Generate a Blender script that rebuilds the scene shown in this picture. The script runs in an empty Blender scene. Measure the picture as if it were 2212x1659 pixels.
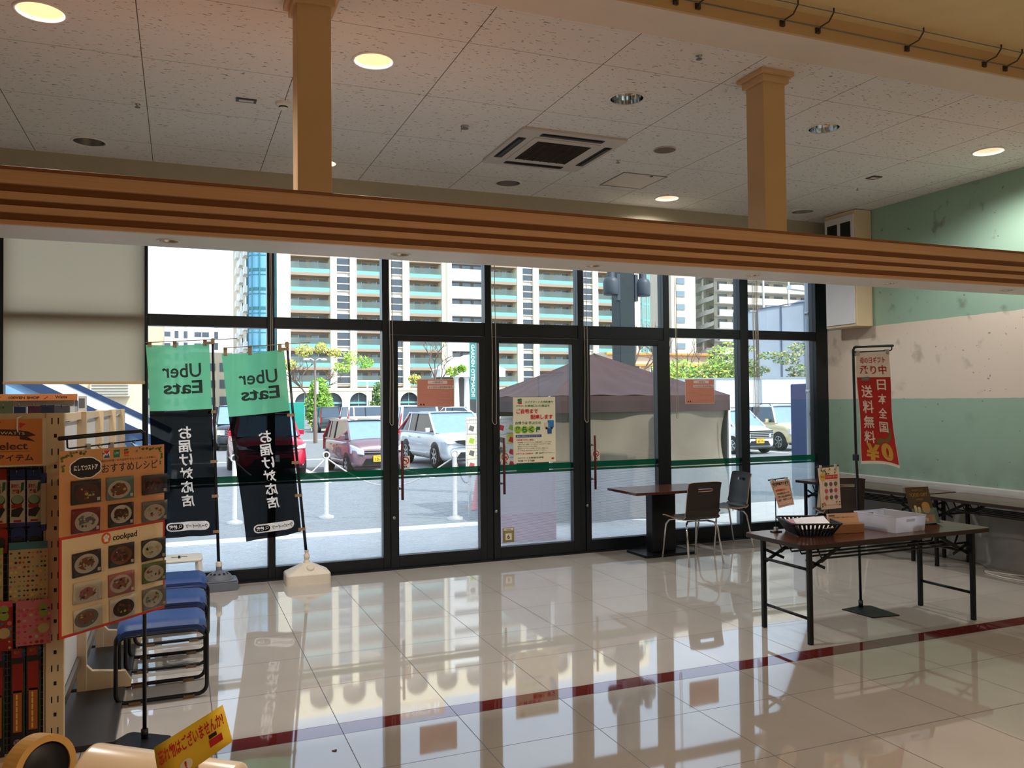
import bpy, bmesh, math, random
from mathutils import Vector, Matrix
from math import sin, cos, tan, pi, radians as rad, sqrt, atan2

SC = bpy.context.scene
COL = SC.collection
rng = random.Random(7)

# ------------------------------------------------------------------ camera
W_PX, F_PX = 2212.0, 1776.07
YAW, PITCH, ROLL = rad(22.05472), rad(1.17458), rad(-0.57653)
CAM_Z = 1.66036
_f = Vector((sin(YAW)*cos(PITCH), cos(YAW)*cos(PITCH), sin(PITCH)))
_r = Vector((cos(YAW), -sin(YAW), 0)); _u = _r.cross(_f)
_r2 = cos(ROLL)*_r + sin(ROLL)*_u; _u2 = -sin(ROLL)*_r + cos(ROLL)*_u
cam = bpy.data.cameras.new('camera'); cam_o = bpy.data.objects.new('camera', cam); COL.objects.link(cam_o)
M = Matrix(((_r2.x, _u2.x, -_f.x, 0), (_r2.y, _u2.y, -_f.y, 0), (_r2.z, _u2.z, -_f.z, CAM_Z), (0, 0, 0, 1)))
cam_o.matrix_world = M
cam.sensor_width = 36.0; cam.sensor_fit = 'HORIZONTAL'; cam.lens = 36.0*F_PX/W_PX
cam.clip_start = 0.05; cam.clip_end = 1000
SC.camera = cam_o

# ------------------------------------------------------------------ view, world, sun
SC.view_settings.view_transform = 'Standard'; SC.view_settings.look = 'None'
SC.view_settings.exposure = 0.22; SC.view_settings.gamma = 1.0; SC.view_settings.use_curve_mapping = False
SC.cycles.use_denoising = True
SC.cycles.max_bounces = 8; SC.cycles.diffuse_bounces = 4; SC.cycles.glossy_bounces = 4
SC.cycles.transmission_bounces = 6; SC.cycles.transparent_max_bounces = 16
SC.cycles.caustics_reflective = False; SC.cycles.caustics_refractive = False
SC.cycles.sample_clamp_indirect = 4.0

def lin(c):
    def g(x):
        x /= 255.0
        return x/12.92 if x <= 0.04045 else ((x+0.055)/1.055)**2.4
    return tuple(g(x) for x in c[:3]) + (1.0,)

SUN_TRAVEL = Vector((-0.42, 0.62, -0.95))
world = bpy.data.worlds.new('sky'); SC.world = world; world.use_nodes = True
nt = world.node_tree; nt.nodes.clear()
sky = nt.nodes.new('ShaderNodeTexSky'); sky.sky_type = 'NISHITA'; sky.sun_disc = False
sky.sun_elevation = rad(52); sky.sun_rotation = rad(145); sky.air_density = 1.0; sky.dust_density = 2.0; sky.ozone_density = 1.5
mixw = nt.nodes.new('ShaderNodeMix'); mixw.data_type = 'RGBA'; mixw.inputs['Factor'].default_value = 0.55
bg = nt.nodes.new('ShaderNodeBackground'); bg.inputs['Strength'].default_value = 0.50
out = nt.nodes.new('ShaderNodeOutputWorld')
mixw.inputs['B'].default_value = (3.2, 3.5, 3.75, 1)
nt.links.new(sky.outputs['Color'], mixw.inputs['A']); nt.links.new(mixw.outputs['Result'], bg.inputs['Color'])
nt.links.new(bg.outputs['Background'], out.inputs['Surface'])

def light(name, kind, loc, energy, color, rot=None, **k):
    l = bpy.data.lights.new(name, kind); l.energy = energy; l.color = color
    for a, v in k.items(): setattr(l, a, v)
    o = bpy.data.objects.new(name, l); o.location = loc
    if rot is not None: o.rotation_euler = rot
    COL.objects.link(o); return o
sun = light('sun', 'SUN', (0, 0, 30), 4.9, (1.0, 0.95, 0.86), angle=rad(0.53))
sun.rotation_euler = SUN_TRAVEL.to_track_quat('-Z', 'Y').to_euler()

# the shop's own ceiling lamps, over the sales floor behind the viewer
WARM = (1.0, 0.80, 0.60)
STORE_LAMPS = [(x, y) for x in (1.3, 3.9, 6.3) for y in (-4.4, -2.0, 0.5)]
for (x, y) in STORE_LAMPS:
    light('shop_lamp_light', 'AREA', (x, y, 3.93), 22.0, WARM, (0, 0, 0), shape='DISK', size=0.5, spread=rad(150))

# ------------------------------------------------------------------ materials
MATS = {}
def _new(name):
    m = bpy.data.materials.new(name); m.use_nodes = True
    n = m.node_tree; b = n.nodes['Principled BSDF']
    MATS[name] = m
    return m, n, b
def mat(name, c, rough=0.5, metal=0.0, spec=0.5, var=0.06, scale=6.0, bump=0.0, emit=0.0, alpha=1.0, trans=0.0, ior=1.45, coat=0.0):
    m, n, b = _new(name)
    col = lin(c)
    tc = n.nodes.new('ShaderNodeTexCoord')
    nz = n.nodes.new('ShaderNodeTexNoise'); nz.inputs['Scale'].default_value = scale; nz.inputs['Detail'].default_value = 4
    n.links.new(tc.outputs['Object'], nz.inputs['Vector'])
    mr = n.nodes.new('ShaderNodeMapRange'); mr.inputs['From Min'].default_value = .3; mr.inputs['From Max'].default_value = .7
    mr.inputs['To Min'].default_value = 1-var; mr.inputs['To Max'].default_value = 1+var
    n.links.new(nz.outputs['Fac'], mr.inputs['Value'])
    mx = n.nodes.new('ShaderNodeVectorMath'); mx.operation = 'SCALE'; mx.inputs[0].default_value = col[:3]
    n.links.new(mr.outputs['Result'], mx.inputs['Scale'])
    n.links.new(mx.outputs['Vector'], b.inputs['Base Color'])
    b.inputs['Roughness'].default_value = rough; b.inputs['Metallic'].default_value = metal
    b.inputs['Specular IOR Level'].default_value = spec; b.inputs['Alpha'].default_value = alpha
    b.inputs['Transmission Weight'].default_value = trans; b.inputs['IOR'].default_value = ior
    b.inputs['Coat Weight'].default_value = coat; b.inputs['Coat Roughness'].default_value = 0.03
    if emit:
        n.links.new(mx.outputs['Vector'], b.inputs['Emission Color']); b.inputs['Emission Strength'].default_value = emit
    if bump:
        bp = n.nodes.new('ShaderNodeBump'); bp.inputs['Strength'].default_value = bump; bp.inputs['Distance'].default_value = 0.004
        n.links.new(nz.outputs['Fac'], bp.inputs['Height']); n.links.new(bp.outputs['Normal'], b.inputs['Normal'])
    return m
def math_node(n, op, a, b=None, c=None):
    q = n.nodes.new('ShaderNodeMath'); q.operation = op
    for i, v in enumerate((a, b, c)):
        if v is None: continue
        if isinstance(v, (int, float)): q.inputs[i].default_value = v
        else: n.links.new(v, q.inputs[i])
    return q.outputs[0]
def xyz(n):
    tc = n.nodes.new('ShaderNodeTexCoord'); s = n.nodes.new('ShaderNodeSeparateXYZ')
    n.links.new(tc.outputs['Object'], s.inputs[0]); return tc, s.outputs['X'], s.outputs['Y'], s.outputs['Z']
def mixcol(n, fac, a, b):
    q = n.nodes.new('ShaderNodeMix'); q.data_type = 'RGBA'
    if isinstance(fac, (int, float)): q.inputs['Factor'].default_value = fac
    else: n.links.new(fac, q.inputs['Factor'])
    for s, v in (('A', a), ('B', b)):
        if isinstance(v, tuple): q.inputs[s].default_value = v
        else: n.links.new(v, q.inputs[s])
    return q.outputs['Result']
def line_mask(n, coord, period, offset, width):
    """1 on the thin lines coord = offset + k*period."""
    t = math_node(n, 'SUBTRACT', coord, offset - width/2)
    t = math_node(n, 'DIVIDE', t, period)
    t = math_node(n, 'FRACT', t)
    return math_node(n, 'LESS_THAN', t, width/period)
def noise(n, tc, scale, detail=3, stretch=(1, 1, 1), out='Object'):
    mp = n.nodes.new('ShaderNodeMapping'); mp.inputs['Scale'].default_value = stretch
    n.links.new(tc.outputs[out], mp.inputs['Vector'])
    z = n.nodes.new('ShaderNodeTexNoise'); z.inputs['Scale'].default_value = scale; z.inputs['Detail'].default_value = detail
    n.links.new(mp.outputs['Vector'], z.inputs['Vector']); return z.outputs['Fac']

# polished cream floor tiles with a dark red strip
m, n, b = _new('floor_tile')
tc, X, Y, Z = xyz(n)
lx = line_mask(n, X, 0.6, 1.9625, 0.0045); ly = line_mask(n, Y, 0.6, 4.3204, 0.0045)
ly2 = math_node(n, 'LESS_THAN', math_node(n, 'ABSOLUTE', math_node(n, 'SUBTRACT', Y, 4.1753)), 0.0022)
lines = math_node(n, 'MAXIMUM', math_node(n, 'MAXIMUM', lx, ly), ly2)
red = math_node(n, 'LESS_THAN', math_node(n, 'ABSOLUTE', math_node(n, 'SUBTRACT', Y, 4.2478)), 0.0725)
nz = noise(n, tc, 3.0, 5, (1, 0.5, 1)); nz2 = noise(n, tc, 40, 2)
cream = mixcol(n, nz, lin((184, 177, 170)), lin((202, 196, 190)))
c = mixcol(n, red, cream, lin((110, 40, 36)))
c = mixcol(n, lines, c, lin((48, 32, 30)))
n.links.new(c, b.inputs['Base Color'])
b.inputs['IOR'].default_value = 1.95; b.inputs['Specular IOR Level'].default_value = 0.62
n.links.new(math_node(n, 'MULTIPLY_ADD', lines, 0.5, 0.035), b.inputs['Roughness'])
bp = n.nodes.new('ShaderNodeBump'); bp.inputs['Strength'].default_value = 0.02; bp.inputs['Distance'].default_value = 0.01
n.links.new(noise(n, tc, 1.7, 1), bp.inputs['Height']); n.links.new(bp.outputs['Normal'], b.inputs['Normal'])

# rock-wool ceiling panels
m, n, b = _new('ceiling_panel')
tc, X, Y, Z = xyz(n)
lx = line_mask(n, X, 0.931, -0.215, 0.006); ly = line_mask(n, Y, 0.931, 5.655, 0.004); ly2 = line_mask(n, Y, 0.931, 5.1895, 0.002)
lines = math_node(n, 'MAXIMUM', lx, ly)
p1 = noise(n, tc, 26, 2, (1.0, 2.6, 1)); p2 = noise(n, tc, 5, 1)
pit = math_node(n, 'GREATER_THAN', p1, 0.665)
c = mixcol(n, pit, lin((232, 229, 228)), lin((158, 152, 150)))
c = mixcol(n, math_node(n, 'MULTIPLY', ly2, 0.35), c, lin((110, 100, 95)))
c = mixcol(n, math_node(n, 'MULTIPLY', lines, 0.85), c, lin((62, 54, 50)))
n.links.new(c, b.inputs['Base Color']); b.inputs['Roughness'].default_value = 0.95; b.inputs['Specular IOR Level'].default_value = 0.1
bp = n.nodes.new('ShaderNodeBump'); bp.inputs['Strength'].default_value = 0.35; bp.inputs['Distance'].default_value = 0.004; bp.invert = True
n.links.new(pit, bp.inputs['Height']); n.links.new(bp.outputs['Normal'], b.inputs['Normal'])

# painted bands of the end wall: green, cream white, green
m, n, b = _new('banded_wall')
tc, X, Y, Z = xyz(n)
edge = math_node(n, 'MULTIPLY', math_node(n, 'SUBTRACT', noise(n, tc, 14, 3), 0.5), 0.014)
za = math_node(n, 'ADD', Z, edge)
white = math_node(n, 'MULTIPLY', math_node(n, 'GREATER_THAN', za, 1.642), math_node(n, 'LESS_THAN', za, 2.492))
scuff = math_node(n, 'GREATER_THAN', noise(n, tc, 16, 1, (1, 1, 1.6)), 0.775)
dirt = math_node(n, 'MULTIPLY', math_node(n, 'SUBTRACT', 1.12, Z), math_node(n, 'SUBTRACT', noise(n, tc, 5, 4), 0.38))
dirt = math_node(n, 'MAXIMUM', math_node(n, 'MULTIPLY', dirt, 3.0), 0.0)
dirt = math_node(n, 'MINIMUM', dirt, 0.55)
g = mixcol(n, noise(n, tc, 2.2, 3), lin((146, 178, 160)), lin((160, 190, 172)))
c = mixcol(n, white, g, lin((226, 212, 198)))
c = mixcol(n, math_node(n, 'MULTIPLY', scuff, 0.6), c, lin((92, 84, 76)))
c = mixcol(n, dirt, c, lin((96, 100, 92)))
n.links.new(c, b.inputs['Base Color']); b.inputs['Roughness'].default_value = 0.7

def wood(name, a, bb, stretch=(0.6, 9, 60), scale=4.0, rough=0.45, spec=0.4, coat=0.0):
    m, n, b = _new(name)
    tc = n.nodes.new('ShaderNodeTexCoord')
    z = noise(n, tc, scale, 5, stretch); z2 = noise(n, tc, scale*0.3, 2, stretch)
    f = math_node(n, 'MULTIPLY_ADD', math_node(n, 'SUBTRACT', math_node(n, 'MULTIPLY_ADD', z2, 0.5, math_node(n, 'MULTIPLY', z, 0.5)), 0.5), 3.0, 0.5)
    cl = n.nodes.new('ShaderNodeClamp'); n.links.new(f, cl.inputs[0])
    n.links.new(mixcol(n, cl.outputs[0], lin(a), lin(bb)), b.inputs['Base Color'])
    b.inputs['Roughness'].default_value = rough; b.inputs['Specular IOR Level'].default_value = spec
    b.inputs['Coat Weight'].default_value = coat; b.inputs['Coat Roughness'].default_value = 0.08
wood('beam_wood', (212, 164, 124), (224, 180, 140))
wood('beam_wood_dark', (138, 86, 48), (150, 96, 56))
wood('table_top', (70, 38, 28), (98, 56, 42), (30, 0.8, 10), 5, 0.22, 0.5, 0.1)
wood('chair_ply', (34, 24, 20), (46, 32, 26), (2, 2, 20), 4, 0.35)

# window glass: clear pane, reflects a little more at grazing angles
def glass(name, tint, refl=0.06):
    m = bpy.data.materials.new(name); m.use_nodes = True; MATS[name] = m
    n = m.node_tree; n.nodes.clear()
    o = n.nodes.new('ShaderNodeOutputMaterial'); t = n.nodes.new('ShaderNodeBsdfTransparent'); g = n.nodes.new('ShaderNodeBsdfGlossy')
    t.inputs['Color'].default_value = tint; g.inputs['Roughness'].default_value = 0.01; g.inputs['Color'].default_value = (.9, .95, 1, 1)
    fr = n.nodes.new('ShaderNodeFresnel'); fr.inputs['IOR'].default_value = 1.45
    mx = n.nodes.new('ShaderNodeMixShader')
    n.links.new(fr.outputs[0], mx.inputs[0]); n.links.new(t.outputs[0], mx.inputs[1]); n.links.new(g.outputs[0], mx.inputs[2]); n.links.new(mx.outputs[0], o.inputs['Surface'])
    return m
glass('window_glass', (0.90, 0.94, 0.95, 1))
glass('clear_plastic', (0.93, 0.93, 0.93, 1))

def film(name, col, see, period=0.0, frac=0.5, offset=0.0, col2=None, see2=None):
    """thin sheet that scatters light through itself and lets a share of the view through; optional horizontal stripes"""
    m = bpy.data.materials.new(name); m.use_nodes = True; MATS[name] = m
    n = m.node_tree; n.nodes.clear()
    o = n.nodes.new('ShaderNodeOutputMaterial')
    t = n.nodes.new('ShaderNodeBsdfTransparent'); tr = n.nodes.new('ShaderNodeBsdfTranslucent'); d = n.nodes.new('ShaderNodeBsdfDiffuse')
    tr.inputs['Color'].default_value = lin(col); d.inputs['Color'].default_value = lin(col)
    a = n.nodes.new('ShaderNodeMixShader'); a.inputs[0].default_value = 0.18
    n.links.new(tr.outputs[0], a.inputs[1]); n.links.new(d.outputs[0], a.inputs[2])
    mx = n.nodes.new('ShaderNodeMixShader'); n.links.new(a.outputs[0], mx.inputs[1]); n.links.new(t.outputs[0], mx.inputs[2])
    if period:
        tc, X, Y, Z = xyz(n)
        s = math_node(n, 'LESS_THAN', math_node(n, 'FRACT', math_node(n, 'DIVIDE', math_node(n, 'ADD', Z, 10.0+offset), period)), frac)
        f = math_node(n, 'MULTIPLY_ADD', s, (see2 or 0.9)-see, see); n.links.new(f, mx.inputs[0])
    else: mx.inputs[0].default_value = see
    n.links.new(mx.outputs[0], o.inputs['Surface']); return m
film('stripe_film', (238, 240, 244), 0.42, 0.012, 0.3, 0, None, 0.9)
film('frost_film', (214, 226, 228), 0.42)
film('green_film', (16, 96, 62), 0.02)
film('blind_cloth', (250, 224, 188), 0.0)
film('flag_green', (150, 252, 190), 0.03)
film('flag_black', (13, 14, 16), 0.02)
mat('tent_sheet', (116, 106, 92), 0.35, var=.22, scale=1.3, bump=.6)
film('frosted_plastic', (232, 232, 240), 0.30)
film('frost_rim', (240, 240, 246), 0.02)

mat('frame_black', (20, 25, 31), 0.32, 0.0, 0.5, 0.05)
mat('frame_gasket', (14, 15, 17), 0.6)
mat('plain_white', (226, 214, 202), 0.8, var=0.02)
mat('soffit_white', (226, 220, 212), 0.45, var=0.02)
mat('wall_white', (176, 166, 144), 0.85, var=0.03)
mat('store_ceiling', (222, 198, 150), 0.85, var=0.03)
mat('post_cream', (206, 172, 128), 0.6, var=0.02)
mat('white_plastic', (232, 230, 226), 0.4, var=0.02)
mat('ac_white', (206, 196, 190), 0.5, var=0.02)
mat('dark_grille', (62, 52, 46), 0.7, var=0.1, scale=60)
mat('black', (18, 18, 20), 0.5)
mat('black_metal', (20, 22, 26), 0.35, 0.3)
mat('chrome', (220, 220, 222), 0.08, 1.0, var=0.0)
mat('steel', (170, 170, 172), 0.3, 1.0, var=0.03)
mat('cream_metal', (226, 204, 170), 0.5, var=0.02)
mat('panel_white', (224, 224, 226), 0.55, var=0.02)
mat('grey_metal', (120, 120, 118), 0.45, 0.2)
mat('shelf_dark', (44, 40, 40), 0.45)
mat('lamp_lens', (255, 232, 190), 0.4, emit=2.2, var=0.0)
mat('lamp_lens_dim', (255, 238, 210), 0.5, emit=0.45, var=0.0)
mat('lamp_glow_cone', (255, 218, 172), 0.35, 0.0, emit=0.62, var=0.0)
mat('red', (196, 30, 34), 0.5)
mat('dark_red', (84, 22, 22), 0.35)
mat('ink', (28, 26, 28), 0.6)
mat('ink_brown', (52, 30, 26), 0.6)
mat('paper', (240, 234, 226), 0.7, var=0.02)
mat('paper_cream', (240, 232, 204), 0.7, var=0.02)
mat('white_ink', (244, 244, 246), 0.6, var=0.0)

# ------------------------------------------------------------------ mesh helpers
TXT = {}
def text_mesh(body, bold=0.0, spacing=1.0):
    key = (body, bold, spacing)
    if key not in TXT:
        cu = bpy.data.curves.new('t', 'FONT'); cu.body = body; cu.size = 1.0; cu.offset = bold; cu.resolution_u = 3
        cu.align_x = 'CENTER'; cu.align_y = 'CENTER'; cu.space_character = spacing; cu.space_line = 1.0; cu.fill_mode = 'FRONT'
        o = bpy.data.objects.new('t', cu); COL.objects.link(o)
        dg = bpy.context.evaluated_depsgraph_get(); ev = o.evaluated_get(dg); me = ev.to_mesh()
        v = [tuple(p.co) for p in me.vertices]; f = [tuple(p.vertices) for p in me.polygons]
        ev.to_mesh_clear(); bpy.data.objects.remove(o); bpy.data.curves.remove(cu)
        if v:
            xs = [p[0] for p in v]; ys = [p[1] for p in v]
            cx, cy = (min(xs)+max(xs))/2, (min(ys)+max(ys))/2
            v = [(p[0]-cx, p[1]-cy, 0) for p in v]
            TXT[key] = (v, f, max(xs)-min(xs), max(ys)-min(ys))
        else: TXT[key] = ([], [], 1, 1)
    return TXT[key]

class MB:
    def __init__(s): s.v = []; s.f = []; s.mi = []; s.sm = []; s.mats = []
    def _m(s, m):
        if m not in s.mats: s.mats.append(m)
        return s.mats.index(m)
    def add(s, vs, fs, m, smooth=False, T=None):
        b = len(s.v); k = s._m(m)
        for p in vs:
            s.v.append(tuple(T @ Vector(p)) if T is not None else tuple(p))
        for f in fs: s.f.append(tuple(i+b for i in f)); s.mi.append(k); s.sm.append(smooth)
        return s
    def box(s, x0, x1, y0, y1, z0, z1, m, T=None):
        vs = [(x0,y0,z0),(x1,y0,z0),(x1,y1,z0),(x0,y1,z0),(x0,y0,z1),(x1,y0,z1),(x1,y1,z1),(x0,y1,z1)]
        return s.add(vs, [(3,2,1,0),(4,5,6,7),(0,1,5,4),(1,2,6,5),(2,3,7,6),(3,0,4,7)], m, False, T)
    def bar(s, a, b, w, h, m, up=(0, 0, 1)):
        """box section w x h swept from a to b"""
        a, b = Vector(a), Vector(b); d = (b-a); L = d.length; d.normalize()
        u = Vector(up); sd = d.cross(u)
        if sd.length < 1e-4: sd = d.cross(Vector((1, 0, 0)))
        sd.normalize(); u = sd.cross(d)
        T = Matrix((( sd.x, d.x, u.x, a.x), (sd.y, d.y, u.y, a.y), (sd.z, d.z, u.z, a.z), (0,0,0,1)))
        return s.box(-w/2, w/2, 0, L, -h/2, h/2, m, T)
    def tube(s, pts, r, m, n=8, closed=False, caps=True):
        P = [Vector(p) for p in pts]; N = len(P); R = r if isinstance(r, (list, tuple)) else [r]*N
        vs = []; prev = None
        for i, p in enumerate(P):
            if closed: d = P[(i+1) % N]-P[i-1]
            else: d = P[min(i+1, N-1)]-P[max(i-1, 0)]
            d.normalize()
            if prev is None:
                q = Vector((0, 0, 1)) if abs(d.z) < .9 else Vector((1, 0, 0))
                a = d.cross(q).normalized()
            else:
                a = prev-d*prev.dot(d)
                a = a.normalized() if a.length > 1e-6 else d.orthogonal().normalized()
            prev = a; b = d.cross(a)
            for k in range(n):
                t = 2*pi*k/n; vs.append(p+a*(R[i]*cos(t))+b*(R[i]*sin(t)))
        fs = []
        for i in range(N if closed else N-1):
            j = (i+1) % N
            for k in range(n):
                l = (k+1) % n; fs.append((i*n+k, i*n+l, j*n+l, j*n+k))
        if caps and not closed: fs.append(tuple(range(n-1, -1, -1))); fs.append(tuple((N-1)*n+k for k in range(n)))
        return s.add(vs, fs, m, True)
    def cyl(s, a, b, r, m, n=16, r2=None): return s.tube([a, b], [r, r if r2 is None else r2], m, n)
    def lathe(s, prof, m, n=24, T=None, smooth=True):
        vs = []; fs = []
        for (r, z) in prof:
            for k in range(n): t = 2*pi*k/n; vs.append((r*cos(t), r*sin(t), z))
        for i in range(len(prof)-1):
            for k in range(n):
                l = (k+1) % n; fs.append((i*n+k, i*n+l, (i+1)*n+l, (i+1)*n+k))
        return s.add(vs, fs, m, smooth, T)
    def disc(s, c, r, m, n=24, T=None, flip=False, ry=None):
        vs = [(c[0]+r*cos(2*pi*k/n), c[1]+(ry or r)*sin(2*pi*k/n), c[2]) for k in range(n)]
        f = tuple(range(n)); return s.add(vs, [f[::-1] if flip else f], m, False, T)
    def quad(s, a, b, c, d, m, T=None): return s.add([a, b, c, d], [(0, 1, 2, 3)], m, False, T)
    def rect(s, x, y, w, h, m, z=0.0, T=None):
        """flat rectangle centred at x, y in a sheet's own plane"""
        return s.add([(x-w/2,y-h/2,z),(x+w/2,y-h/2,z),(x+w/2,y+h/2,z),(x-w/2,y+h/2,z)], [(0,1,2,3)], m, False, T)
    def prism(s, pts, z0, z1, m, T=None, smooth=False):
        n = len(pts); vs = [(x, y, z0) for x, y in pts]+[(x, y, z1) for x, y in pts]
        fs = [tuple(range(n-1, -1, -1)), tuple(range(n, 2*n))]+[(i, (i+1) % n, n+(i+1) % n, n+i) for i in range(n)]
        return s.add(vs, fs, m, smooth, T)
    def grid(s, fn, nu, nv, m, smooth=True, T=None):
        vs = [fn(i/nu, j/nv) for j in range(nv+1) for i in range(nu+1)]
        fs = [(j*(nu+1)+i, j*(nu+1)+i+1, (j+1)*(nu+1)+i+1, (j+1)*(nu+1)+i) for j in range(nv) for i in range(nu)]
        return s.add(vs, fs, m, smooth, T)
    def text(s, body, x, y, h, m, z=0.001, T=None, w=None, bold=0.0, mirror=False, rot=0.0, spacing=1.0, fn=None):
        """lettering centred at x, y; h = height of the ink, w = its width when given"""
        v, f, tw, th = text_mesh(body, bold, spacing)
        ky = h/th; kx = (w/tw) if w else ky
        if mirror: kx = -kx
        ca, sa = cos(rot), sin(rot); vs = []
        for p in v:
            a, b = p[0]*kx, p[1]*ky
            q = (x+a*ca-b*sa, y+a*sa+b*ca, z); vs.append(fn(q) if fn else q)
        if mirror: f = [t[::-1] for t in f]
        return s.add(vs, f, m, False, T)
    def vtext(s, body, x, ytop, ch, m, z=0.001, T=None, w=None, bold=0.0, mirror=False, pitch=None, fn=None):
        """characters stacked downwards from ytop, each in a cell ch high"""
        pitch = pitch or ch*1.12
        for i, c in enumerate(body): s.text(c, x, ytop-ch/2-i*pitch, ch, m, z, T, w or ch, bold, mirror, fn=fn)
        return s
    def obj(s, name, parent=None, bevel=0.0, seg=2, kind=None, label=None, subsurf=0, solid=0.0):
        me = bpy.data.meshes.new(name); me.from_pydata(s.v, [], s.f)
        for m in s.mats: me.materials.append(MATS[m])
        me.polygons.foreach_set('material_index', s.mi); me.polygons.foreach_set('use_smooth', s.sm); me.update()
        o = bpy.data.objects.new(name, me); COL.objects.link(o)
        if parent is not None:
            o.parent = parent
            o.matrix_parent_inverse = PINV.get(parent.name, Matrix.Identity(4))
        if solid:
            q = o.modifiers.new('solid', 'SOLIDIFY'); q.thickness = solid; q.offset = 0
        if bevel:
            q = o.modifiers.new('bevel', 'BEVEL'); q.width = bevel; q.segments = seg; q.limit_method = 'ANGLE'; q.angle_limit = rad(40)
        if subsurf:
            q = o.modifiers.new('sub', 'SUBSURF'); q.levels = q.render_levels = subsurf
        if kind: o['kind'] = kind
        if label: o['label'] = label
        return o
PINV = {}
def tag(o, label, cat, group=None, kind=None):
    o['label'] = label; o['category'] = cat
    if group: o['group'] = group
    if kind: o['kind'] = kind
    return o
def thing(name, label, cat, loc=(0, 0, 0), group=None):
    o = bpy.data.objects.new(name, None); COL.objects.link(o); o.location = loc; o.empty_display_size = 0.1
    PINV[o.name] = Matrix.Translation(Vector(loc)).inverted()
    return tag(o, label, cat, group)
def struct(o): o['kind'] = 'structure'; return o
def holder(name, loc=(0, 0, 0)):
    o = bpy.data.objects.new(name, None); COL.objects.link(o); o.location = loc
    PINV[o.name] = Matrix.Translation(Vector(loc)).inverted(); o['kind'] = 'structure'; return o
def copy_tree(o, parent=None):
    c = o.copy(); COL.objects.link(c)
    if parent is not None: c.parent = parent; c.matrix_parent_inverse = o.matrix_parent_inverse.copy()
    for ch in list(o.children): copy_tree(ch, c)
    return c
def dup(o, loc, rotz=0.0, label=None, group=None):
    c = copy_tree(o); c.location = loc; c.rotation_euler = (0, 0, rotz)
    if label: c['label'] = label
    if group: c['group'] = group
    return c
def frame_T(origin, xdir, ydir):
    """matrix whose local x,y run along xdir,ydir (a sheet standing in the room)"""
    x = Vector(xdir).normalized(); y = Vector(ydir).normalized(); z = x.cross(y).normalized(); o = Vector(origin)
    return Matrix(((x.x,y.x,z.x,o.x),(x.y,y.y,z.y,o.y),(x.z,y.z,z.z,o.z),(0,0,0,1)))
def plate_with_holes(mb, x0, x1, y0, y1, z, holes, m, n=32, down=True):
    bm = bmesh.new(); edges = []
    def loop(pts):
        vs = [bm.verts.new((x, y, z)) for x, y in pts]
        for i in range(len(vs)): edges.append(bm.edges.new((vs[i], vs[(i+1) % len(vs)])))
    loop([(x0, y0), (x1, y0), (x1, y1), (x0, y1)])
    for (cx, cy, r) in holes: loop([(cx+r*cos(2*pi*k/n), cy+r*sin(2*pi*k/n)) for k in range(n)])
    bmesh.ops.triangle_fill(bm, use_beauty=True, use_dissolve=False, edges=edges)
    bm.verts.index_update()
    vs = [tuple(v.co) for v in bm.verts]; fs = []
    for f in bm.faces:
        ids = [v.index for v in f.verts]; f.normal_update()
        if (f.normal.z > 0) == down: ids = ids[::-1]
        fs.append(tuple(ids))
    bm.free(); mb.add(vs, fs, m)
def rrect(w, h, r, n=5, cx=0, cy=0):
    pts = []
    for (sx, sy, a0) in ((1, 1, 0), (-1, 1, pi/2), (-1, -1, pi), (1, -1, 3*pi/2)):
        for k in range(n+1):
            a = a0+pi/2*k/n; pts.append((cx+sx*(w/2-r)+r*cos(a), cy+sy*(h/2-r)+r*sin(a)))
    return pts
def lerp(a, b, t): return a+(b-a)*t
# ------------------------------------------------------------------ the room
XR, YW, ZC, YB = 7.53, 8.1, 3.8585, 3.93     # end wall, window wall, ceiling height, ceiling edge
XL, YF, ZS = -4.6, -6.0, 4.0
DL = [(-0.713, 5.19, 'on'), (1.164, 5.19, 'on'), (3.034, 5.20, 'off'), (4.881, 5.213, 'off'), (6.744, 5.19, 'dim'),
      (-0.692, 7.64, 'off2'), (3.083, 7.66, 'off2'), (4.948, 7.645, 'dim'), (6.818, 7.657, 'off2')]
SD = [(-0.05, 4.665), (1.20, 4.665), (2.46, 4.665), (3.715, 4.665), (4.97, 4.665), (6.245, 4.665)]

struct(MB().box(XL, XR, YF, 8.16, -0.12, 0, 'floor_tile').obj('floor'))
mb = MB(); plate_with_holes(mb, XL, XR, 4.235, YW, ZC, [(x, y, 0.122) for x, y, k in DL], 'ceiling_panel'); struct(mb.obj('ceiling'))
mb = MB(); mb.quad((XL, YB, ZC), (XL, 4.235, ZC), (XR, 4.235, ZC), (XR, YB, ZC), 'plain_white')
mb.box(XL, XR, YB-0.02, YB, ZC, ZS, 'post_cream'); struct(mb.obj('ceiling_border'))
struct(MB().box(XL, XR, YF, YB, ZS, ZS+0.1, 'store_ceiling').obj('ceiling_shop'))
struct(MB().box(XL, XR, YF, YW, ZC+0.42, ZC+0.5, 'plain_white').obj('roof'))
struct(MB().box(XR, XR+0.15, YF, YW+0.1, 0, ZC+0.4, 'banded_wall').obj('wall_right'))
struct(MB().box(XL-0.15, XL, YF, YW+0.1, 0, ZC+0.4, 'wall_white').obj('wall_left'))
struct(MB().box(XL, XR, YF-0.15, YF, 0, ZC+0.4, 'wall_white').obj('wall_front'))
mb = MB(); mb.box(XL, XR, YW-0.03, YW+0.12, 3.42, ZC+0.4, 'wall_white'); mb.box(XL, -1.46, YW-0.03, YW+0.12, 0, 3.42, 'wall_white')
struct(mb.obj('wall_back'))

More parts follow.
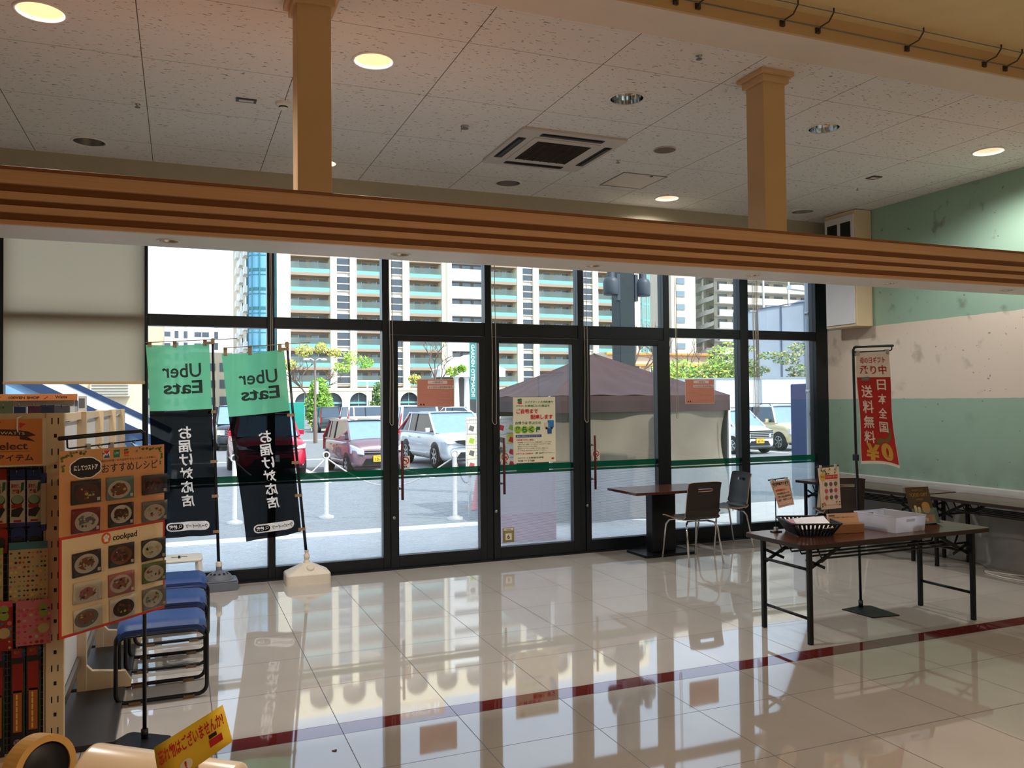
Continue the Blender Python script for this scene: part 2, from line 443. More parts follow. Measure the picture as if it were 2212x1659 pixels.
# window wall: mullions, transom, sill
MUL = [(-1.44, -1.376), (-0.305, -0.258), (0.773, 0.841), (1.874, 1.944), (2.962, 3.035), (4.045, 4.113), (5.135, 5.215), (6.200, 6.320), (7.345, 7.53)]
Y0, Y1 = 8.045, 8.155
for i, (a, b) in enumerate(MUL):
    mb = MB(); mb.box(a, b, Y0, Y1, 0, 3.42, 'frame_black')
    mb.box(a+0.012, b-0.012, Y1, Y1+0.03, 0, 3.42, 'frame_gasket'); struct(mb.obj('trim_%d' % (i+1), bevel=0.004))
def pane(mb, x0, x1, z0, z1, m, y=8.1, t=0.008): mb.box(x0, x1, y-t/2, y+t/2, z0, z1, m)
def inside_sheet(mb, x0, x1, z0, z1, m, y=8.106): mb.quad((x0, y, z0), (x1, y, z0), (x1, y, z1), (x0, y, z1), m)
WIN = [(-1.376, -0.305, 's'), (-0.258, 0.773, 's'), (0.841, 1.874, 's'), (5.215, 6.200, 'f'), (6.320, 7.345, 'f')]
for i, (a, b, k) in enumerate(WIN):
    r = holder('window_%d' % (i+1), ((a+b)/2, 8.1, 0))
    zs = 0.12 if k == 's' else 0.17
    MB().box(a, b, Y0+.008, Y1, 2.372, 2.478, 'frame_black').obj('transom', r, 0.004)
    MB().box(a, b, Y0+.004, Y1, 0, zs, 'frame_black').obj('sill', r, 0.004)
    MB().box(a, b, Y0, Y1, 3.36, 3.42, 'frame_black').obj('head', r)
    mb = MB(); pane(mb, a, b, zs, 2.372, 'window_glass'); mb.obj('lower_pane', r)
    mb = MB(); pane(mb, a, b, 2.478, 3.36, 'window_glass'); mb.obj('upper_pane', r)
    g1 = 0.985 if k == 's' else 0.955
    mb = MB(); inside_sheet(mb, a, b, g1-0.062, g1, 'green_film', 8.092); inside_sheet(mb, a, b, g1-0.094, g1-0.072, 'green_film', 8.092); mb.obj('green_band', r)
    mb = MB(); inside_sheet(mb, a, b, zs, g1-0.098, 'stripe_film' if k == 's' else 'frost_film'); mb.obj('privacy_film', r)
DOOR = [(1.944, 2.962, 2.028, 2.889), (3.035, 4.045, 3.112, 3.962), (4.113, 5.135, 4.178, 5.036)]
for i, (a, b, g0, g1) in enumerate(DOOR):
    r = holder('door_%d' % (i+1), ((a+b)/2, 8.1, 0)); zl, zh = 0.133, 2.27
    MB().box(a, b, Y0+.008, Y1, 2.335, 2.478, 'frame_black').obj('header', r, 0.004)
    MB().box(a, b, Y0, Y1, 3.36, 3.42, 'frame_black').obj('head', r)
    mb = MB(); ya, yb = 8.03, 8.125
    e = 0.004
    mb.box(a+e, g0, ya, yb, 0.012, 2.33, 'frame_black'); mb.box(g1, b-e, ya, yb, 0.012, 2.33, 'frame_black')
    mb.box(g0, g1, ya, yb, 0.012, zl, 'frame_black'); mb.box(g0, g1, ya, yb, zh, 2.33, 'frame_black'); mb.obj('door_leaf', r, 0.004)
    mb = MB(); pane(mb, g0, g1, zl, zh, 'window_glass'); mb.obj('lower_pane', r)
    mb = MB(); pane(mb, a, b, 2.478, 3.36, 'window_glass'); mb.obj('upper_pane', r)
    t = 0.985
    mb = MB(); inside_sheet(mb, g0, g1, t-0.062, t, 'green_film', 8.092); inside_sheet(mb, g0, g1, t-0.094, t-0.072, 'green_film', 8.092); mb.obj('green_band', r)
    mb = MB(); inside_sheet(mb, g0, g1, zl, t-0.098, 'stripe_film'); mb.obj('privacy_film', r)
    hx = g0+0.022
    mb = MB(); mb.tube([(hx, 7.975, 0.69), (hx, 7.975, 1.275)], 0.013, 'dark_red', 10)
    for z in (0.80, 1.17): mb.cyl((hx, 7.975, z), (hx-0.02, 8.03, z), 0.009, 'steel', 8); mb.box(hx-0.035, hx-0.012, 8.018, 8.03, z-0.012, z+0.012, 'steel')
    mb.obj('door_handle', r)
    mb = MB(); mb.lathe([(0, -0.006), (0.014, -0.006), (0.016, 0)], 'steel', 16, frame_T((g0-0.05, 8.03, 0.51), (1, 0, 0), (0, 0, 1)) @ Matrix.Scale(-1, 4, (0, 0, 1))); mb.obj('lock', r)
mb = MB(); mb.box(-1.44, 7.53, 8.0, 8.16, 0, 0.014, 'frame_black'); struct(mb.obj('threshold'))

# slatted beam that hangs in front of the windows, and its two hanger posts
bm_ = holder('beam', (1.5, 4.43, 2.52))
mb = MB(); BX0 = XL; BX1 = XR
mb.quad((BX0, 4.46, 2.52), (BX0, 4.46, 2.775), (BX1, 4.46, 2.775), (BX1, 4.46, 2.52), 'beam_wood_dark')
mb.quad((BX0, 4.86, 2.52), (BX1, 4.86, 2.52), (BX1, 4.86, 2.775), (BX0, 4.86, 2.775), 'soffit_white')
mb.obj('core', bm_)
mb = MB(); plate_with_holes(mb, BX0, BX1, 4.45, 4.86, 2.52, [(x, y, 0.05) for x, y in SD], 'soffit_white', 20); mb.obj('soffit', bm_)
for (z0, z1, y) in ((2.705, 2.770, 4.432), (2.631, 2.667, 4.436), (2.569, 2.602, 4.436), (2.512, 2.533, 4.436)):
    MB().box(BX0, BX1, y, 4.465, z0, z1, 'beam_wood').obj('wood_strip', bm_, 0.002)
MB().box(BX0, BX1, 4.422, 4.865, 2.770, 2.784, 'beam_wood_dark').obj('cap_board', bm_, 0.002)
for i, x in enumerate((0.582, 3.625)):
    r = holder('pillar', (x+.09, 4.5, 2.78))
    MB().box(x, x+0.18, 4.42, 4.60, 2.784, ZC, 'post_cream').obj('post', r, 0.003)
    mb = MB(); mb.box(x-0.02, x+0.20, 4.40, 4.62, ZC-0.075, ZC-0.03, 'post_cream'); mb.box(x-0.045, x+0.225, 4.375, 4.645, ZC-0.03, ZC, 'post_cream'); mb.obj('capital', r, 0.003)
# ------------------------------------------------------------------ ceiling fixtures
mat('ceil_tag', (70, 60, 58), 0.5); mat('speaker_grey', (128, 112, 104), 0.8, scale=300, var=0.3); mat('brass_dim', (190, 150, 90), 0.3, 0.8)
def downlight(x, y, kind, label, r=0.122, z=ZC, deep=0.15, group='round downlights in the panel ceiling'):
    t = thing('downlight', label, 'ceiling light', (x, y, z), group)
    T = Matrix.Translation((x, y, z))
    MB().lathe([(r*0.985, 0.004), (r*0.985, -0.006), (r*1.09, -0.009), (r*1.15, -0.004), (r*1.15, 0.0)], 'white_plastic', 32, T).obj('trim_ring', t)
    cone = {'on': 'lamp_glow_cone', 'dim': 'lamp_lens_dim'}.get(kind, 'chrome')
    if kind == 'off2': cone = 'steel'
    if kind == 'dim':
        MB().lathe([(r*0.985, 0.0), (r*0.9, 0.03), (r*0.6, 0.05), (0.0, 0.058)], cone, 32, T).obj('diffuser', t)
    else:
        N = 32; prof = [(r*0.985, 0.0), (r*0.93, deep*0.4), (r*0.75, deep*0.8), (r*0.42, deep)]
        MB().lathe(prof, cone, N, T, smooth=(kind != 'off')).obj('reflector', t)
        MB().lathe([(r*0.42, deep), (r*0.42, deep-0.02), (r*0.3, deep-0.05), (0, deep-0.06)], 'lamp_lens' if kind == 'on' else 'white_plastic', 16, T).obj('bulb', t)
    if kind == 'on': light('downlight_lamp', 'SPOT', (x, y, z-0.02), 140, (1, 0.96, 0.90), (0, 0, 0), spot_size=rad(150), spot_blend=0.6, shadow_soft_size=0.1)
    if kind == 'dim': light('downlight_lamp', 'SPOT', (x, y, z-0.02), 100, (1, 0.97, 0.90), (0, 0, 0), spot_size=rad(160), spot_blend=0.6, shadow_soft_size=0.1)
    return t
NAMES = ['large glowing warm downlight at the top corner of the ceiling, above the shelving', 'glowing warm downlight just beyond the hanging post on the flag side',
         'unlit mirror downlight in front of the air conditioner', 'unlit mirror downlight beyond the hanging post on the green wall side', 'softly glowing white downlight near the green wall',
         'unlit grey downlight over the roller blind side of the window wall', 'unlit grey downlight between the air conditioner and the window wall',
         'softly glowing cream downlight between the ceiling hatch and the window wall', 'unlit grey downlight beside the wall cabinet']
for (x, y, k), nm in zip(DL, NAMES): downlight(x, y, k, nm)
SNAMES = ['small eyeball downlight in the beam underside above the roller blind edge', 'small eyeball downlight in the beam underside above the first glass door',
          'small eyeball downlight in the beam underside above the third glass door', 'small eyeball downlight in the beam underside above the last window mullion but one',
          'small eyeball downlight in the beam underside before the green wall', 'small eyeball downlight in the beam underside at the picture edge by the green wall']
for (x, y), nm in zip(SD, SNAMES):
    t = thing('eyeball_downlight', nm, 'ceiling light', (x, y, 2.52), 'small downlights under the beam'); T = Matrix.Translation((x, y, 2.52))
    MB().lathe([(0.046, 0.003), (0.046, -0.004), (0.056, -0.006), (0.06, -0.002), (0.06, 0.0)], 'white_plastic', 24, T).obj('trim_ring', t)
    MB().lathe([(0.046, 0.0), (0.04, 0.03), (0.02, 0.06)], 'chrome', 20, T).obj('reflector', t)
    MB().lathe([(0.02, 0.06), (0.018, 0.035), (0, 0.03)], 'grey_metal', 12, T).obj('bulb', t)

# cassette air conditioner
t = thing('ceiling_air_conditioner', 'square white cassette air conditioner with dark intake grille in the ceiling', 'air conditioner', (3.04, 6.51, ZC))
T = Matrix.Translation((3.04, 6.51, ZC)) @ Matrix.Scale(-1, 4, (0, 0, 1))
mb = MB(); o = rrect(0.96, 1.0, 0.03)
mb.prism(o, 0.0, 0.022, 'ac_white', T); mb.prism(rrect(0.62, 0.66, 0.015), 0.022, 0.028, 'ac_white', T); mb.obj('face_panel', t, 0.004)
mb = MB(); mb.rect(0, 0, 0.50, 0.52, 'dark_grille', 0.0285, T)
for i in range(22):
    y = -0.25+i*0.0238; mb.box(-0.25, 0.25, y-0.002, y+0.002, 0.0285, 0.033, 'dark_grille', T)
for i in range(7): x = -0.24+i*0.08; mb.box(x-0.003, x+0.003, -0.26, 0.26, 0.0285, 0.035, 'dark_grille', T)
mb.obj('intake_grille', t)
for k in range(4):
    Tk = T @ Matrix.Rotation(k*pi/2, 4, 'Z'); mb = MB()
    mb.prism(rrect(0.58, 0.075, 0.012, cy=-0.405), 0.0225, 0.024, 'black', Tk)
    mb.box(-0.27, 0.27, -0.425, -0.395, 0.0241, 0.031, 'shelf_dark', Tk); mb.obj('air_vent', t)
# hatch
t = thing('ceiling_hatch', 'square ceiling access hatch with thin metal frame beyond the air conditioner', 'hatch', (4.23, 7.15, ZC))
mb = MB()
for (a, b, c, d) in ((-.245, .245, -.25, -.238), (-.245, .245, .238, .25), (-.245, -.233, -.25, .25), (.233, .245, -.25, .25)):
    mb.box(4.23+a, 4.23+b, 7.15+c, 7.15+d, ZC-0.006, ZC, 'grey_metal')
mb.obj('hatch_frame', t)
MB().box(4.0, 4.46, 6.915, 7.385, ZC-0.003, ZC-0.001, 'ac_white').obj('hatch_lid', t)
MB().box(4.30, 4.33, 6.93, 6.95, ZC-0.008, ZC-0.003, 'black').obj('latch', t)
# speaker
t = thing('ceiling_speaker', 'round grey brown ceiling speaker near the air conditioner', 'speaker', (3.967, 6.154, ZC)); T = Matrix.Translation((3.967, 6.154, ZC))
MB().lathe([(0.098, 0), (0.102, -0.005), (0.094, -0.008)], 'ac_white', 32, T).obj('rim', t)
MB().lathe([(0.094, -0.007), (0.05, -0.012), (0, -0.014)], 'speaker_grey', 32, T).obj('grille', t)
# smoke detector
t = thing('smoke_detector', 'white smoke detector beside the hanging post on the flag side', 'smoke detector', (0.711, 6.158, ZC)); T = Matrix.Translation((0.711, 6.158, ZC))
MB().lathe([(0.055, 0), (0.056, -0.016), (0.048, -0.024), (0.034, -0.03)], 'white_plastic', 28, T).obj('base', t)
MB().lathe([(0.032, -0.028), (0.032, -0.04)], 'black', 24, T).obj('sensor_gap', t)
MB().lathe([(0.033, -0.04), (0.028, -0.048), (0, -0.05)], 'white_plastic', 24, T).obj('cap', t)
def sprinkler(x, y, label, r=0.04, string=False):
    t = thing('fire_sprinkler', label, 'sprinkler', (x, y, ZC), 'sprinkler heads in the ceiling'); T = Matrix.Translation((x, y, ZC))
    MB().lathe([(r, 0), (r*0.95, -0.006), (r*0.5, -0.008), (r*0.45, 0.0)], 'white_plastic', 24, T).obj('escutcheon', t)
    mb = MB(); mb.lathe([(r*.4, -0.004), (r*.2, -0.02), (r*.2, -0.026)], 'steel', 12, T); mb.lathe([(0, -0.03), (r*.5, -0.031), (r*.5, -0.029), (0, -0.028)], 'grey_metal', 16, T)
    if string: mb.tube([(x-0.03, y, ZC-0.004), (x-0.032, y, ZC-0.06)], 0.002, 'ink', 5)
    mb.obj('head', t)
sprinkler(2.111, 6.156, 'larger white sprinkler head before the air conditioner, a cord hanging from it', 0.06, True)
sprinkler(3.73, 6.566, 'small sprinkler head between the air conditioner and the ceiling speaker')
sprinkler(3.081, 4.369, 'small sprinkler head nearest the smooth ceiling border')
sprinkler(-0.277, 6.537, 'small sprinkler head above the roller blind side')
sprinkler(6.59, 6.576, 'small dark sprinkler head before the wall cabinet', 0.026)
for (x, y, w, h, lb) in ((0.455, 6.194, 0.14, 0.07, 'small dark label plate on the ceiling beside the smoke detector'), (6.444, 6.212, 0.11, 0.11, 'small square dark plate on the ceiling towards the green wall')):
    t = thing('ceiling_plate', lb, 'plate', (x, y, ZC), 'small dark plates on the ceiling')
    MB().box(x-w/2, x+w/2, y-h/2, y+h/2, ZC-0.008, ZC, 'ceil_tag').obj('frame', t)
    MB().box(x-w*.36, x+w*.36, y-h*.25, y+h*.25, ZC-0.0095, ZC-0.0075, 'ac_white').obj('label_strip', t)
t = thing('downlight', 'warm downlight almost hidden behind the hanging post on the flag side', 'ceiling light', (1.245, 7.606, ZC), 'round downlights in the panel ceiling'); T = Matrix.Translation((1.245, 7.606, ZC))
MB().lathe([(0.10, 0), (0.135, -0.004), (0.14, 0)], 'white_plastic', 28, T).obj('trim_ring', t)
MB().lathe([(0.10, -0.001), (0, -0.006)], 'lamp_lens', 24, T).obj('diffuser', t); light('downlight_lamp', 'SPOT', (1.245, 7.606, ZC-0.02), 45, (1, 0.96, 0.90), (0, 0, 0), spot_size=rad(150), spot_blend=0.6, shadow_soft_size=0.1)

# hanging rail with hooks along the ceiling edge
t = thing('poster_rail', 'thin metal hanging rail with hooks along the bulkhead overhead', 'rail', (3.5, 3.90, 3.93))
mb = MB(); mb.tube([(1.5, 3.885, 3.915), (7.4, 3.885, 3.915)], 0.004, 'grey_metal', 6); mb.tube([(1.5, 3.80, 3.975), (7.4, 3.80, 3.975)], 0.003, 'grey_metal', 6); mb.obj('rail', t)
for x in (2.6, 2.75, 3.35, 3.62, 4.35, 5.05, 5.25):
    mb = MB(); mb.tube([(x, 3.91, 3.90), (x, 3.89, 3.895), (x, 3.88, 3.915), (x+0.02, 3.83, 3.93), (x+0.03, 3.80, 3.975), (x+0.03, 3.80, 4.0)], 0.005, 'ceil_tag', 6)
    mb.box(x-0.015, x+0.015, 3.895, 3.91, 3.885, 3.92, 'ceil_tag'); mb.obj('hook', t)

# wall cabinet in the corner
t = thing('wall_cabinet', 'tall cream metal cabinet hung high on the green wall by the window corner', 'cabinet', (7.4, 7.55, 2.49))
MB().box(7.285, 7.525, 7.31, 7.80, 2.49, 3.85, 'cream_metal').obj('body', t, 0.006)
mb = MB(); mb.box(7.268, 7.285, 7.33, 7.78, 2.52, 3.10, 'panel_white'); mb.obj('lower_door', t, 0.004)
d = MB().box(7.268, 7.285, 7.33, 7.78, 3.14, 3.80, 'panel_white').obj('upper_door', t, 0.004)
for y in (7.37, 7.58): MB().box(7.262, 7.267, y, y+0.155, 3.2, 3.72, 'black').obj('glass_window', d)

# ------------------------------------------------------------------ roller blind and chains
t = thing('roller_blind', 'beige roller blind pulled down over the end window', 'blind', (-0.82, 7.99, 1.85))
mb = MB(); mb.quad((-1.367, 7.995, 1.86), (-0.283, 7.995, 1.86), (-0.283, 7.995, 3.32), (-1.367, 7.995, 3.32), 'blind_cloth'); mb.obj('cloth', t)
mb = MB(); mb.box(-1.37, -0.28, 7.985, 8.005, 1.842, 1.866, 'post_cream'); mb.obj('bottom_bar', t, 0.003)
mb = MB(); mb.cyl((-1.37, 8.0, 3.34), (-0.28, 8.0, 3.34), 0.035, 'white_plastic', 16); mb.obj('roller', t)
mat('chain_white', (176, 168, 150), 0.5)
def chain(x, z0, z1, label, w=0.018, y=8.0):
    pts = [(x-w, y, z1)]+[(x-w-0.003*sin(i*.9), y+0.004*sin(i), lerp(z1, z0+w, i/8)) for i in range(1, 9)]
    pts += [(x-w*cos(a), y, z0+w-w*sin(a)*1.6) for a in (pi*.25, pi*.5, pi*.75)]+[(x+w*0.6+0.004*sin(i*.7), y, lerp(z0+w, z1, i/8)) for i in range(0, 9)]
    tag(MB().tube(pts, 0.0035, 'chain_white', 6).obj('blind_chain'), label, 'blind chain', 'bead chains of the roller blinds')
chain(0.807, 2.0, 3.2, 'bead chain on the window mullion between the two flags', 0.008, 8.02)
chain(1.955, 1.44, 3.2, 'bead chain loop hanging beside the first glass door', 0.018)
chain(3.045, 1.43, 3.2, 'bead chain loop hanging between the first and the second glass door', 0.026)
chain(4.118, 1.43, 3.2, 'bead chain loop hanging between the second and the third glass door', 0.022)
chain(5.275, 1.45, 3.2, 'thin bead chain in front of the window with the brown tent', 0.012)
for k, (x, z) in enumerate(((6.36, 1.43), (6.395, 1.47), (6.425, 1.5))):
    chain(x, z, 3.2, ['cord nearest the mullion of the three hanging before the window by the green wall', 'middle one of the three cords hanging before the window by the green wall', 'cord farthest from the mullion of the three hanging before the window by the green wall'][k], 0.008)

# ------------------------------------------------------------------ things stuck on the glass
mat('notice_pink', (206, 134, 116), 0.7, var=0.03); mat('notice_edge', (226, 190, 176), 0.7); mat('notice_strip', (232, 206, 196), 0.7); mat('notice_text', (196, 150, 110), 0.7)
def window_notice(x0, x1, z0, z1, name, label):
    T = frame_T(((x0+x1)/2, 8.088, (z0+z1)/2), (1, 0, 0), (0, 0, 1)); w, h = x1-x0, z1-z0
    mb = MB(); mb.box(-w/2, w/2, -h/2, h/2, -0.0015, 0, 'notice_edge', T); mb.rect(0, 0, w-.014, h-.014, 'notice_pink', 0.0012, T)
    mb.rect(0.02, h*.385, w*.52, h*.12, 'notice_strip', 0.002, T); mb.text('お客様へ', 0.02, h*.385, 0.02, 'ink_brown', 0.003, T, w*.28, mirror=True)
    mb.rect(w*.13, h*.21, w*.70, h*.11, 'notice_strip', 0.002, T); mb.text('営業時間変更のお知らせ', w*.13, h*.21, 0.02, 'ink_brown', 0.003, T, w*.64, mirror=True)
    for i, (tx, ww, xx) in enumerate((('三月二十日より', .5, .2), ('午前九時から午後九時', .6, -.1), ('閉店時間が変更となります', .68, .1), ('ご不便をおかけします', .5, .2), ('よろしくお願いします', .7, .12))):
        mb.text(tx, xx*w, h*(.06-.105*i), 0.014, 'notice_text', 0.002, T, ww*w, mirror=True)
    for k in (0, 1): mb.disc((-w*.4+k*0.03, -h*.41, 0.002), 0.009, 'ink_brown', 14, T)
    tag(mb.obj(name), label, 'notice', 'pink notices taped to the glass')
window_notice(2.237, 2.632, 1.607, 1.891, 'window_notice', 'pink notice seen from behind on the first glass door')
window_notice(5.443, 5.848, 1.605, 1.893, 'window_notice', 'pink notice seen from behind on the window before the brown tent')
def no_smoking(x, z, w, label):
    T = frame_T((x, 8.088, z), (1, 0, 0), (0, 0, 1)); mb = MB()
    mb.box(-w/2, w/2, -w*.66, w*.66, -0.001, 0, 'paper', T)
    mb.add([( .42*w*cos(a)*r, .18*w+.42*w*sin(a)*r, 0.001) for a in [2*pi*k/24 for k in range(24)] for r in (1, .78)], [(2*k, (2*k+2) % 48, (2*k+3) % 48, 2*k+1) for k in range(24)], 'red', False, T)
    mb.box(-.36*w, .36*w, -.05*w, .05*w, 0.0015, 0.002, 'red', T @ Matrix.Translation((0, .18*w, 0)) @ Matrix.Rotation(-pi/4, 4, 'Z'))
    mb.box(-.2*w, .2*w, -.04*w, .04*w, 0.0008, 0.0012, 'ink', T @ Matrix.Translation((0, .18*w, 0)))
    mb.text('禁煙', 0, -.42*w, .2*w, 'ink', 0.001, T, .4*w, 0.02); mb.text('NO SMOKING', 0, -.58*w, .09*w, 'ink', 0.001, T, .8*w, 0.02)
    tag(mb.obj('no_smoking_sticker'), label, 'sticker', 'no smoking stickers on the doors')
no_smoking(2.108, 1.052, 0.098, 'no smoking sticker by the handle of the first glass door')
no_smoking(3.19, 1.052, 0.094, 'no smoking sticker by the handle of the second glass door')
no_smoking(4.27, 1.05, 0.09, 'no smoking sticker by the handle of the third glass door')
mat('olive_label', (150, 140, 96), 0.6)
T = frame_T((3.22, 8.088, 0.248), (1, 0, 0), (0, 0, 1)); mb = MB(); mb.box(-.065, .065, -.078, .078, -.001, 0, 'olive_label', T); mb.rect(0, .058, .11, .026, 'paper_cream', .001, T)
mb.text('点検済証', 0, .058, .014, 'ink_brown', .002, T); mb.rect(0, -.02, .07, .07, 'paper_cream', .001, T); mb.text('6', 0, -.02, .045, 'ink_brown', .002, T, bold=.02)
tag(mb.obj('inspection_sticker'), 'small olive inspection sticker numbered six low on the second glass door', 'sticker')
mat('spina_green', (38, 120, 76), 0.6); mat('title_red', (206, 40, 44), 0.6); mat('title_green', (70, 130, 50), 0.6); mat('lime', (168, 200, 60), 0.6); mat('bar_blue', (40, 92, 150), 0.6); mat('truck_blue', (50, 130, 190), 0.6); mat('pink_glow', (246, 190, 180), 0.7)
# delivery poster on the second door
T = frame_T((3.532, 8.086, 1.348), (1, 0, 0), (0, 0, 1)); t = thing('delivery_poster', 'cream delivery service poster with red and green headline on the second glass door', 'poster', (3.532, 8.086, 1.0))
MB().box(-.247, .247, -.35, .35, -.0015, 0, 'paper_cream', T).obj('sheet', t)
mb = MB()
mb.prism([(-.19, .30), (-.145, .30), (-.145, .315), (-.175, .318), (-.145, .322), (-.148, .336), (-.192, .332), (-.194, .312)], 0, .001, 'spina_green', T)
mb.prism([(-.192, .276), (-.147, .276), (-.143, .292), (-.16, .298), (-.195, .297), (-.195, .288), (-.165, .286), (-.19, .282)], 0, .001, 'title_red', T)
mb.text('SPINA', -.168, .258, .016, 'ink', .001, T, .09)
mb.obj('logo', t); mb = MB(); mb.text('スピナマート大手町店で', .055, .297, .028, 'spina_green', .001, T, .33, .02); mb.text('お買物頂いた商品を', .035, .258, .026, 'title_green', .001, T, .29, .02)
for (tx, x, y, w, h) in (('ご自宅まで', -.085, .2, .25, .05), ('配達します', .085, .138, .26, .05)):
    mb.text(tx, x, y, h*1.06, 'pink_glow', .001, T, w*1.03, .07); mb.text(tx, x, y, h, 'title_red', .002, T, w, .03)
mb.obj('headline', t); mb = MB(); mb.text('お帰りは 手ぶらの', -.075, .075, .034, 'title_green', .001, T, .30, .03)
for i, c in enumerate('楽らく便'):
    x = -.195+i*.078; mb.disc((x, 0.005, .001), .041, 'lime' if i < 3 else 'paper_cream', 20, T); mb.text(c, x, .005, .062, 'spina_green', .002, T, .058, .05)
mb.prism(rrect(.3, .028, .006, cx=-.07, cy=-.065), 0, .001, 'bar_blue', T); mb.text('重たい荷物はおまかせください', -.07, -.065, .016, 'paper_cream', .002, T, .27)
mb.obj('service_name', t); mb = MB(); mb.text('★配達できない商品', -.115, -.105, .019, 'title_red', .001, T, .2, .02)
for i, s in enumerate(('冷凍食品 アイスクリーム、野菜の盛り、にぎり寿司、', '傾けやすい商品、ケーキなどつぶれやすい商品、', '専用ボックスに入らない商品、', '専用ボックスのふたが閉じられない商品 など', '※ご不明な点はお店にたずねてください。')):
    mb.text(s, (-.0, -.0, -.085, -.02, -.03)[i], -.132-i*.022, .014, 'ink', .001, T, (.40, .38, .23, .36, .34)[i])
mb.text('★お客さまご利用料金', -.12, -.252, .018, 'title_red', .001, T, .2, .02); mb.text('1箱 200円', .055, -.25, .022, 'spina_green', .001, T, .1, .02); mb.text('(税別5,000円以上)', .17, -.252, .012, 'ink', .001, T, .12)
mb.text('スピナマート大手町店 受付時間', -.05, -.298, .019, 'ink', .001, T, .3, .02); mb.text('9:30 ～ 17:00', -.1, -.328, .02, 'ink', .001, T, .19, .03)
mb.obj('details', t); MB().rect(.21, -.312, .03, .02, 'title_red', .001, T).obj('small_logo', t)
mb = MB(); mb.prism(rrect(.075, .08, .008, cx=.19, cy=.06), 0, .001, 'truck_blue', T); mb.prism(rrect(.05, .055, .008, cx=.135, cy=.048), 0, .0015, 'notice_strip', T)
for x in (.14, .2): mb.disc((x, .015, .002), .014, 'ink', 16, T)
mb.rect(.175, -.015, .05, .06, 'bar_blue', .0025, T); mb.obj('truck_picture', t)
# ------------------------------------------------------------------ delivery flags
mat('flag_ink', (26, 52, 40), 0.6); mat('flag_white', (236, 238, 246), 0.6, var=0); mat('clip_tan', (150, 124, 92), 0.5); mat('pole_black', (18, 18, 22), 0.35)
mat('base_grey', (112, 116, 128), 0.5); mat('base_cream', (232, 222, 206), 0.5)
def flag(name, label, Y, TL, TR, BR, BL, split, poleT, poleB, armA, armB, ph):
    t = thing(name, label, 'flag', (poleB[0], Y, 0.2), 'delivery flags by the window')
    W, H = 0.55, 1.72
    def pt(u, v, e=0.0):
        x = lerp(lerp(TL[0], TR[0], u), lerp(BL[0], BR[0], u), v); z = lerp(lerp(TL[1], TR[1], u), lerp(BL[1], BR[1], u), v)
        x += 0.006*sin(v*7+ph)*(1-u)
        z -= 0.012*sin(pi*u)*(1 if v < .02 else 0.4)
        y = Y+0.02*sin(u*9+v*3+ph)*v+0.012*sin(v*8+u*2+ph)+0.008*sin(u*17+v*5)
        return (x, y-e, z)
    sp = split
    mb = MB(); mb.grid(lambda a, b: pt(a, lerp(0, sp, b)), 20, 20, 'flag_green'); g = mb.obj('green_cloth', t)
    mb = MB(); mb.grid(lambda a, b: pt(a, lerp(sp, 1, b)), 20, 36, 'flag_black'); k = mb.obj('black_cloth', t)
    def fn(q): return pt(q[0]/W, -q[1]/H, 0.006+q[2]*2)
    mb = MB(); mb.text('Uber', .295, -.235, .125, 'flag_ink', 0, None, .345, .012, True, fn=fn); mb.text('Eats', .30, -.385, .118, 'flag_ink', 0, None, .345, .02, True, fn=fn); mb.obj('lettering', g)
    mb = MB(); mb.vtext('お届け対応店', .30, -.735, .108, 'flag_white', 0, None, .115, .02, True, .122, fn=fn)
    def blob(w, h, r, cx, cy, e, m_):
        mb.grid(lambda u, v: fn((cx+(u-.5)*2*(w/2-(r-sqrt(max(0, r*r-((v-.5)*2*r)**2)))), cy+(v-.5)*h, e)), 24, 8, m_, False)
    blob(.40, .078, .039, .285, -1.625, 0.0, 'flag_white'); blob(.145, .054, .027, .172, -1.625, .0015, 'flag_black')
    mb.text('検索', .15, -1.625, .036, 'flag_white', .003, None, .075, .03, True, fn=fn); mb.text('ウーバーイーツ', .365, -1.625, .036, 'ink', .002, None, .2, .02, True, fn=fn)
    ring = [fn((.215+.014*cos(a)*r, -1.62+.014*sin(a)*r, .003)) for a in [2*pi*j/16 for j in range(16)] for r in (1, .7)]
    mb.add(ring, [(2*j, (2*j+2) % 32, (2*j+3) % 32, 2*j+1) for j in range(16)], 'flag_white'); mb.add([fn((.205+a, -1.632+b, .003)) for a, b in ((0, 0), (.005, .005), (-.006, -.01), (-.01, -.005))], [(0, 1, 2, 3)], 'flag_white')
    mb.obj('lettering', k)
    Yp = Y
    mb = MB(); mid = (lerp(poleB[0], poleT[0], .5)-0.006, Yp, lerp(poleB[1], poleT[1], .5)); mb.tube([(poleB[0], Yp, poleB[1]), mid, (poleT[0], Yp, poleT[1])], [0.014, .012, .011], 'pole_black', 10); mb.obj('pole', t)
    mb = MB(); mb.tube([(armA[0], Yp-.014, armA[1]), (armB[0], Yp-.014, armB[1])], 0.004, 'clip_tan', 6); mb.box(poleT[0]-.016, poleT[0]+.016, Yp-.024, Yp+.014, poleT[1]-.05, poleT[1]-.005, 'clip_tan'); mb.obj('crossbar', t)
    for v in (0.0, .36, .62, .80, .985):
        a = pt(1, v); b = (lerp(poleT[0], poleB[0], (poleT[1]-a[2])/(poleT[1]-poleB[1])), Yp, a[2])
        MB().bar((a[0]-.03, Yp-.016, a[2]), (b[0]+.012, Yp-.016, b[2]+.002), 0.004, .026, 'clip_tan').obj('clip', t)
    for u in (.06, .45, .93):
        a = pt(u, 0); za = lerp(armA[1], armB[1], (a[0]-armA[0])/(armB[0]-armA[0])); MB().box(a[0]-.016, a[0]+.016, a[1]-.01, a[1]-.006, a[2]-.02, za+.006, 'clip_tan').obj('clip', t)
    return t
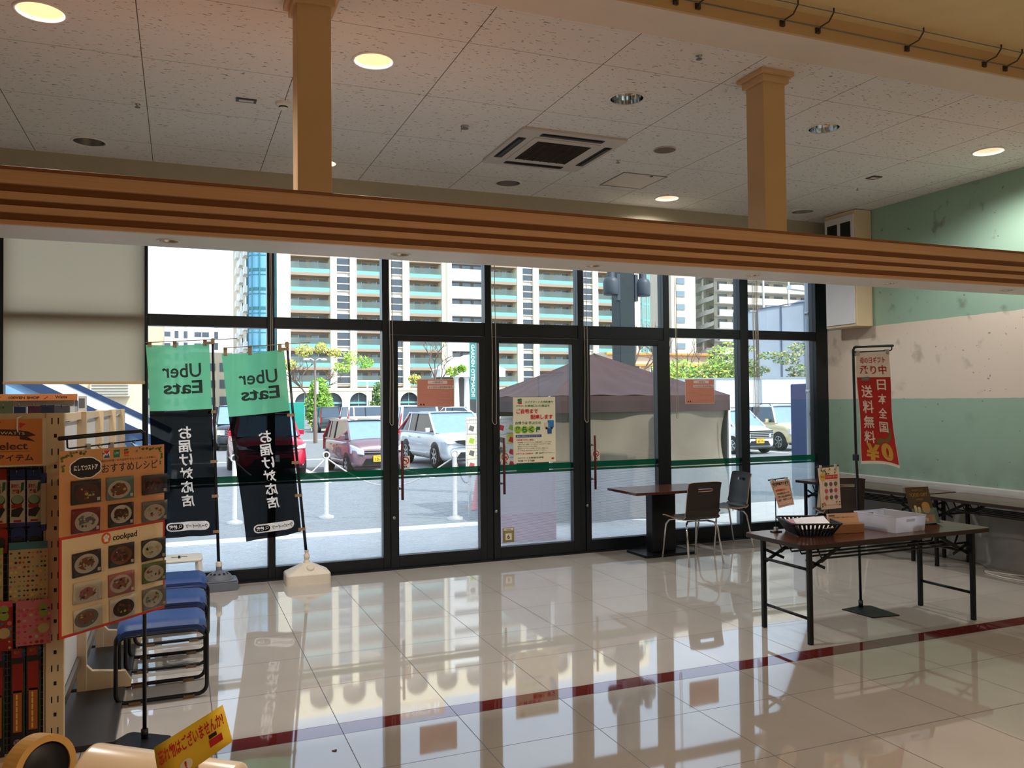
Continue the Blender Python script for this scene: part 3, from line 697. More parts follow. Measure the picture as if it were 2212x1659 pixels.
fA = flag('delivery_flag', 'green and black delivery flag nearest the roller blind, seen from behind', 7.87, (-.272, 2.185), (.253, 2.207), (.312, .489), (-.18, .485), .343, (.282, 2.25), (.327, .249), (-.281, 2.201), (.493, 2.252), 0.4)
fB = flag('delivery_flag', 'leaning green and black delivery flag nearest the glass doors, seen from behind', 7.86, (.352, 2.112), (.902, 2.16), (1.055, .462), (.561, .41), .335, (.93, 2.23), (1.094, .292), (.372, 2.163), (1.138, 2.226), 2.2)
t = thing('flag_base', 'grey water-filled flag base with domed top', 'flag base', (.33, 7.87, 0), 'bases of the delivery flags'); T = Matrix.Translation((.33, 7.87, 0))
mb = MB(); mb.prism(rrect(.318, .27, .03), 0.0, .075, 'base_grey', T); mb.prism(rrect(.30, .25, .03), .075, .088, 'base_grey', T)
mb.lathe([(.125, .085), (.122, .10), (.112, .102), (.105, .12), (.08, .142), (.04, .155), (.026, .165), (.024, .215)], 'base_grey', 28, T); mb.obj('body', t, .008)
mb = MB(); mb.lathe([(.026, .20), (.027, .235), (.018, .245), (.014, .245)], 'base_cream', 16, T); mb.obj('collar', t)
for k in range(5): a = -pi*.5+(k-2)*.5; MB().disc((0, 0, 0), .011, 'black', 12, T @ Matrix.Translation((.083*cos(a), .083*sin(a), .143)) @ Matrix.Rotation(a+pi/2, 4, 'Z') @ Matrix.Rotation(rad(38), 4, 'X')).obj('hole', t)
t = thing('flag_base', 'cream water-filled flag base with ribbed pyramid top', 'flag base', (1.1, 7.835, 0), 'bases of the delivery flags'); T = Matrix.Translation((1.1, 7.835, 0))
mb = MB(); a = rrect(.40, .28, .035); b = rrect(.385, .265, .035); c = rrect(.09, .08, .02); n = len(a)
vs = [(x, y, 0) for x, y in a]+[(x, y, .085) for x, y in a]+[(x, y, .097) for x, y in b]+[(x, y, .175) for x, y in c]
fs = [(k*n+i, k*n+(i+1) % n, (k+1)*n+(i+1) % n, (k+1)*n+i) for k in range(3) for i in range(n)]+[tuple(3*n+i for i in range(n))]
mb.add(vs, fs, 'base_cream', False, T)
for (x, y) in ((.16, .11), (-.16, .11), (.16, -.11), (-.16, -.11), (.07, -.125), (-.07, -.125)): mb.bar(T @ Vector((x, y, .099)), T @ Vector((x*.25, y*.28, .174)), .012, .006, 'base_cream')
mb.obj('body', t, .004)
mb = MB(); mb.lathe([(.03, .17), (.03, .19), (.022, .195), (.022, .21), (.027, .215), (.027, .245), (.018, .255), (.018, .275), (.022, .28), (.016, .29)], 'base_cream', 16, T @ Matrix.Translation((0, .02, 0))); mb.obj('collar', t)
mb = MB(); mb.lathe([(.036, .0), (.036, .025), (.03, .03), (0, .03)], 'base_cream', 18, T @ Matrix.Translation((0.02, -.075, .125)) @ Matrix.Rotation(rad(25), 4, 'X')); mb.obj('filler_cap', t)

# ------------------------------------------------------------------ blue stools beside the shelving
mat('vinyl_blue', (38, 70, 132), 0.45, bump=0.15, scale=120); mat('stool_black', (24, 24, 28), 0.3, 0.2); mat('cork', (120, 96, 74), 0.8)
def make_stool():
    t = thing('blue_stool', 'x', 'stool')
    w, d, z = .46, .33, .445
    def seat(u, v):
        x = (u-.5)*w; y = (v-.5)*d; ex = abs(u-.5)*2; ey = abs(v-.5)*2
        return (x*(1-.02*ey**6), y, z-.05*max(0, ex-.8)**2*25*.6-.035*ey**6+.006*(1-ex*ex))
    mb = MB(); mb.grid(seat, 22, 14, 'vinyl_blue')
    n = 23
    edge = [seat(i/22, 0) for i in range(23)]+[seat(1, j/14) for j in range(1, 15)]+[seat(i/22, 1) for i in range(21, -1, -1)]+[seat(0, j/14) for j in range(13, 0, -1)]
    low = [(p[0]*.98, p[1]*.97, p[2]-.035) for p in edge]; m_ = len(edge)
    mb.add(edge+low, [(i, m_+i, m_+(i+1) % m_, (i+1) % m_) for i in range(m_)]+[tuple(m_+i for i in range(m_))], 'vinyl_blue', True); mb.obj('seat', t)
    mb = MB(); mb.tube([(p[0]*1.0, p[1]*1.0, p[2]-.036) for p in edge], .006, 'stool_black', 6, closed=True); mb.obj('seat_rim', t)
    for s, dx in ((-1, 0), (1, 0)):
        y = s*d*.47; r = .05; x0, x1 = -w*.5-.005, w*.5+.005; zt, zb = z-.045, .016; y2 = y*.98
        pts = []
        for (cx, cz, a0) in ((x1-r, zt-r, pi/2), (x1-r, zb+r, 0), (x0+r, zb+r, -pi/2), (x0+r, zt-r, -pi)):
            for k in range(6): a = a0-pi/2*k/5; pts.append((cx+r*cos(a), y2, cz+r*sin(a)))
        MB().tube(pts, .0115, 'stool_black', 8, closed=True).obj('leg_loop', t)
        for x in (-.14, .14): MB().box(x-.03, x+.03, y2-.013, y2+.013, .001, .018, 'cork').obj('foot_pad', t)
    for x in (-.18, .18): MB().tube([(x, -d*.47, z-.05), (x, d*.47, z-.05)], .008, 'stool_black', 6).obj('seat_bar', t)
    return t
st = make_stool(); st['group'] = 'blue stools along the shelving'
st.location = (-.09, 5.19, 0); st['label'] = 'blue padded stool nearest the viewer, under the recipe board'
dup(st, (-.07, 5.76, 0), rad(-1), 'middle one of the three blue padded stools', 'blue stools along the shelving')
dup(st, (-.05, 6.36, 0), rad(1), 'blue padded stool farthest from the viewer, next to the white topped stool', 'blue stools along the shelving')
t = thing('plastic_stool', 'white topped plastic stool beyond the blue stools, with a cross cut in its top', 'stool', (.0, 6.98, 0)); T = Matrix.Translation((.0, 6.98, 0))
mb = MB(); mb.prism(rrect(.34, .30, .06), .44, .462, 'white_plastic', T); mb.obj('top', t, .008)
mb = MB(); mb.box(-.06, .06, -.008, .008, .4625, .4635, 'ink', T); mb.box(-.008, .008, -.06, .06, .4625, .4635, 'ink', T); mb.obj('cross_slot', t)
for sx in (-1, 1):
    for sy in (-1, 1): MB().bar(T @ Vector((sx*.165, sy*.145, 0)), T @ Vector((sx*.14, sy*.12, .44)), .04, .03, 'white_plastic').obj('leg', t)
# ------------------------------------------------------------------ folding tables
mat('table_steel', (22, 22, 24), 0.4, 0.4); mat('table_edge', (40, 24, 20), 0.5); mat('ply_edge', (176, 142, 104), 0.5)
def make_folding_table(name, L, D, H, ins=.115):
    """long along x, centred at the origin"""
    t = thing(name, 'x', 'table'); th = .030; w = .030
    mb = MB(); mb.prism(rrect(L-.006, D-.006, .04), H-.004, H, 'table_top'); mb.prism(rrect(L, D, .043), H-th, H-.004, 'table_edge'); mb.obj('top', t)
    lx = L/2-ins; ly = D/2-.075
    for sx in (-1, 1):
        for sy in (-1, 1):
            MB().box(sx*lx-w/2, sx*lx+w/2, sy*ly-w/2, sy*ly+w/2, 0, H-th, 'table_steel').obj('leg', t, .003)
        for z in ((.17, .50) if sx < 0 else (.20, .50)): MB().tube([(sx*lx, -ly, z), (sx*lx, ly, z)], .011, 'table_steel', 8).obj('cross_rail', t)
        for sy in (-1, 1):
            mb = MB(); y = sy*(ly-.03)
            mb.bar((sx*lx, y, H-.20), (sx*(lx-.30), y, H-.05), .006, .024, 'table_steel'); mb.bar((sx*lx, y, H-.12), (sx*(lx-.16), y, H-.19), .006, .02, 'table_steel')
            mb.bar((sx*(lx-.30), y, H-.05), (sx*(lx-.13), y, H-.145), .005, .02, 'table_steel'); mb.obj('folding_brace', t)
    for y in (-.20, -.10, 0, .10, .20):
        MB().tube([(-lx+.10, y, H-.05), (-lx+.14, y, H-.125), (lx-.14, y, H-.125), (lx-.10, y, H-.05)], .007, 'table_steel', 6).obj('shelf_rod', t)
    return t
ft = make_folding_table('folding_table', 1.76, .62, .685)
ft.location = (4.70, 4.645, 0); ft['label'] = 'dark brown folding table carrying the black basket and the white bin'; ft['group'] = 'dark folding tables'
tb = make_folding_table('folding_table', 1.76, .58, .685)
tb.location = (7.10, 6.99, 0); tb.rotation_euler = (0, 0, rad(90)); tb['label'] = 'folding table along the green wall, the one nearer the window corner'; tb['group'] = 'dark folding tables'
dup(tb, (7.10, 5.18, 0), rad(90), 'folding table along the green wall, running out of the picture edge', 'dark folding tables')

# draped grey sheet along the wall
mat('grey_sheet', (150, 148, 144), 0.5, var=0.12, scale=5, bump=0.4); mat('sheet_edge', (226, 226, 226), 0.6)
t = thing('draped_sheet', 'dusty grey sheet draped from the green wall down behind the tables', 'sheet', (7.45, 5.5, 0))
prof = [(7.525, .735), (7.48, .725), (7.45, .71), (7.435, .67), (7.43, .55), (7.43, .4), (7.425, .2), (7.42, .08), (7.40, .02), (7.33, .006)]
def sh(u, v):
    k = v*(len(prof)-1); i = min(int(k), len(prof)-2); f = k-i; x = lerp(prof[i][0], prof[i+1][0], f); z = lerp(prof[i][1], prof[i+1][1], f); y = lerp(3.0, 7.9, u)
    if .15 < v: x += .012*sin(y*11)*v+.006*sin(y*29+v*5)
    if 4.6 < y < 5.85 and v > .4: x -= .20*min(1, (5.85-y)/.35, (y-4.6)/.3)*(v-.4)/.6
    return (min(x, 7.525), y, z)
mb = MB(); mb.grid(sh, 90, 27, 'grey_sheet'); mb.obj('sheet', t)
mb = MB(); mb.bar((7.52, 3.0, .735), (7.52, 8.0, .735), .012, .02, 'sheet_edge'); mb.obj('batten', t)
t = tag(MB().tube([(7.0, 5.05, .006), (6.96, 5.3, .006), (7.0, 5.5, .006), (7.08, 5.6, .006), (7.12, 5.4, .006), (7.2, 5.2, .006)], .006, 'white_plastic', 6).obj('white_cable'), 'white cable lying on the floor by the foot of the grey sheet', 'cable')

# ------------------------------------------------------------------ dining table and ply chairs
t = thing('dining_table', 'dark rectangular pedestal table by the third glass door', 'table', (4.83, 7.63, 0)); T = Matrix.Translation((4.83, 7.63, 0))
mb = MB(); mb.prism(rrect(1.02, .62, .012), .676, .704, 'table_top', T); mb.obj('top', t, .003)
mb = MB(); mb.box(-.16, .13, -.05, .09, .03, .676, 'black_metal', T); mb.obj('pedestal', t, .01)
mb = MB(); mb.prism(rrect(.64, .42, .03, cy=.04), 0, .03, 'black_metal', T); mb.obj('base_plate', t, .006)
def make_chair():
    """faces +y"""
    t = thing('ply_chair', 'x', 'chair')
    prof = [(.235, .425), (.225, .446), (.19, .452), (.05, .442), (-.08, .436), (-.15, .446), (-.19, .478), (-.208, .54), (-.222, .65), (-.24, .75), (-.26, .83)]
    K = len(prof)-1
    def P(u, v, e=0):
        k = v*K; i = min(int(k), K-1); f = k-i; y = lerp(prof[i][0], prof[i+1][0], f); z = lerp(prof[i][1], prof[i+1][1], f)
        w = .20+.012*sin(v*pi) if v < .6 else lerp(.20, .195, (v-.6)/.4)
        if v < .08: w -= .03*(1-v/.08)**2
        a = (u-.5)*2; x = a*w; y += .02*(a*a)*(1 if v > .6 else 0); z += (.012*a*a if v < .5 else -.012*max(0, v-.93)/.07*abs(a)**4)
        return (x, y, z+e)
    nu, nv = 14, 60; vs = []; fs = []
    for s_ in (0, 1):
        for j in range(nv+1):
            for i in range(nu+1):
                p = P(i/nu, j/nv); q = P(i/nu, min(1, j/nv+.004)); r = P(i/nu, max(0, j/nv-.004)); d = Vector(q)-Vector(r); nrm = Vector((1, 0, 0)).cross(d).normalized()
                vs.append(Vector(p)+nrm*(.006 if s_ else -.006))
    N = (nu+1)*(nv+1)
    def hole(i, j): return 4 <= i <= 9 and 53 <= j <= 54
    for j in range(nv):
        for i in range(nu):
            if hole(i, j): continue
            a, b, c, d = j*(nu+1)+i, j*(nu+1)+i+1, (j+1)*(nu+1)+i+1, (j+1)*(nu+1)+i
            fs.append((a, d, c, b)); fs.append((N+a, N+b, N+c, N+d))
    seat = MB(); seat.add(vs, fs, 'chair_ply', True)
    rim = []
    ring = [(i, 0) for i in range(nu)]+[(nu, j) for j in range(nv)]+[(i, nv) for i in range(nu, 0, -1)]+[(0, j) for j in range(nv, 0, -1)]
    rv = [vs[j*(nu+1)+i] for i, j in ring]+[vs[N+j*(nu+1)+i] for i, j in ring]; m_ = len(ring)
    seat.add(rv, [(k, (k+1) % m_, m_+(k+1) % m_, m_+k) for k in range(m_)], 'ply_edge')
    ring = [(i, 53) for i in range(4, 10)]+[(10, 53), (10, 54)]+[(i, 55) for i in range(10, 4, -1)]+[(4, 55), (4, 54)]
    rv = [vs[j*(nu+1)+i] for i, j in ring]+[vs[N+j*(nu+1)+i] for i, j in ring]; m_ = len(ring)
    seat.add(rv, [(k, (k+1) % m_, m_+(k+1) % m_, m_+k) for k in range(m_)], 'ply_edge'); seat.obj('seat_shell', t)
    for sx in (-1, 1):
        MB().tube([(sx*.12, .12, .425), (sx*.165, .17, .41), (sx*.185, .20, .36), (sx*.205, .245, 0.0)], .010, 'chrome', 8).obj('leg', t)
        MB().tube([(sx*.12, -.10, .42), (sx*.165, -.15, .405), (sx*.185, -.18, .36), (sx*.205, -.245, 0.0)], .010, 'chrome', 8).obj('leg', t)
    MB().tube([(-.12, .12, .425), (.12, .12, .425)], .009, 'chrome', 6).obj('seat_rail', t); MB().tube([(-.12, -.10, .42), (.12, -.10, .42)], .009, 'chrome', 6).obj('seat_rail', t)
    return t
ch = make_chair(); ch.location = (4.885, 7.17, 0); ch['label'] = 'dark ply chair with slotted back turned to the viewer, at the pedestal table'; ch['group'] = 'dark ply chairs'
dup(ch, (5.70, 7.74, 0), rad(90-6), 'dark ply chair side-on against the window mullion, at the end of the pedestal table', 'dark ply chairs')
dup(ch, (6.52, 6.85, 0), rad(-25), 'dark ply chair behind the flower gift sign, before the wall tables', 'dark ply chairs')
mat('bag_cloth', (196, 186, 160), 0.8, bump=.4, scale=30)
mb = MB(); mb.grid(lambda u, v: (6.95+.10*cos(2*pi*u)*(1-.35*v)+.012*sin(9*u*2*pi), 7.50+.07*sin(2*pi*u)*(1-.3*v)+.01*cos(7*u*2*pi), .37+.285*v), 40, 12, 'bag_cloth'); mb.disc((6.95, 7.50, .37), .1, 'bag_cloth', 20)
tag(mb.obj('cloth_bag'), 'pale cloth bundle hanging at the end of the wall table behind the flower gift sign', 'bag')

# ------------------------------------------------------------------ signs by the folding table
mat('banner_red', (178, 22, 30), 0.5); mat('gold', (206, 160, 70), 0.4, 0.2); mat('map_olive', (110, 100, 50), 0.6); mat('tape_grey', (120, 120, 124), 0.5); mat('banner_white', (232, 226, 228), 0.6)
mat('clip_clear', (214, 214, 210), 0.3, trans=.4)
t = thing('banner_stand', 'tall black stand holding the red mothers day gift banner', 'sign stand', (4.99, 5.02, 0))
mb = MB(); mb.tube([(4.985, 5.02, .01), (4.975, 5.02, 1.0), (4.965, 5.02, 1.2), (4.955, 5.02, 2.03), (4.962, 5.02, 2.052), (4.985, 5.02, 2.062), (5.375, 5.02, 2.078)], .011, 'pole_black', 10); mb.obj('pole', t)
mb = MB(); mb.tube([(4.958, 5.02, 2.018), (5.345, 5.02, 2.038), (5.362, 5.02, 2.045), (5.362, 5.02, 2.07)], .005, 'pole_black', 8); mb.obj('hanging_rod', t)
mb = MB(); mb.prism([(4.80, 5.03), (4.83, 4.745), (5.065, 4.715), (5.09, 5.02), (5.0, 5.06), (4.97, 5.05)], 0, .008, 'black_metal'); mb.obj('base_plate', t, .003)
mb = MB(); mb.cyl((4.985, 5.02, .008), (4.985, 5.02, .06), .018, 'pole_black', 12); mb.obj('socket', t)
MB().box(4.952, 4.972, 4.995, 5.045, 1.16, 1.21, 'pole_black').obj('clamp', t, .003)
t = thing('gift_banner', 'red and white hanging banner for mothers day gifts', 'banner', (5.15, 5.0, 1.1))
BW, BH = .36, .93
def bp_(u, v, e=0):
    TL, TR, BR, BL = (4.968, 2.012), (5.308, 2.030), (5.372, 1.085), (4.985, 1.135)
    x = lerp(lerp(TL[0], TR[0], u), lerp(BL[0], BR[0], u), v**1.6); z = lerp(lerp(TL[1], TR[1], u), lerp(BL[1], BR[1], u), v)+.02*sin(pi*u)*v**3
    return (x, 5.0-.02*v*v-.03*sin(u*pi)*v**4+.008*sin(v*8+u*3)-e, z)
def bf(q): return bp_(q[0]/BW, -q[1]/BH, .002+q[2])
mb = MB(); mb.grid(lambda u, v: bp_(u, v), 18, 36, 'banner_white'); mb.obj('sheet', t)
mb = MB(); mb.grid(lambda u, v: bf((lerp(.006, .354, u), lerp(-.205, -.905, v), 0)), 18, 36, 'banner_red'); mb.obj('red_field', t)
mb = MB(); mb.text('母の日ギフト', .178, -.065, .052, 'banner_red', 0, None, .27, .012, fn=bf); mb.text('承り中', .178, -.145, .075, 'banner_red', 0, None, .28, .016, fn=bf)
mb.vtext('日本全国', .25, -.225, .085, 'banner_white', .001, None, .095, .016, False, .115, fn=bf); mb.vtext('送料無料', .092, -.27, .105, 'banner_white', .001, None, .11, .016, False, .127, fn=bf)
mb.add([bf(p) for p in ((.15, -.73, .001), (.20, -.71, .001), (.25, -.715, .001), (.29, -.69, .001), (.30, -.63, .001), (.325, -.615, .001), (.32, -.70, .001), (.28, -.735, .001), (.22, -.745, .001), (.17, -.77, .001))], [tuple(range(9, -1, -1))], 'map_olive')
mb.text('¥', .105, -.83, .14, 'gold', .002, None, .13, .06, rot=-.15, fn=bf); mb.text('0', .245, -.82, .15, 'gold', .002, None, .12, .06, rot=-.12, fn=bf)
mb.obj('lettering', t)
mb = MB(); mb.add([bf(p) for p in ((.045, -.235, .003), (.125, -.23, .003), (.125, -.20, .003), (.05, -.205, .003))], [(0, 1, 2, 3)], 'tape_grey'); mb.obj('tape', t)
for x, z in ((4.985, 2.018), (5.295, 2.034)): MB().box(x-.012, x+.012, 4.992, 5.03, z-.03, z+.012, 'clip_clear').obj('clip', t, .003)

def desk_sign(name, label, pole, zt, quad, bar, fn_print, tint, stand_label):
    (x, y) = pole; z0 = .6855
    s = thing('sign_stand', stand_label, 'sign stand', (x, y, z0), 'small sign stands on the folding table')
    mb = MB(); mb.box(x-.035, x+.035, y-.025, y+.025, z0, z0+.008, 'pole_black'); mb.box(x-.012, x+.012, y-.012, y+.012, z0+.008, z0+.035, 'clip_clear'); mb.obj('base', s, .002)
    MB().tube([(x, y, z0+.008), (x, y, zt)], .004, 'pole_black', 8).obj('pole', s)
    MB().tube([bar[0], bar[1]], .0045, 'pole_black', 8).obj('cross_rod', s)
    t = thing(name, label, 'sign', (x, y-.01, z0+.1))
    TL, TR, BR, BL = quad
    def P(u, v, e=0): p = lerp(lerp(Vector(TL), Vector(TR), u), lerp(Vector(BL), Vector(BR), u), v); p.y -= e+.006*sin(v*3+u*2); return tuple(p)
    def fn(q): return P(q[0], -q[1], .0015+q[2])
    mb = MB(); mb.grid(lambda u, v: P(u, v), 8, 10, tint); mb.obj('sheet', t)
    mb = MB(); fn_print(mb, fn); mb.obj('print', t)
    for u in (.15, .85): p = P(u, .0); MB().box(p[0]-.008, p[0]+.008, p[1]-.006, p[1]+.012, p[2]-.015, p[2]+.02, 'clip_clear').obj('clip', t, .002)
def sq(mb, fn, x0, x1, y0, y1, m, e=0.0): mb.add([fn((x0, -y1, e)), fn((x1, -y1, e)), fn((x1, -y0, e)), fn((x0, -y0, e))], [(0, 1, 2, 3)], m)
mat('sign_pink', (226, 192, 176), .7); mat('sign_white', (236, 224, 222), .7)
def pr1(mb, fn):
    for a in ((.05, .95, .21, .225), (.05, .95, .93, .94), (.05, .06, .225, .93), (.94, .95, .225, .93)): sq(mb, fn, *a, 'ink')
    mb.text('先行特典承ります！', .5, -.12, .13, 'ink', .001, None, .86, .03, fn=fn); mb.text('応募期間四月～', .42, -.36, .09, 'title_red', .001, None, .6, .02, fn=fn)
    for i, s in enumerate(('展示期間五月～十日', 'ご購入商品お買得商品', 'は店頭で、今後配布いたします')): mb.text(s, .5, -.49-.12*i, .085, 'ink_brown', .001, None, (.7, .78, .84)[i], .01, fn=fn)
desk_sign('order_notice', 'small tilted pink notice with black lettering on a thin stand', (4.036, 4.86), 1.07, ((3.971, 4.845, 1.056), (4.147, 4.845, 1.066), (4.199, 4.845, .877), (4.05, 4.845, .858)), ((3.972, 4.86, 1.064), (4.13, 4.86, 1.075)), pr1, 'sign_pink', 'thin black stand of the small tilted pink notice')
mat('flower_pink', (196, 92, 104), .6); mat('leaf_dark', (92, 110, 76), .6); mat('flower_purple', (130, 84, 120), .6); mat('yolk', (222, 190, 90), .6)
def pr2(mb, fn):
    sq(mb, fn, .28, .9, .18, .28, 'title_red', .0005); mb.text('フラワーギフト', .6, -.23, .055, 'banner_white', .001, None, .54, .02, fn=fn)
    mb.add([fn((.17+.13*cos(a), -.22+.09*sin(a), .001)) for a in [2*pi*k/16 for k in range(16)]], [tuple(range(16))], 'yolk'); mb.text('母の日', .17, -.22, .05, 'title_red', .002, None, .16, .02, fn=fn)
    r = random.Random(4)
    for i in range(26):
        x = r.uniform(.15, .95); y = r.uniform(.03, .16) if i < 16 else r.uniform(.84, .96); c = r.choice(('leaf_dark', 'flower_pink', 'leaf_dark', 'yolk'))
        if i >= 16: x = r.choice((r.uniform(.05, .25), r.uniform(.7, .95)))
        mb.add([fn((x+.035*cos(a), -y+.022*sin(a), .0012)) for a in [2*pi*k/7 for k in range(7)]], [tuple(range(7))], c)
    for j in range(3):
        for i in range(3):
            x, y = .3+i*.24, .40+j*.16
            mb.add([fn((x+.085*cos(a), -y+.055*sin(a), .001)) for a in [2*pi*k/9 for k in range(9)]], [tuple(range(9))], r.choice(('flower_pink', 'flower_purple', 'leaf_dark')))
            mb.text('ギフト', x+.03, -y-.075, .022, 'title_red', .0015, None, .12, .02, fn=fn)
    for a in ((.14, .9, .31, .315), (.14, .9, .9, .905), (.14, .145, .31, .9), (.895, .9, .31, .9)): sq(mb, fn, *a, 'title_red', .0005)
desk_sign('flower_gift_sign', 'white flower gift sign on a thin stand between pink notice and red banner', (4.55, 4.885), 1.135, ((4.439, 4.87, 1.132), (4.639, 4.87, 1.137), (4.668, 4.87, .821), (4.467, 4.87, .819)), ((4.435, 4.885, 1.138), (4.655, 4.885, 1.144)), pr2, 'sign_white', 'thin black stand of the white flower gift sign')

# ------------------------------------------------------------------ on the folding table
mat('basket_black', (20, 20, 22), .45); mat('form_pink', (224, 160, 166), .7); mat('form_white', (236, 232, 236), .7)
zt = .6855
R_ = Matrix.Translation((4.19, 4.70, zt)) @ Matrix.Rotation(rad(-22), 4, 'Z')
t = thing('wire_basket', 'black slatted letter basket on the folding table, holding pink forms', 'basket', (4.19, 4.70, zt))
a = rrect(.24, .30, .02); b = rrect(.345, .40, .03); n = len(a)
mb = MB(); mb.prism(a, 0, .008, 'basket_black', R_)
low = [(x, y, .008) for x, y in a]; top = [(x, y, .095) for x, y in b]
for i in range(n):
    j = (i+1) % n; A, B, C_, D_ = Vector(low[i]), Vector(low[j]), Vector(top[j]), Vector(top[i])
    L = (B-A).length; k = max(1, int(round(L/.022)))
    for q in range(k):
        u0 = q/k; u1 = (q+.62)/k
        p = [lerp(A, B, u0), lerp(A, B, u1), lerp(D_, C_, u1), lerp(D_, C_, u0)]
        mb.add([R_ @ v for v in p], [(0, 1, 2, 3)], 'basket_black')
mb.obj('slatted_body', t, solid=.004)
mb = MB(); rp = [R_ @ Vector((x, y, .096)) for x, y in b]; mb.tube(rp, .007, 'basket_black', 6, closed=True); mb.obj('rim', t)
for i, (m_, dx, dy, rz, lb) in enumerate((('form_pink', .01, .02, 4, 'pink order form lying under the white one in the black basket'), ('form_white', .02, -.03, -8, 'white order form lying uppermost in the black basket'))):
    Tf = R_ @ Matrix.Translation((dx, dy, .065+.012*i)) @ Matrix.Rotation(rad(rz), 4, 'Z') @ Matrix.Rotation(rad(7), 4, 'X') @ Matrix.Rotation(rad(-5), 4, 'Y')
    mb = MB(); mb.box(-.11, .11, -.15, .15, 0, .006, m_, Tf)
    if i == 0: mb.text('ご注文承り書', 0, .12, .016, 'title_red', .0065, Tf, .12)
    tag(mb.obj('order_form'), lb, 'form', 'order forms in the basket')
mat('kraft', (150, 104, 72), .7); mat('kraft_light', (206, 168, 138), .7)
Tb = Matrix.Translation((4.465, 4.63, zt)) @ Matrix.Rotation(rad(-9), 4, 'Z')
t = thing('slip_box', 'brown card box of order slips between the black basket and the white bin', 'box', (4.465, 4.63, zt))
mb = MB(); mb.box(-.125, .125, -.045, .055, 0, .065, 'kraft', Tb); mb.obj('tray', t, .003)
mb = MB(); Tc = Tb @ Matrix.Translation((0, .02, .06)) @ Matrix.Rotation(rad(-14), 4, 'X'); mb.box(-.12, .12, -.012, .012, 0, .075, 'kraft_light', Tc)
mb.text('お申込用紙をご自由にお取りください', .0, .045, .01, 'ink_brown', .0, Tc @ Matrix.Translation((0, -.013, 0)) @ Matrix.Rotation(pi/2, 4, 'X'), .18); mb.box(-.12, -.07, -.0125, -.012, .055, .062, 'ink', Tc); mb.obj('slips', t)
t = thing('plastic_bin', 'frosted white plastic bin with hand holes on the folding table', 'bin', (4.885, 4.625, zt)); Tp = Matrix.Translation((4.885, 4.625, zt)) @ Matrix.Rotation(rad(2), 4, 'Z')
hw, hd, hh = .145, .178, .115
mb = MB(); mb.box(-hw+.01, hw-.01, -hd+.01, hd-.01, 0, .003, 'frosted_plastic', Tp)
def wall_(p, q, w_hole):
    P0, P1 = Vector(p), Vector(q); d = (P1-P0)
    def at(u, z): s = 1+.06*z/hh; v = lerp(P0, P1, u); return Tp @ Vector((v.x*s, v.y*s, z))
    zs_ = [0, .075, .095, hh]; us = [0, .36, .64, 1]
    for i in range(3):
        for j in range(3):
            if i == 1 and j == 1 and w_hole: continue
            mb.add([at(us[i], zs_[j]), at(us[i+1], zs_[j]), at(us[i+1], zs_[j+1]), at(us[i], zs_[j+1])], [(0, 1, 2, 3)], 'frosted_plastic')
for p, q, hle in (((-hw, -hd), (hw, -hd), 1), ((hw, -hd), (hw, hd), 0), ((hw, hd), (-hw, hd), 1), ((-hw, hd), (-hw, -hd), 0)):
    wall_(p+(0,), q+(0,), hle)
mb.obj('body', t, solid=.002)
mb = MB(); s = 1.06; mb.tube([Tp @ Vector((x*s, y*s, hh)) for x, y in ((-hw, -hd), (hw, -hd), (hw, hd), (-hw, hd))], .004, 'frost_rim', 6, closed=True); mb.obj('rim', t)
mat('booklet_purple', (96, 84, 116), .6); mat('booklet_brown', (140, 104, 80), .6)
mb = MB(); mb.box(-.125, .02, -.10, .155, .004, .052, "booklet_purple", Tp); o = mb.obj("booklet_stack"); tag(o, "purple stack of booklets inside the white plastic bin", "booklet stack", "booklets in the bin")
mb = MB(); mb.box(.03, .13, -.165, .12, .004, .048, 'booklet_brown', Tp); o = mb.obj('booklet_stack'); tag(o, 'brown stack of booklets at the near end of the white plastic bin', 'booklet stack', 'booklets in the bin')
# leaflet holder
mat('leaflet_dark', (66, 52, 34), .5); mat('leaflet_gold', (176, 128, 64), .5); mat('leaflet_cream', (214, 196, 150), .5); mat('leaflet_orange', (170, 84, 44), .5)
Lq = (5.29, 4.66); T = frame_T((5.285, 4.665, zt), (.93, -.12, 0), (-.06, .22, 1))
t = thing('leaflet_holder', 'clear acrylic leaflet holder behind the white bin on the folding table', 'holder', (5.285, 4.665, zt))
mb = MB(); mb.box(-.115, .115, -.004, 0.0, -.012, -.009, 'clear_plastic', T); mb.box(-.115, .115, 0.002, .30, -.012, -.010, 'clear_plastic', T); mb.box(-.115, .115, .002, .12, .03, .032, 'clear_plastic', T)
for x in (-.115, .113): mb.box(x, x+.002, 0.002, .12, -.01, .03, 'clear_plastic', T)
mb.box(-.115, .115, .002, .006, -.01, .06, 'clear_plastic', T); mb.obj('acrylic_holder', t)
t = thing('leaflet', 'dark gold food leaflet standing in the acrylic holder', 'leaflet', (5.285, 4.665, zt+.01))
mb = MB(); mb.box(-.105, .105, .008, .285, 0, .006, 'leaflet_dark', T); mb.obj('sheet', t)
mb = MB(); mb.text('FOOD GIFT', 0, .225, .026, 'leaflet_gold', .007, T, .16); mb.text('夏の贈りもの', 0, .262, .012, 'leaflet_gold', .007, T, .1); mb.text('KAMADO', .0, .19, .012, 'leaflet_gold', .007, T, .06)
mb.prism(rrect(.07, .085, .03, cx=.04, cy=.125), .0065, .0075, 'leaflet_gold', T); mb.prism(rrect(.02, .06, .006, cx=-.055, cy=.115), .0065, .0075, 'leaflet_cream', T); mb.prism(rrect(.025, .045, .006, cx=-.025, cy=.11), .0065, .0075, 'leaflet_cream', T)
mb.rect(0, .04, .205, .06, 'leaflet_orange', .0068, T)
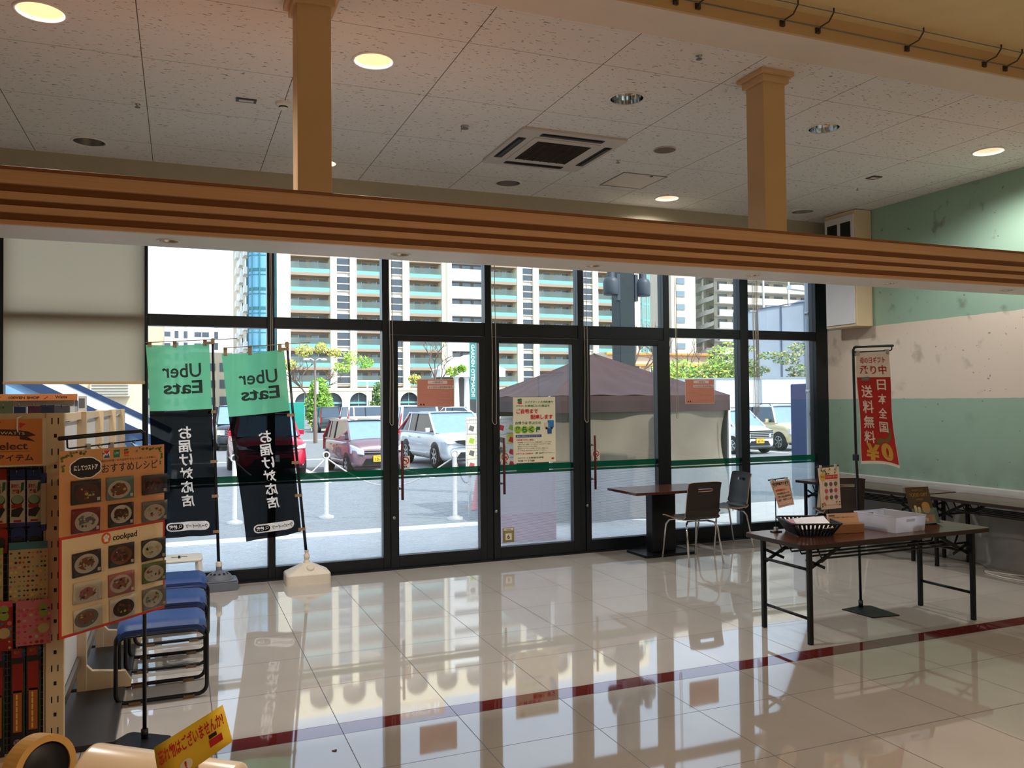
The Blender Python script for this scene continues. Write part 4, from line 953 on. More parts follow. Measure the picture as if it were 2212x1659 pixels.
for i in range(7): mb.disc((-.085+i*.028, .035+.01*(i % 2), .0072), .015, ('leaflet_gold', 'leaflet_cream', 'title_red')[i % 3], 12, T)
mb.obj('print', t)
# ------------------------------------------------------------------ gondola shelving seen from behind
POSTS = [(-.543, 4.43, .077), (-.518, 5.33, .05), (-.500, 6.24, .05), (-.482, 7.14, .05), (-.465, 7.95, .05)]
t = thing('gondola_shelving', 'row of cream shop shelving uprights with white back panels and short feet', 'shelving', (-.52, 6.1, 0))
HS = 1.625
for i, (x, y, w) in enumerate(POSTS):
    mb = MB(); mb.box(x-w/2, x+w/2, y-.02, y+.02, 0.02, HS, 'cream_metal'); p = mb.obj('upright', t, .003)
    if i == 0:
        mb = MB(); z = 1.59; k = 0
        while z > .1:
            if k % 2 == 0:
                for dx in (-.012, .014): mb.box(x+dx-.0025, x+dx+.0025, y-.0208, y-.0195, z-.018, z+.012, 'black')
            else: mb.box(x-.004, x+.008, y-.0208, y-.0195, z-.009, z+.009, 'black')
            z -= .0725; k += 1
        mb.obj('slots', p)
    x1 = x+w/2
    mb = MB()
    if i: mb.prism([(x1-.05, .02), (x1+.23, .02), (x1+.235, .055), (x1+.20, .115), (x1+.03, .135), (x1-.02, .19), (x1-.05, .19)], -.018, .018, 'cream_metal', Matrix(((1, 0, 0, 0), (0, 0, 1, y), (0, 1, 0, 0), (0, 0, 0, 1)))); mb.lathe([(0, 0), (.018, 0), (.018, .012), (.006, .016), (.006, .03), (0, .03)], 'steel', 14, Matrix.Translation((x1+.19, y, .002))); mb.obj('foot', t, .003)
for a, b in zip(POSTS[:-1], POSTS[1:]):
    A = Vector((a[0]-.005, a[1]+.02, 0)); B = Vector((b[0]-.03, b[1]-.02, 0)); mb = MB()
    mb.bar(A+Vector((0, 0, .9)), B+Vector((0, 0, .9)), .012, 1.34, 'panel_white'); mb.obj('back_panel', t)
    mb = MB(); mb.bar(A+Vector((.012, 0, 1.60)), B+Vector((.012, 0, 1.60)), .03, .04, 'cream_metal'); mb.obj('top_rail', t)
    mb = MB(); mb.bar(A+Vector((.015, 0, .20)), B+Vector((.015, 0, .20)), .022, .05, 'steel'); mb.obj('bottom_rail', t)
    mb = MB(); C_ = (A+B)/2; mb.box(C_.x-.10, C_.x+.255, a[1]+.03, b[1]-.03, .004, .03, 'shelf_dark'); mb.obj('base_panel', t, .003)  # dark flat panel just above the floor between neighbouring feet
mb = MB(); mb.box(-1.7, -.59, 4.445, 4.455, .04, 1.60, 'shelf_dark')
for i in range(36): x = -1.7+i*.032; mb.box(x-.0015, x+.0015, 4.438, 4.441, .04, 1.6, 'grey_metal')
for i in range(49): z = .06+i*.032; mb.box(-1.7, -.59, 4.4385, 4.4405, z-.0015, z+.0015, 'grey_metal')
mb.obj('mesh_panel', t)
mb = MB(); mb.box(-1.7, -.58, 4.42, 4.46, 1.60, 1.625, 'cream_metal'); mb.obj('top_bar', t)
mb = MB(); mb.box(-1.7, -.58, 4.34, 4.46, .0, .05, 'cream_metal'); mb.obj('plinth', t, .004)
mb = MB(); mb.box(-.592, -.584, 4.425, 4.46, .05, 1.6, 'cream_metal'); mb.obj('side_trim', t)

# staff select sign hung in front
mat('sign_kraft', (206, 128, 70), .7); mat('sign_brown', (74, 40, 28), .6); mat('sign_red', (190, 50, 40), .6); mat('sleeve', (214, 196, 170), .3)
T = frame_T((-.79, 4.30, 1.497), (1, 0, 0), (0, 0, 1)); t = thing('staff_select_sign', 'orange brown staff select sign hung at the end of the shelving', 'sign', (-.79, 4.30, 1.39))
MB().box(-.225, .225, -.112, .105, -.002, 0, 'sleeve', T).obj('sleeve', t)
mb = MB(); mb.rect(-.002, 0, .424, .208, 'sign_kraft', .001, T); mb.obj('sheet', t)
mb = MB(); mb.prism([(-.2, .038), (-.1, .055), (.0, .06), (.1, .056), (.155, .046), (.185, .028), (.15, .022), (.183, .0), (.12, .012), (.12, .027), (0, .034), (-.2, .012)], .001, .002, 'sign_brown', T)
mb.text('100円SHOP WATTS', .02, .043, .016, 'sleeve', .003, T, .24, rot=-.04); mb.text('Staff select', .027, -.018, .034, 'sign_brown', .002, T, .25, .02)
mb.box(-.19, .165, -.0435, -.0425, .001, .0018, 'sign_brown', T); mb.text('オススメ アイテム', .02, -.072, .03, 'sign_brown', .002, T, .31, .02)
for a, b in ((.13, .075), (.035, .085), (-.1, .08)): mb.add([(a-.012, b+.012, .0015), (a+.015, b+.006, .0015), (a-.01, b-.014, .0015)], [(0, 2, 1)], 'sign_red', False, T)
mb.obj('print', t)
mb = MB(); mb.tube([(-.68, 4.43, 1.61), (-.68, 4.30, 1.605), (-.68, 4.293, 1.56), (-.676, 4.293, 1.54)], .003, 'white_plastic', 6); mb.obj('hook', t)

# packs hanging on the end panel
mat('pk_blue', (34, 52, 110), .35); mat('pk_white', (186, 170, 152), .35); mat('pk_red', (150, 36, 30), .35); mat('pk_green', (40, 96, 66), .4); mat('pk_dark', (40, 34, 36), .4); mat('pk_bowl', (128, 150, 120), .4); mat('pk_teal', (60, 120, 130), .4)
mat('pk_cream', (190, 168, 124), .35); mat('pk_pink', (196, 112, 120), .35); mat('pk_magenta', (206, 70, 100), .35); mat('pk_orange', (176, 100, 52), .4); mat('pk_yellow', (230, 190, 90), .4); mat('pk_lime', (140, 160, 70), .4); mat('pk_lilac', (150, 130, 180), .4)
def hang(t, x, z, y0): MB().tube([(x, 4.44, z), (x, y0-.008, z-.006), (x, y0-.014, z+.006)], .0025, 'steel', 6).obj('display_hook', t)
def tall_pack(x0, x1, z0, z1, y, head, label):
    t = thing('hanging_pack', label, 'pack', ((x0+x1)/2, y, z0), 'packs hanging on the shelf end'); w, h = x1-x0, z1-z0; T = frame_T(((x0+x1)/2, y, (z0+z1)/2), (1, 0, 0), (0, 0, 1))
    MB().box(-w/2, w/2, -h/2, h/2, -.012, 0, 'pk_white', T).obj('pouch', t, .002)
    mb = MB(); mb.box(-w/2, w/2, h*.38, h/2+.02, -.006, .0005, head, T); mb.obj('header_card', t)
    mb = MB(); mb.rect(0, -h*.46, w, h*.08, head, .0006, T); mb.text('昆布だし', -w*.1, h*.27, h*.09, 'pk_red', .001, T, w*.6, .03); mb.text('減塩', -w*.1, h*.17, h*.09, 'pk_red', .001, T, w*.5, .03); mb.prism([(w*.2, h*.14), (w*.42, h*.2), (w*.45, h*.34), (w*.25, h*.33)], 0, .001, 'pk_green', T)
    mb.disc((0, h*.0, .0005), w*.42, 'pk_dark', 20, T, ry=h*.1); mb.disc((0, h*.015, .0009), w*.38, 'pk_bowl', 20, T, ry=h*.08)
    mb.rect(-w*.05, -h*.11, w*.7, h*.08, head if head == 'pk_red' else 'pk_red', .0007, T); mb.prism([(-w*.4, -h*.3), (w*.1, -h*.32), (w*.42, -h*.17), (w*.3, -h*.13), (-w*.38, -h*.17)], 0, .001, 'pk_dark', T); mb.rect(.0, -h*.39, w*.5, h*.04, 'pk_red', .001, T)
    mb.obj('print', t); hang(t, (x0+x1)/2, z1+.012, y-.012)
tall_pack(-.725, -.664, 1.10, 1.345, 4.40, 'pk_blue', 'white food pack with blue header, the one farther from the shelf upright')
tall_pack(-.656, -.597, 1.10, 1.343, 4.40, 'pk_blue', 'white food pack with blue header, next to the shelf upright')
tall_pack(-.80, -.738, 1.10, 1.35, 4.40, 'pk_red', 'white food pack with red header at the edge of the picture')
mb = MB(); mb.box(-.594, -.575, 4.36, 4.40, 1.09, 1.33, 'pk_white'); mb.box(-.594, -.575, 4.359, 4.40, 1.30, 1.345, 'pk_blue'); mb.box(-.594, -.575, 4.359, 4.40, 1.08, 1.11, 'pk_blue'); tag(mb.obj('hanging_pack'), 'narrow blue and white pack hanging edge-on beside the shelf upright', 'pack', 'packs hanging on the shelf end')
def arched_pack(x0, x1, z, y, c, label):
    w = x1-x0; pts = [(-w/2, -.08), (w/2, -.08), (w/2, .02)]+[(w/2*cos(a), .02+.02*sin(a)) for a in [pi*k/8 for k in range(1, 8)]]+[(-w/2, .02)]
    T = frame_T(((x0+x1)/2, y, z), (1, 0, 0), (0, 0, 1)); t = thing('blister_pack', label, 'pack', ((x0+x1)/2, y, z), 'blister packs under the food packs')
    MB().prism(pts, -.006, 0, c, T).obj('card', t); mb = MB(); mb.prism(rrect(w*.7, .05, .01, cy=-.035), 0, .008, 'pk_dark', T); mb.obj('blister', t)
arched_pack(-.722, -.664, 1.06, 4.412, 'pk_blue', 'blue arched blister pack farther from the shelf upright'); arched_pack(-.655, -.597, 1.06, 4.412, 'pk_blue', 'blue arched blister pack next to the shelf upright'); arched_pack(-.80, -.735, 1.06, 4.412, 'pk_red', 'red arched blister pack at the edge of the picture')
def sticker_sheet(x0, x1, z0, z1, y, base, head, cols, label, seed, big=0, title=None):
    w, h = x1-x0, z1-z0; T = frame_T(((x0+x1)/2, y, (z0+z1)/2), (1, 0, 0), (0, 0, 1)); t = thing('sticker_sheet', label, 'stickers', ((x0+x1)/2, y, z0), 'sticker sheets on the shelf end')
    MB().box(-w/2, w/2, -h/2, h/2, -.004, 0, base, T).obj('sheet', t)
    MB().rect(0, h*.44, w, h*.12, head, .0006, T).obj('header_card', t)
    r = random.Random(seed); mb = MB(); nx, ny = (9, 11) if not big else (6, 7)
    for j in range(ny):
        for i in range(nx):
            s = w/nx*.36*r.uniform(.6, 1.15); x = -w/2+w*(i+.5)/nx+r.uniform(-.003, .003); z = -h/2+h*.86*(j+.5)/ny
            if r.random() < .12: continue
            mb.disc((x, z, .0008), s, r.choice(cols), r.choice((4, 6, 10)), T, ry=s*r.uniform(.7, 1.1))
    if big:
        mb.disc((w*.28, -h*.14, .0012), w*.16, 'pk_cream', 20, T); mb.disc((w*.28, h*.2, .0012), w*.13, 'pk_lime', 20, T); mb.disc((w*.28, h*.34, .0012), w*.12, 'pk_lime', 20, T)
    if title: mb.text(title, -w*.12, h*.27, h*.1, 'pk_magenta', .0016, T, w*.55, .04)
    mb.obj('print', t); hang(t, (x0+x1)/2, z1+.004, y-.004)
mixc = ('pk_dark', 'pk_red', 'pk_orange', 'pk_lime', 'pk_teal', 'pk_dark', 'pk_pink', 'sign_brown', 'pk_yellow')
sticker_sheet(-.726, -.569, .753, 1.03, 4.385, 'pk_cream', 'pk_teal', mixc, 'cream sheet of many tiny stickers with teal header', 3)
sticker_sheet(-.90, -.748, .753, 1.01, 4.385, 'pk_cream', 'pk_lime', ('pk_magenta', 'pk_yellow', 'pk_lime', 'pk_pink'), 'colourful sticker sheet at the picture edge under the food packs', 5, 1)
sticker_sheet(-.693, -.551, .56, .765, 4.36, 'pk_pink', 'pk_pink', ('pk_magenta', 'pk_lime', 'pk_cream', 'pk_red', 'pk_orange'), 'pink sticker sheet with green dots, overlapping the shelf upright', 8, 1, 'キラキラ')
sticker_sheet(-.86, -.706, .545, .77, 4.36, 'pk_red', 'pk_magenta', ('pk_yellow', 'pk_teal', 'pk_pink', 'pk_cream', 'pk_red'), 'red and yellow sticker sheet at the picture edge beside the pink one', 9, 1, 'Q')
def brush_pack(x0, x1, z0, z1, y, label):
    w, h = x1-x0, z1-z0; T = frame_T(((x0+x1)/2, y, (z0+z1)/2), (1, 0, 0), (0, 0, 1)); t = thing('toy_pack', label, 'pack', ((x0+x1)/2, y, z0), 'long packs low on the shelf end')
    MB().box(-w/2, w/2, -h/2, h/2, -.01, 0, 'pk_dark', T).obj('pouch', t, .002)
    mb = MB(); mb.box(-w*.4, w*.3, h*.40, h*.49, 0, .004, 'pk_red', T); mb.text('電池', -w*.05, h*.455, .016, 'pk_orange', .005, T, w*.4, .03); mb.disc((w*.36, h*.42, .003), w*.22, 'pk_blue', 12, T); mb.disc((w*.36, h*.46, .002), w*.2, 'pk_green', 12, T); mb.obj('header_card', t)
    mb = MB(); mb.rect(0, h*.2, w*.75, h*.28, 'pk_red', .0007, T); mb.rect(0, -.12*h, w*.6, h*.4, 'pk_orange', .0007, T)
    for i in range(6): mb.rect(-w*.05, h*(-.28+.06*i), w*.12, h*.05, 'pk_yellow', .001, T)
    mb.disc((0, -h*.42, .001), w*.36, 'pk_dark', 18, T); mb.disc((0, -h*.42, .0014), w*.27, 'pk_lilac', 18, T); mb.text('30', 0, -h*.42, .018, 'pk_dark', .002, T); mb.rect(w*.46, -h*.1, w*.06, h*.7, 'pk_green', .001, T); mb.obj('print', t)
    hang(t, (x0+x1)/2, z1+.006, y-.01)
brush_pack(-.722, -.664, .07, .545, 4.405, 'long red pack hanging low on the shelf end, away from the upright'); brush_pack(-.660, -.600, .075, .55, 4.405, 'long red pack hanging low on the shelf end, next to the upright')
brush_pack(-.80, -.745, .05, .54, 4.405, 'long red pack hanging low at the edge of the picture')

# farther shelf with the shop header
t = thing('header_shelf', 'farther shelf unit topped by a kraft header board, with white back panel', 'shelving', (-1.2, 7.4, 0))
MB().box(-1.62, -.752, 7.38, 7.40, 1.70, 1.752, 'sign_kraft').obj('header_board', t, .002)
o = t; mb = MB(); T = frame_T((-1.02, 7.379, 1.724), (1, 0, 0), (0, 0, 1)); mb.text('100YEN SHOP', -.10, 0, .020, 'sign_brown', .001, T, .21, .03); mb.text('Watts', .155, .004, .022, 'sign_brown', .001, T, .085, .02)
for x in (-.29, .03): mb.prism([(x, -.01), (x+.03, .01), (x+.035, .005), (x+.012, -.012)], .0005, .001, 'sign_red', T)
mb.obj('lettering', o); MB().box(-1.6, -.757, 7.43, 7.44, .1, 1.70, 'panel_white').obj('back_panel', t)
mb = MB(); mb.box(-.748, -.69, 7.40, 7.45, 0, 1.735, 'white_plastic'); mb.obj('post', t); MB().box(-1.6, -.75, 7.1, 7.44, 0.0, .1, 'cream_metal').obj('base_panel', t)
MB().box(-.742, -.70, 7.396, 7.399, 1.64, 1.715, 'grey_metal').obj('price_frame', t)
mat('gd_navy', (30, 32, 48), .4); mat('gd_wine', (60, 26, 34), .4); mat('gd_grey', (70, 66, 70), .4); mat('gd_olive', (74, 76, 50), .4)
for (x0, x1, z1, m_, lb) in ((-1.30, -1.19, 1.70, 'gd_olive', 'olive box on the header shelf, farthest from its post'), (-1.18, -1.10, 1.655, 'gd_navy', 'low navy box on the header shelf'), (-1.085, -1.0, 1.66, 'gd_wine', 'wine red box on the header shelf'), (-.995, -.91, 1.667, 'gd_navy', 'navy box in the middle of the header shelf'), (-.905, -.80, 1.662, 'gd_grey', 'grey box on the header shelf nearest its post')):
    tt = thing('carded_box', lb, 'box', ((x0+x1)/2, 7.37, 1.5), 'boxes hanging on the header shelf')
    MB().box(x0, x1, 7.30, 7.36, 1.50, z1, m_).obj('carton', tt, .003)
    mb = MB(); xm = (x0+x1)/2; mb.tube([(xm, 7.43, 1.66), (xm, 7.29, 1.652), (xm, 7.275, 1.675)], .003, 'steel', 6); mb.obj('display_hook', tt)
    MB().rect((x0+x1)/2, 0, (x1-x0)*.6, .05, 'pk_white', 0, Matrix(((1, 0, 0, 0), (0, 0, 0, 7.2985), (0, 1, 0, 1.57), (0, 0, 0, 1)))).obj('label_patch', tt)

# ------------------------------------------------------------------ recipe board on its stand
mat('board_kraft', (216, 150, 98), .6, var=.03); mat('board_cream', (236, 206, 164), .6, var=.02); mat('board_red', (206, 56, 30), .6); mat('badge', (36, 20, 18), .6); mat('ivy', (86, 110, 40), .6); mat('cook_orange', (224, 92, 32), .6)
X_ = Vector((.422, .433, 0)).normalized(); N_ = X_.cross(Vector((0, 0, 1)))
T = frame_T((-.492, 4.132, .627), X_, (0, 0, 1))
st = thing('sign_stand', 'black stand that carries the recipe board beside the shelving', 'sign stand', (-.15, 4.56, 0))
def L(u, z, e=0.0): return T @ Vector((u, z, e))
pole = L(.50, 0, -.03); pz = pole
mb = MB(); px_, py_ = L(.50, 0, -.025).x, L(.50, 0, -.025).y
top = [(px_, py_, .006), (px_, py_, .88)]
bar = [L(.500, .862-.0, -.025)+Vector((0, 0, 0)), L(.497, .892, -.025), L(.475, .903, -.025), L(.02, .885, -.025)]
mb.tube(top+bar, .010, 'pole_black', 10); mb.obj('pole', st)
mb = MB(); mb.tube([L(.493, .858, -.025), L(.075, .838, -.025), L(.062, .842, -.025), L(.060, .878, -.025)], .004, 'pole_black', 8); mb.obj('hanging_rod', st)
mb = MB(); Tp = Matrix.Translation((px_, py_, 0)) @ Matrix.Rotation(rad(-35), 4, 'Z'); mb.prism(rrect(.25, .19, .03, cx=.0, cy=-.04), 0, .006, 'pole_black', Tp); mb.obj('base_plate', st, .002)
mb = MB(); mb.cyl((px_, py_, .006), (px_, py_, .05), .017, 'pole_black', 12); mb.obj('socket', st)
t = thing('recipe_board', 'large kraft recipe board with rows of photo cards, hung from a black stand', 'board', tuple(L(.3, 0)))
def bulge(u, z): return .008*sin(pi*u/.605)
mb = MB(); mb.box(0, .605, 0, .83, -.004, 0, 'board_kraft', T); mb.obj('panel', t, .002)
mb = MB(); mb.box(0.0, .605, -.001, .448, -.0042, .0008, 'board_red', T); mb.rect(.3025, .224, .580, .424, 'board_cream', .0012, T); mb.obj('cream_panel', t)
mb = MB(); cl = []
for k in range(48): a = 2*pi*k/48; r_ = 1+.06*abs(sin(4*a)); cl.append((.137+.078*r_*cos(a), .747+.044*r_*sin(a)))
mb.add([(x, y, .0006) for x, y in [(.137+(px-.137)*1.08, .747+(py-.747)*1.1) for px, py in cl]], [tuple(range(48))], 'paper', False, T); mb.add([(x, y, .001) for x, y in cl], [tuple(range(48))], 'badge', False, T)
mb.text('にしてつストア', .137, .748, .024, 'paper', .002, T, .128, .04)
mb.obj('name_badge', t); mb = MB()
mb.text('おすすめレシピ', .392, .735, .042, 'ink_brown', .001, T, .335, .005); mb.text('毎日の料理・お弁当作りをもっと楽しくお手軽に。', .386, .770, .011, 'ink_brown', .001, T, .33)
mb.rect(.251, .800, .036, .036, 'paper', .0006, T); mb.add([(.233, .818, .001), (.251, .800, .001), (.258, .806, .001), (.269, .818, .001)], [(3, 0, 1, 2)], 'board_red', False, T); mb.add([(.233, .784, .001), (.245, .800, .001), (.252, .793, .001), (.262, .806, .001), (.269, .784, .001)], [(0, 4, 3, 2, 1)], 'bar_blue', False, T)
mb.rect(.309, .801, .036, .036, 'spina_green', .0006, T); mb.text('LIFE', .309, .803, .009, 'paper', .001, T, .024)
mb.prism([(.35, .811), (.372, .811), (.380, .820), (.355, .82)], .0005, .001, 'spina_green', T); mb.prism([(.352, .796), (.378, .796), (.382, .808), (.352, .808)], .0005, .001, 'board_red', T); mb.text('SPINA', .366, .788, .008, 'board_red', .001, T, .03)
mb.obj('heading_print', t)
r = random.Random(11)
for pts in (((.02, .74), (.02, .80), (.05, .81), (.10, .815), (.15, .82)), ((.45, .82), (.52, .815), (.575, .81), (.585, .78), (.585, .73))):
    mb = MB()
    for (a, b), (c_, d) in zip(pts[:-1], pts[1:]):
        for k in range(6):
            x = lerp(a, c_, k/6)+r.uniform(-.008, .008); y = min(.822, lerp(b, d, k/6)+r.uniform(-.008, .008)); s = r.uniform(.005, .0095)
            mb.disc((x, y, .001), s, 'ivy', 5, T, ry=s*.8)
    mb.obj('ivy_print', t)
mb = MB()
circ = (.2475, .408); mb.disc((circ[0], circ[1], .0018), .027, 'cook_orange', 28, T)
for dx, dy, rr in ((-.009, .004, .008), (0, .009, .009), (.009, .004, .008)): mb.disc((circ[0]+dx, circ[1]+dy, .0026), rr, 'paper', 16, T)
mb.rect(circ[0], circ[1]-.006, .022, .014, 'paper', .0026, T); mb.rect(circ[0], circ[1]-.016, .022, .003, 'paper', .0026, T)
mb.text('cookpad', .357, .400, .038, 'ink_brown', .0018, T, .145, .025); mb.obj('chef_mark', t)
mat('hook_steel', (150, 146, 140), .2, 1.0)
for u in (.235, .43):
    mb = MB(); p = [L(u+.006, .842, -.018), L(u-.004, .85, -.022), L(u-.012, .842, -.022), L(u-.004, .828, -.012), L(u+.004, .815, -.004), L(u, .803, .002), L(u-.008, .806, .004)]
    tag(MB().tube(p, .003, 'hook_steel', 6).obj('s_hook'), 'steel hook at the middle of the rod, holding the recipe board' if u < .3 else 'steel hook near the pole end of the rod, holding the recipe board', 'hook', 'hooks of the recipe board')
for u, lb in ((.17, 'clear clip on the hanging rod, the one nearer its free end'), (.30, 'clear clip on the hanging rod, the one nearer the pole')):
    c_ = L(u, .843, -.025); mb = MB(); mb.box(c_.x-.012, c_.x+.012, c_.y-.008, c_.y+.008, c_.z-.02, c_.z+.012, 'clip_clear'); tag(mb.obj('rod_clip', bevel=.003), lb, 'clip', 'clear clips on the hanging rod')
# the photo cards in their pockets
mat('d_meat', (96, 48, 38), .4); mat('d_sauce', (140, 78, 50), .4); mat('d_plate', (206, 190, 172), .35); mat('d_dark', (50, 38, 34), .45); mat('d_green', (92, 104, 56), .4); mat('d_pink', (170, 98, 92), .4); mat('d_yellow', (204, 178, 100), .4); mat('d_wine', (120, 34, 34), .45); mat('d_rice', (214, 200, 178), .4); mat('d_grey', (112, 104, 98), .4); mat('d_teal', (106, 124, 112), .4)
CARDS = [(.133, .638, .155, .108, 'd_dark', 'd_meat', 'd_meat', 'a checked cloth and red meat stew'), (.323, .636, .155, .106, 'd_teal', 'd_plate', 'd_sauce', 'noodles on a green plate'), (.531, .634, .150, .097, 'd_dark', 'd_meat', 'd_dark', 'a dark braised dish, its edge curling'),
         (.132, .508, .148, .110, 'd_wine', 'd_plate', 'd_grey', 'a bowl of soup on red'), (.328, .508, .142, .108, 'd_dark', 'd_rice', 'd_meat', 'sliced meat on a white round plate'), (.531, .500, .150, .100, 'd_grey', 'd_plate', 'd_pink', 'a pale pink dish, its edge curling'),
         (.137, .312, .150, .108, 'd_dark', 'd_plate', 'd_sauce', 'a bowl of stir fry under the orange chef mark'), (.331, .316, .145, .105, 'd_dark', 'd_sauce', 'd_meat', 'a roast in a wooden tray'), (.524, .310, .142, .105, 'd_dark', 'd_rice', 'd_yellow', 'an omelette with yellow topping'),
         (.142, .182, .150, .095, 'd_rice', 'd_plate', 'd_pink', 'a fillet on an oval pale plate'), (.331, .180, .148, .105, 'd_pink', 'd_plate', 'd_pink', 'a pink salmon dish'), (.526, .196, .140, .098, 'd_green', 'd_rice', 'd_pink', 'green vegetables and ham'),
         (.144, .063, .150, .100, 'd_rice', 'd_grey', 'd_sauce', 'a rolled brown dish at the bottom of the board'), (.335, .064, .145, .102, 'd_plate', 'd_dark', 'd_meat', 'dark chocolate cake at the bottom of the board'), (.527, .068, .140, .105, 'd_grey', 'd_plate', 'd_teal', 'a fish plate with olives at the bottom corner')]
for i, (u, z, w, h, bgc, plate, food, what) in enumerate(CARDS):
    r = random.Random(40+i); sk = r.uniform(-.03, .03); Tc = T @ Matrix.Translation((u, z, .006)) @ Matrix.Rotation(sk, 4, 'Z')
    c = thing('recipe_card', 'recipe card showing '+what, 'card', tuple(Tc.translation), 'recipe cards in pockets on the board')
    def cf(q): return Tc @ Vector((q[0], q[1], q[2]+.012*max(0, q[0]/w)**2*4*(1 if i % 3 == 2 else .4)))
    mb = MB(); mb.grid(lambda a, b: cf(((a-.5)*w, (b-.5)*h, 0)), 8, 4, bgc); pc = mb.obj('photo_print', c, solid=.0012)
    mb = MB(); cx, cy = r.uniform(-.01, .01), r.uniform(-.008, .004)
    def blob(x, y, rx, ry, m_, e, n=22, j=.0): mb.add([cf((max(-w*.48, min(w*.48, x+rx*cos(a)*(1+r.uniform(-j, j)))), max(-h*.48, min(h*.48, y+ry*sin(a)*(1+r.uniform(-j, j)))), e)) for a in [2*pi*k/n for k in range(n)]], [tuple(range(n))], m_)
    blob(cx, cy, w*.42, h*.40, plate, .001); blob(cx, cy+.002, w*.30, h*.28, food, .0016, 14, .15)
    for k in range(16): blob(cx+r.uniform(-.25, .25)*w, cy+r.uniform(-.22, .22)*h, w*r.uniform(.025, .07), h*r.uniform(.03, .08), r.choice((food, 'd_dark', 'd_sauce', 'd_yellow', 'd_green', plate)), .002+.0001*k, 7, .3)
    mb.add([cf((x, y, .003)) for x, y in ((w*.36, -h*.42), (w*.46, -h*.42), (w*.46, -h*.28), (w*.36, -h*.28))], [(0, 1, 2, 3)], 'd_rice')
    mb.obj('dish_picture', c)
    mb = MB(); mb.rect(.004, -.004, w*1.12, h*.9, 'clear_plastic', .016, Tc); mb.rect(.004, -h*.45-.004, w*1.12, .004, 'clear_plastic', .008, Tc); mb.obj('pocket', c)

# ------------------------------------------------------------------ packing counter with bag rolls in the foreground
mat('counter_top', (150, 112, 78), .5); mat('counter_body', (196, 170, 136), .6); mat('bag_roll', (236, 214, 186), .28, var=.02, spec=.6); mat('roll_core', (150, 110, 70), .7); mat('tape_tan', (196, 150, 84), .4); mat('card_yellow', (240, 200, 56), .5)
t = thing('packing_counter', 'packing counter at the bottom of the picture under the bag rolls', 'counter', (-.4, 1.45, 0))
MB().box(-1.4, .45, 1.15, 1.62, .86, .90, 'counter_top').obj('worktop', t, .004); MB().box(-1.38, .43, 1.18, 1.60, 0, .86, 'counter_body').obj('body', t)
def bag_roll(A, B, r_, label):
    A, B = Vector(A), Vector(B); d = (B-A).normalized(); t = thing('bag_roll', label, 'bag roll', tuple((A+B)/2), 'plastic bag rolls on the counter')
    n = 40; mb = MB(); q = Vector((0, 0, 1)); a = d.cross(q).normalized(); b = a.cross(d)
    prof = [(r_*.28, 0), (r_*.90, 0), (r_*.985, .003), (r_, .008), (r_, (B-A).length-.008), (r_*.985, (B-A).length-.003), (r_*.90, (B-A).length), (r_*.28, (B-A).length)]
    Tm = Matrix(((a.x, b.x, d.x, A.x), (a.y, b.y, d.y, A.y), (a.z, b.z, d.z, A.z), (0, 0, 0, 1))); mb.lathe(prof, 'bag_roll', n, Tm); mb.obj('film_roll', t)
    mb = MB(); mb.lathe([(r_*.28, .001), (r_*.28, (B-A).length-.001)], 'roll_core', 20, Tm); mb.lathe([(r_*.22, .001), (r_*.22, (B-A).length-.001)], 'roll_core', 20, Tm); mb.obj('core', t)
    h = thing('roll_holder', 'steel holder of the '+label, 'holder', (A.x, A.y, .90), 'roll holders on the counter')
    mb = MB(); mb.tube([A-d*.015, B+d*.015], r_*.16, 'steel', 10); mb.obj('axle', h)
    for P in (A-d*.012, B+d*.012): mb = MB(); mb.bar((P.x, P.y, .90), (P.x, P.y, P.z), .02, .004, 'steel', up=tuple(d)); mb.obj('bracket', h)
bag_roll((-.150, 1.568, 1.018), (.085, 1.462, .985), .070, 'big cream bag roll lying behind the yellow card')
bag_roll((-.50, 1.61, 1.00), (-.205, 1.49, .990), .066, 'cream bag roll cut off by the bottom corner of the picture')
d = Vector((.62, -.72, .1)).normalized(); A = Vector((-.235, 1.715, 1.005)); a = d.cross(Vector((0, 0, 1))).normalized(); b = a.cross(d); Tm = Matrix(((a.x, b.x, d.x, A.x), (a.y, b.y, d.y, A.y), (a.z, b.z, d.z, A.z), (0, 0, 0, 1)))
t = thing('tape_roll', 'tan ring of packing tape standing on edge beside the bag rolls', 'tape', tuple(A))
mb = MB(); mb.lathe([(.046, -.02), (.058, -.02), (.058, .02), (.046, .02), (.046, -.02)], 'tape_tan', 40, Tm, smooth=False); mb.obj('tape_ring', t)
mb = MB(); mb.lathe([(.0455, -.019), (.0455, .017), (0, .010)], 'black', 36, Tm); mb.obj('hub', t)
t = thing('tape_holder', 'dark acrylic tape holder under the ring of packing tape', 'holder', (A.x, A.y, .90)); mb = MB(); mb.bar((A.x-d.x*.028, A.y-d.y*.028, .0), (A.x-d.x*.028, A.y-d.y*.028, A.z), .10, .006, 'shelf_dark', up=tuple(Vector((d.x, d.y, 0)).normalized())); mb.obj('stand_plate', t)
mb = MB(); mb.box(A.x-.10, A.x+.10, A.y-.09, A.y+.05, .0, .012, 'shelf_dark'); mb.obj('foot_plate', t, .003)
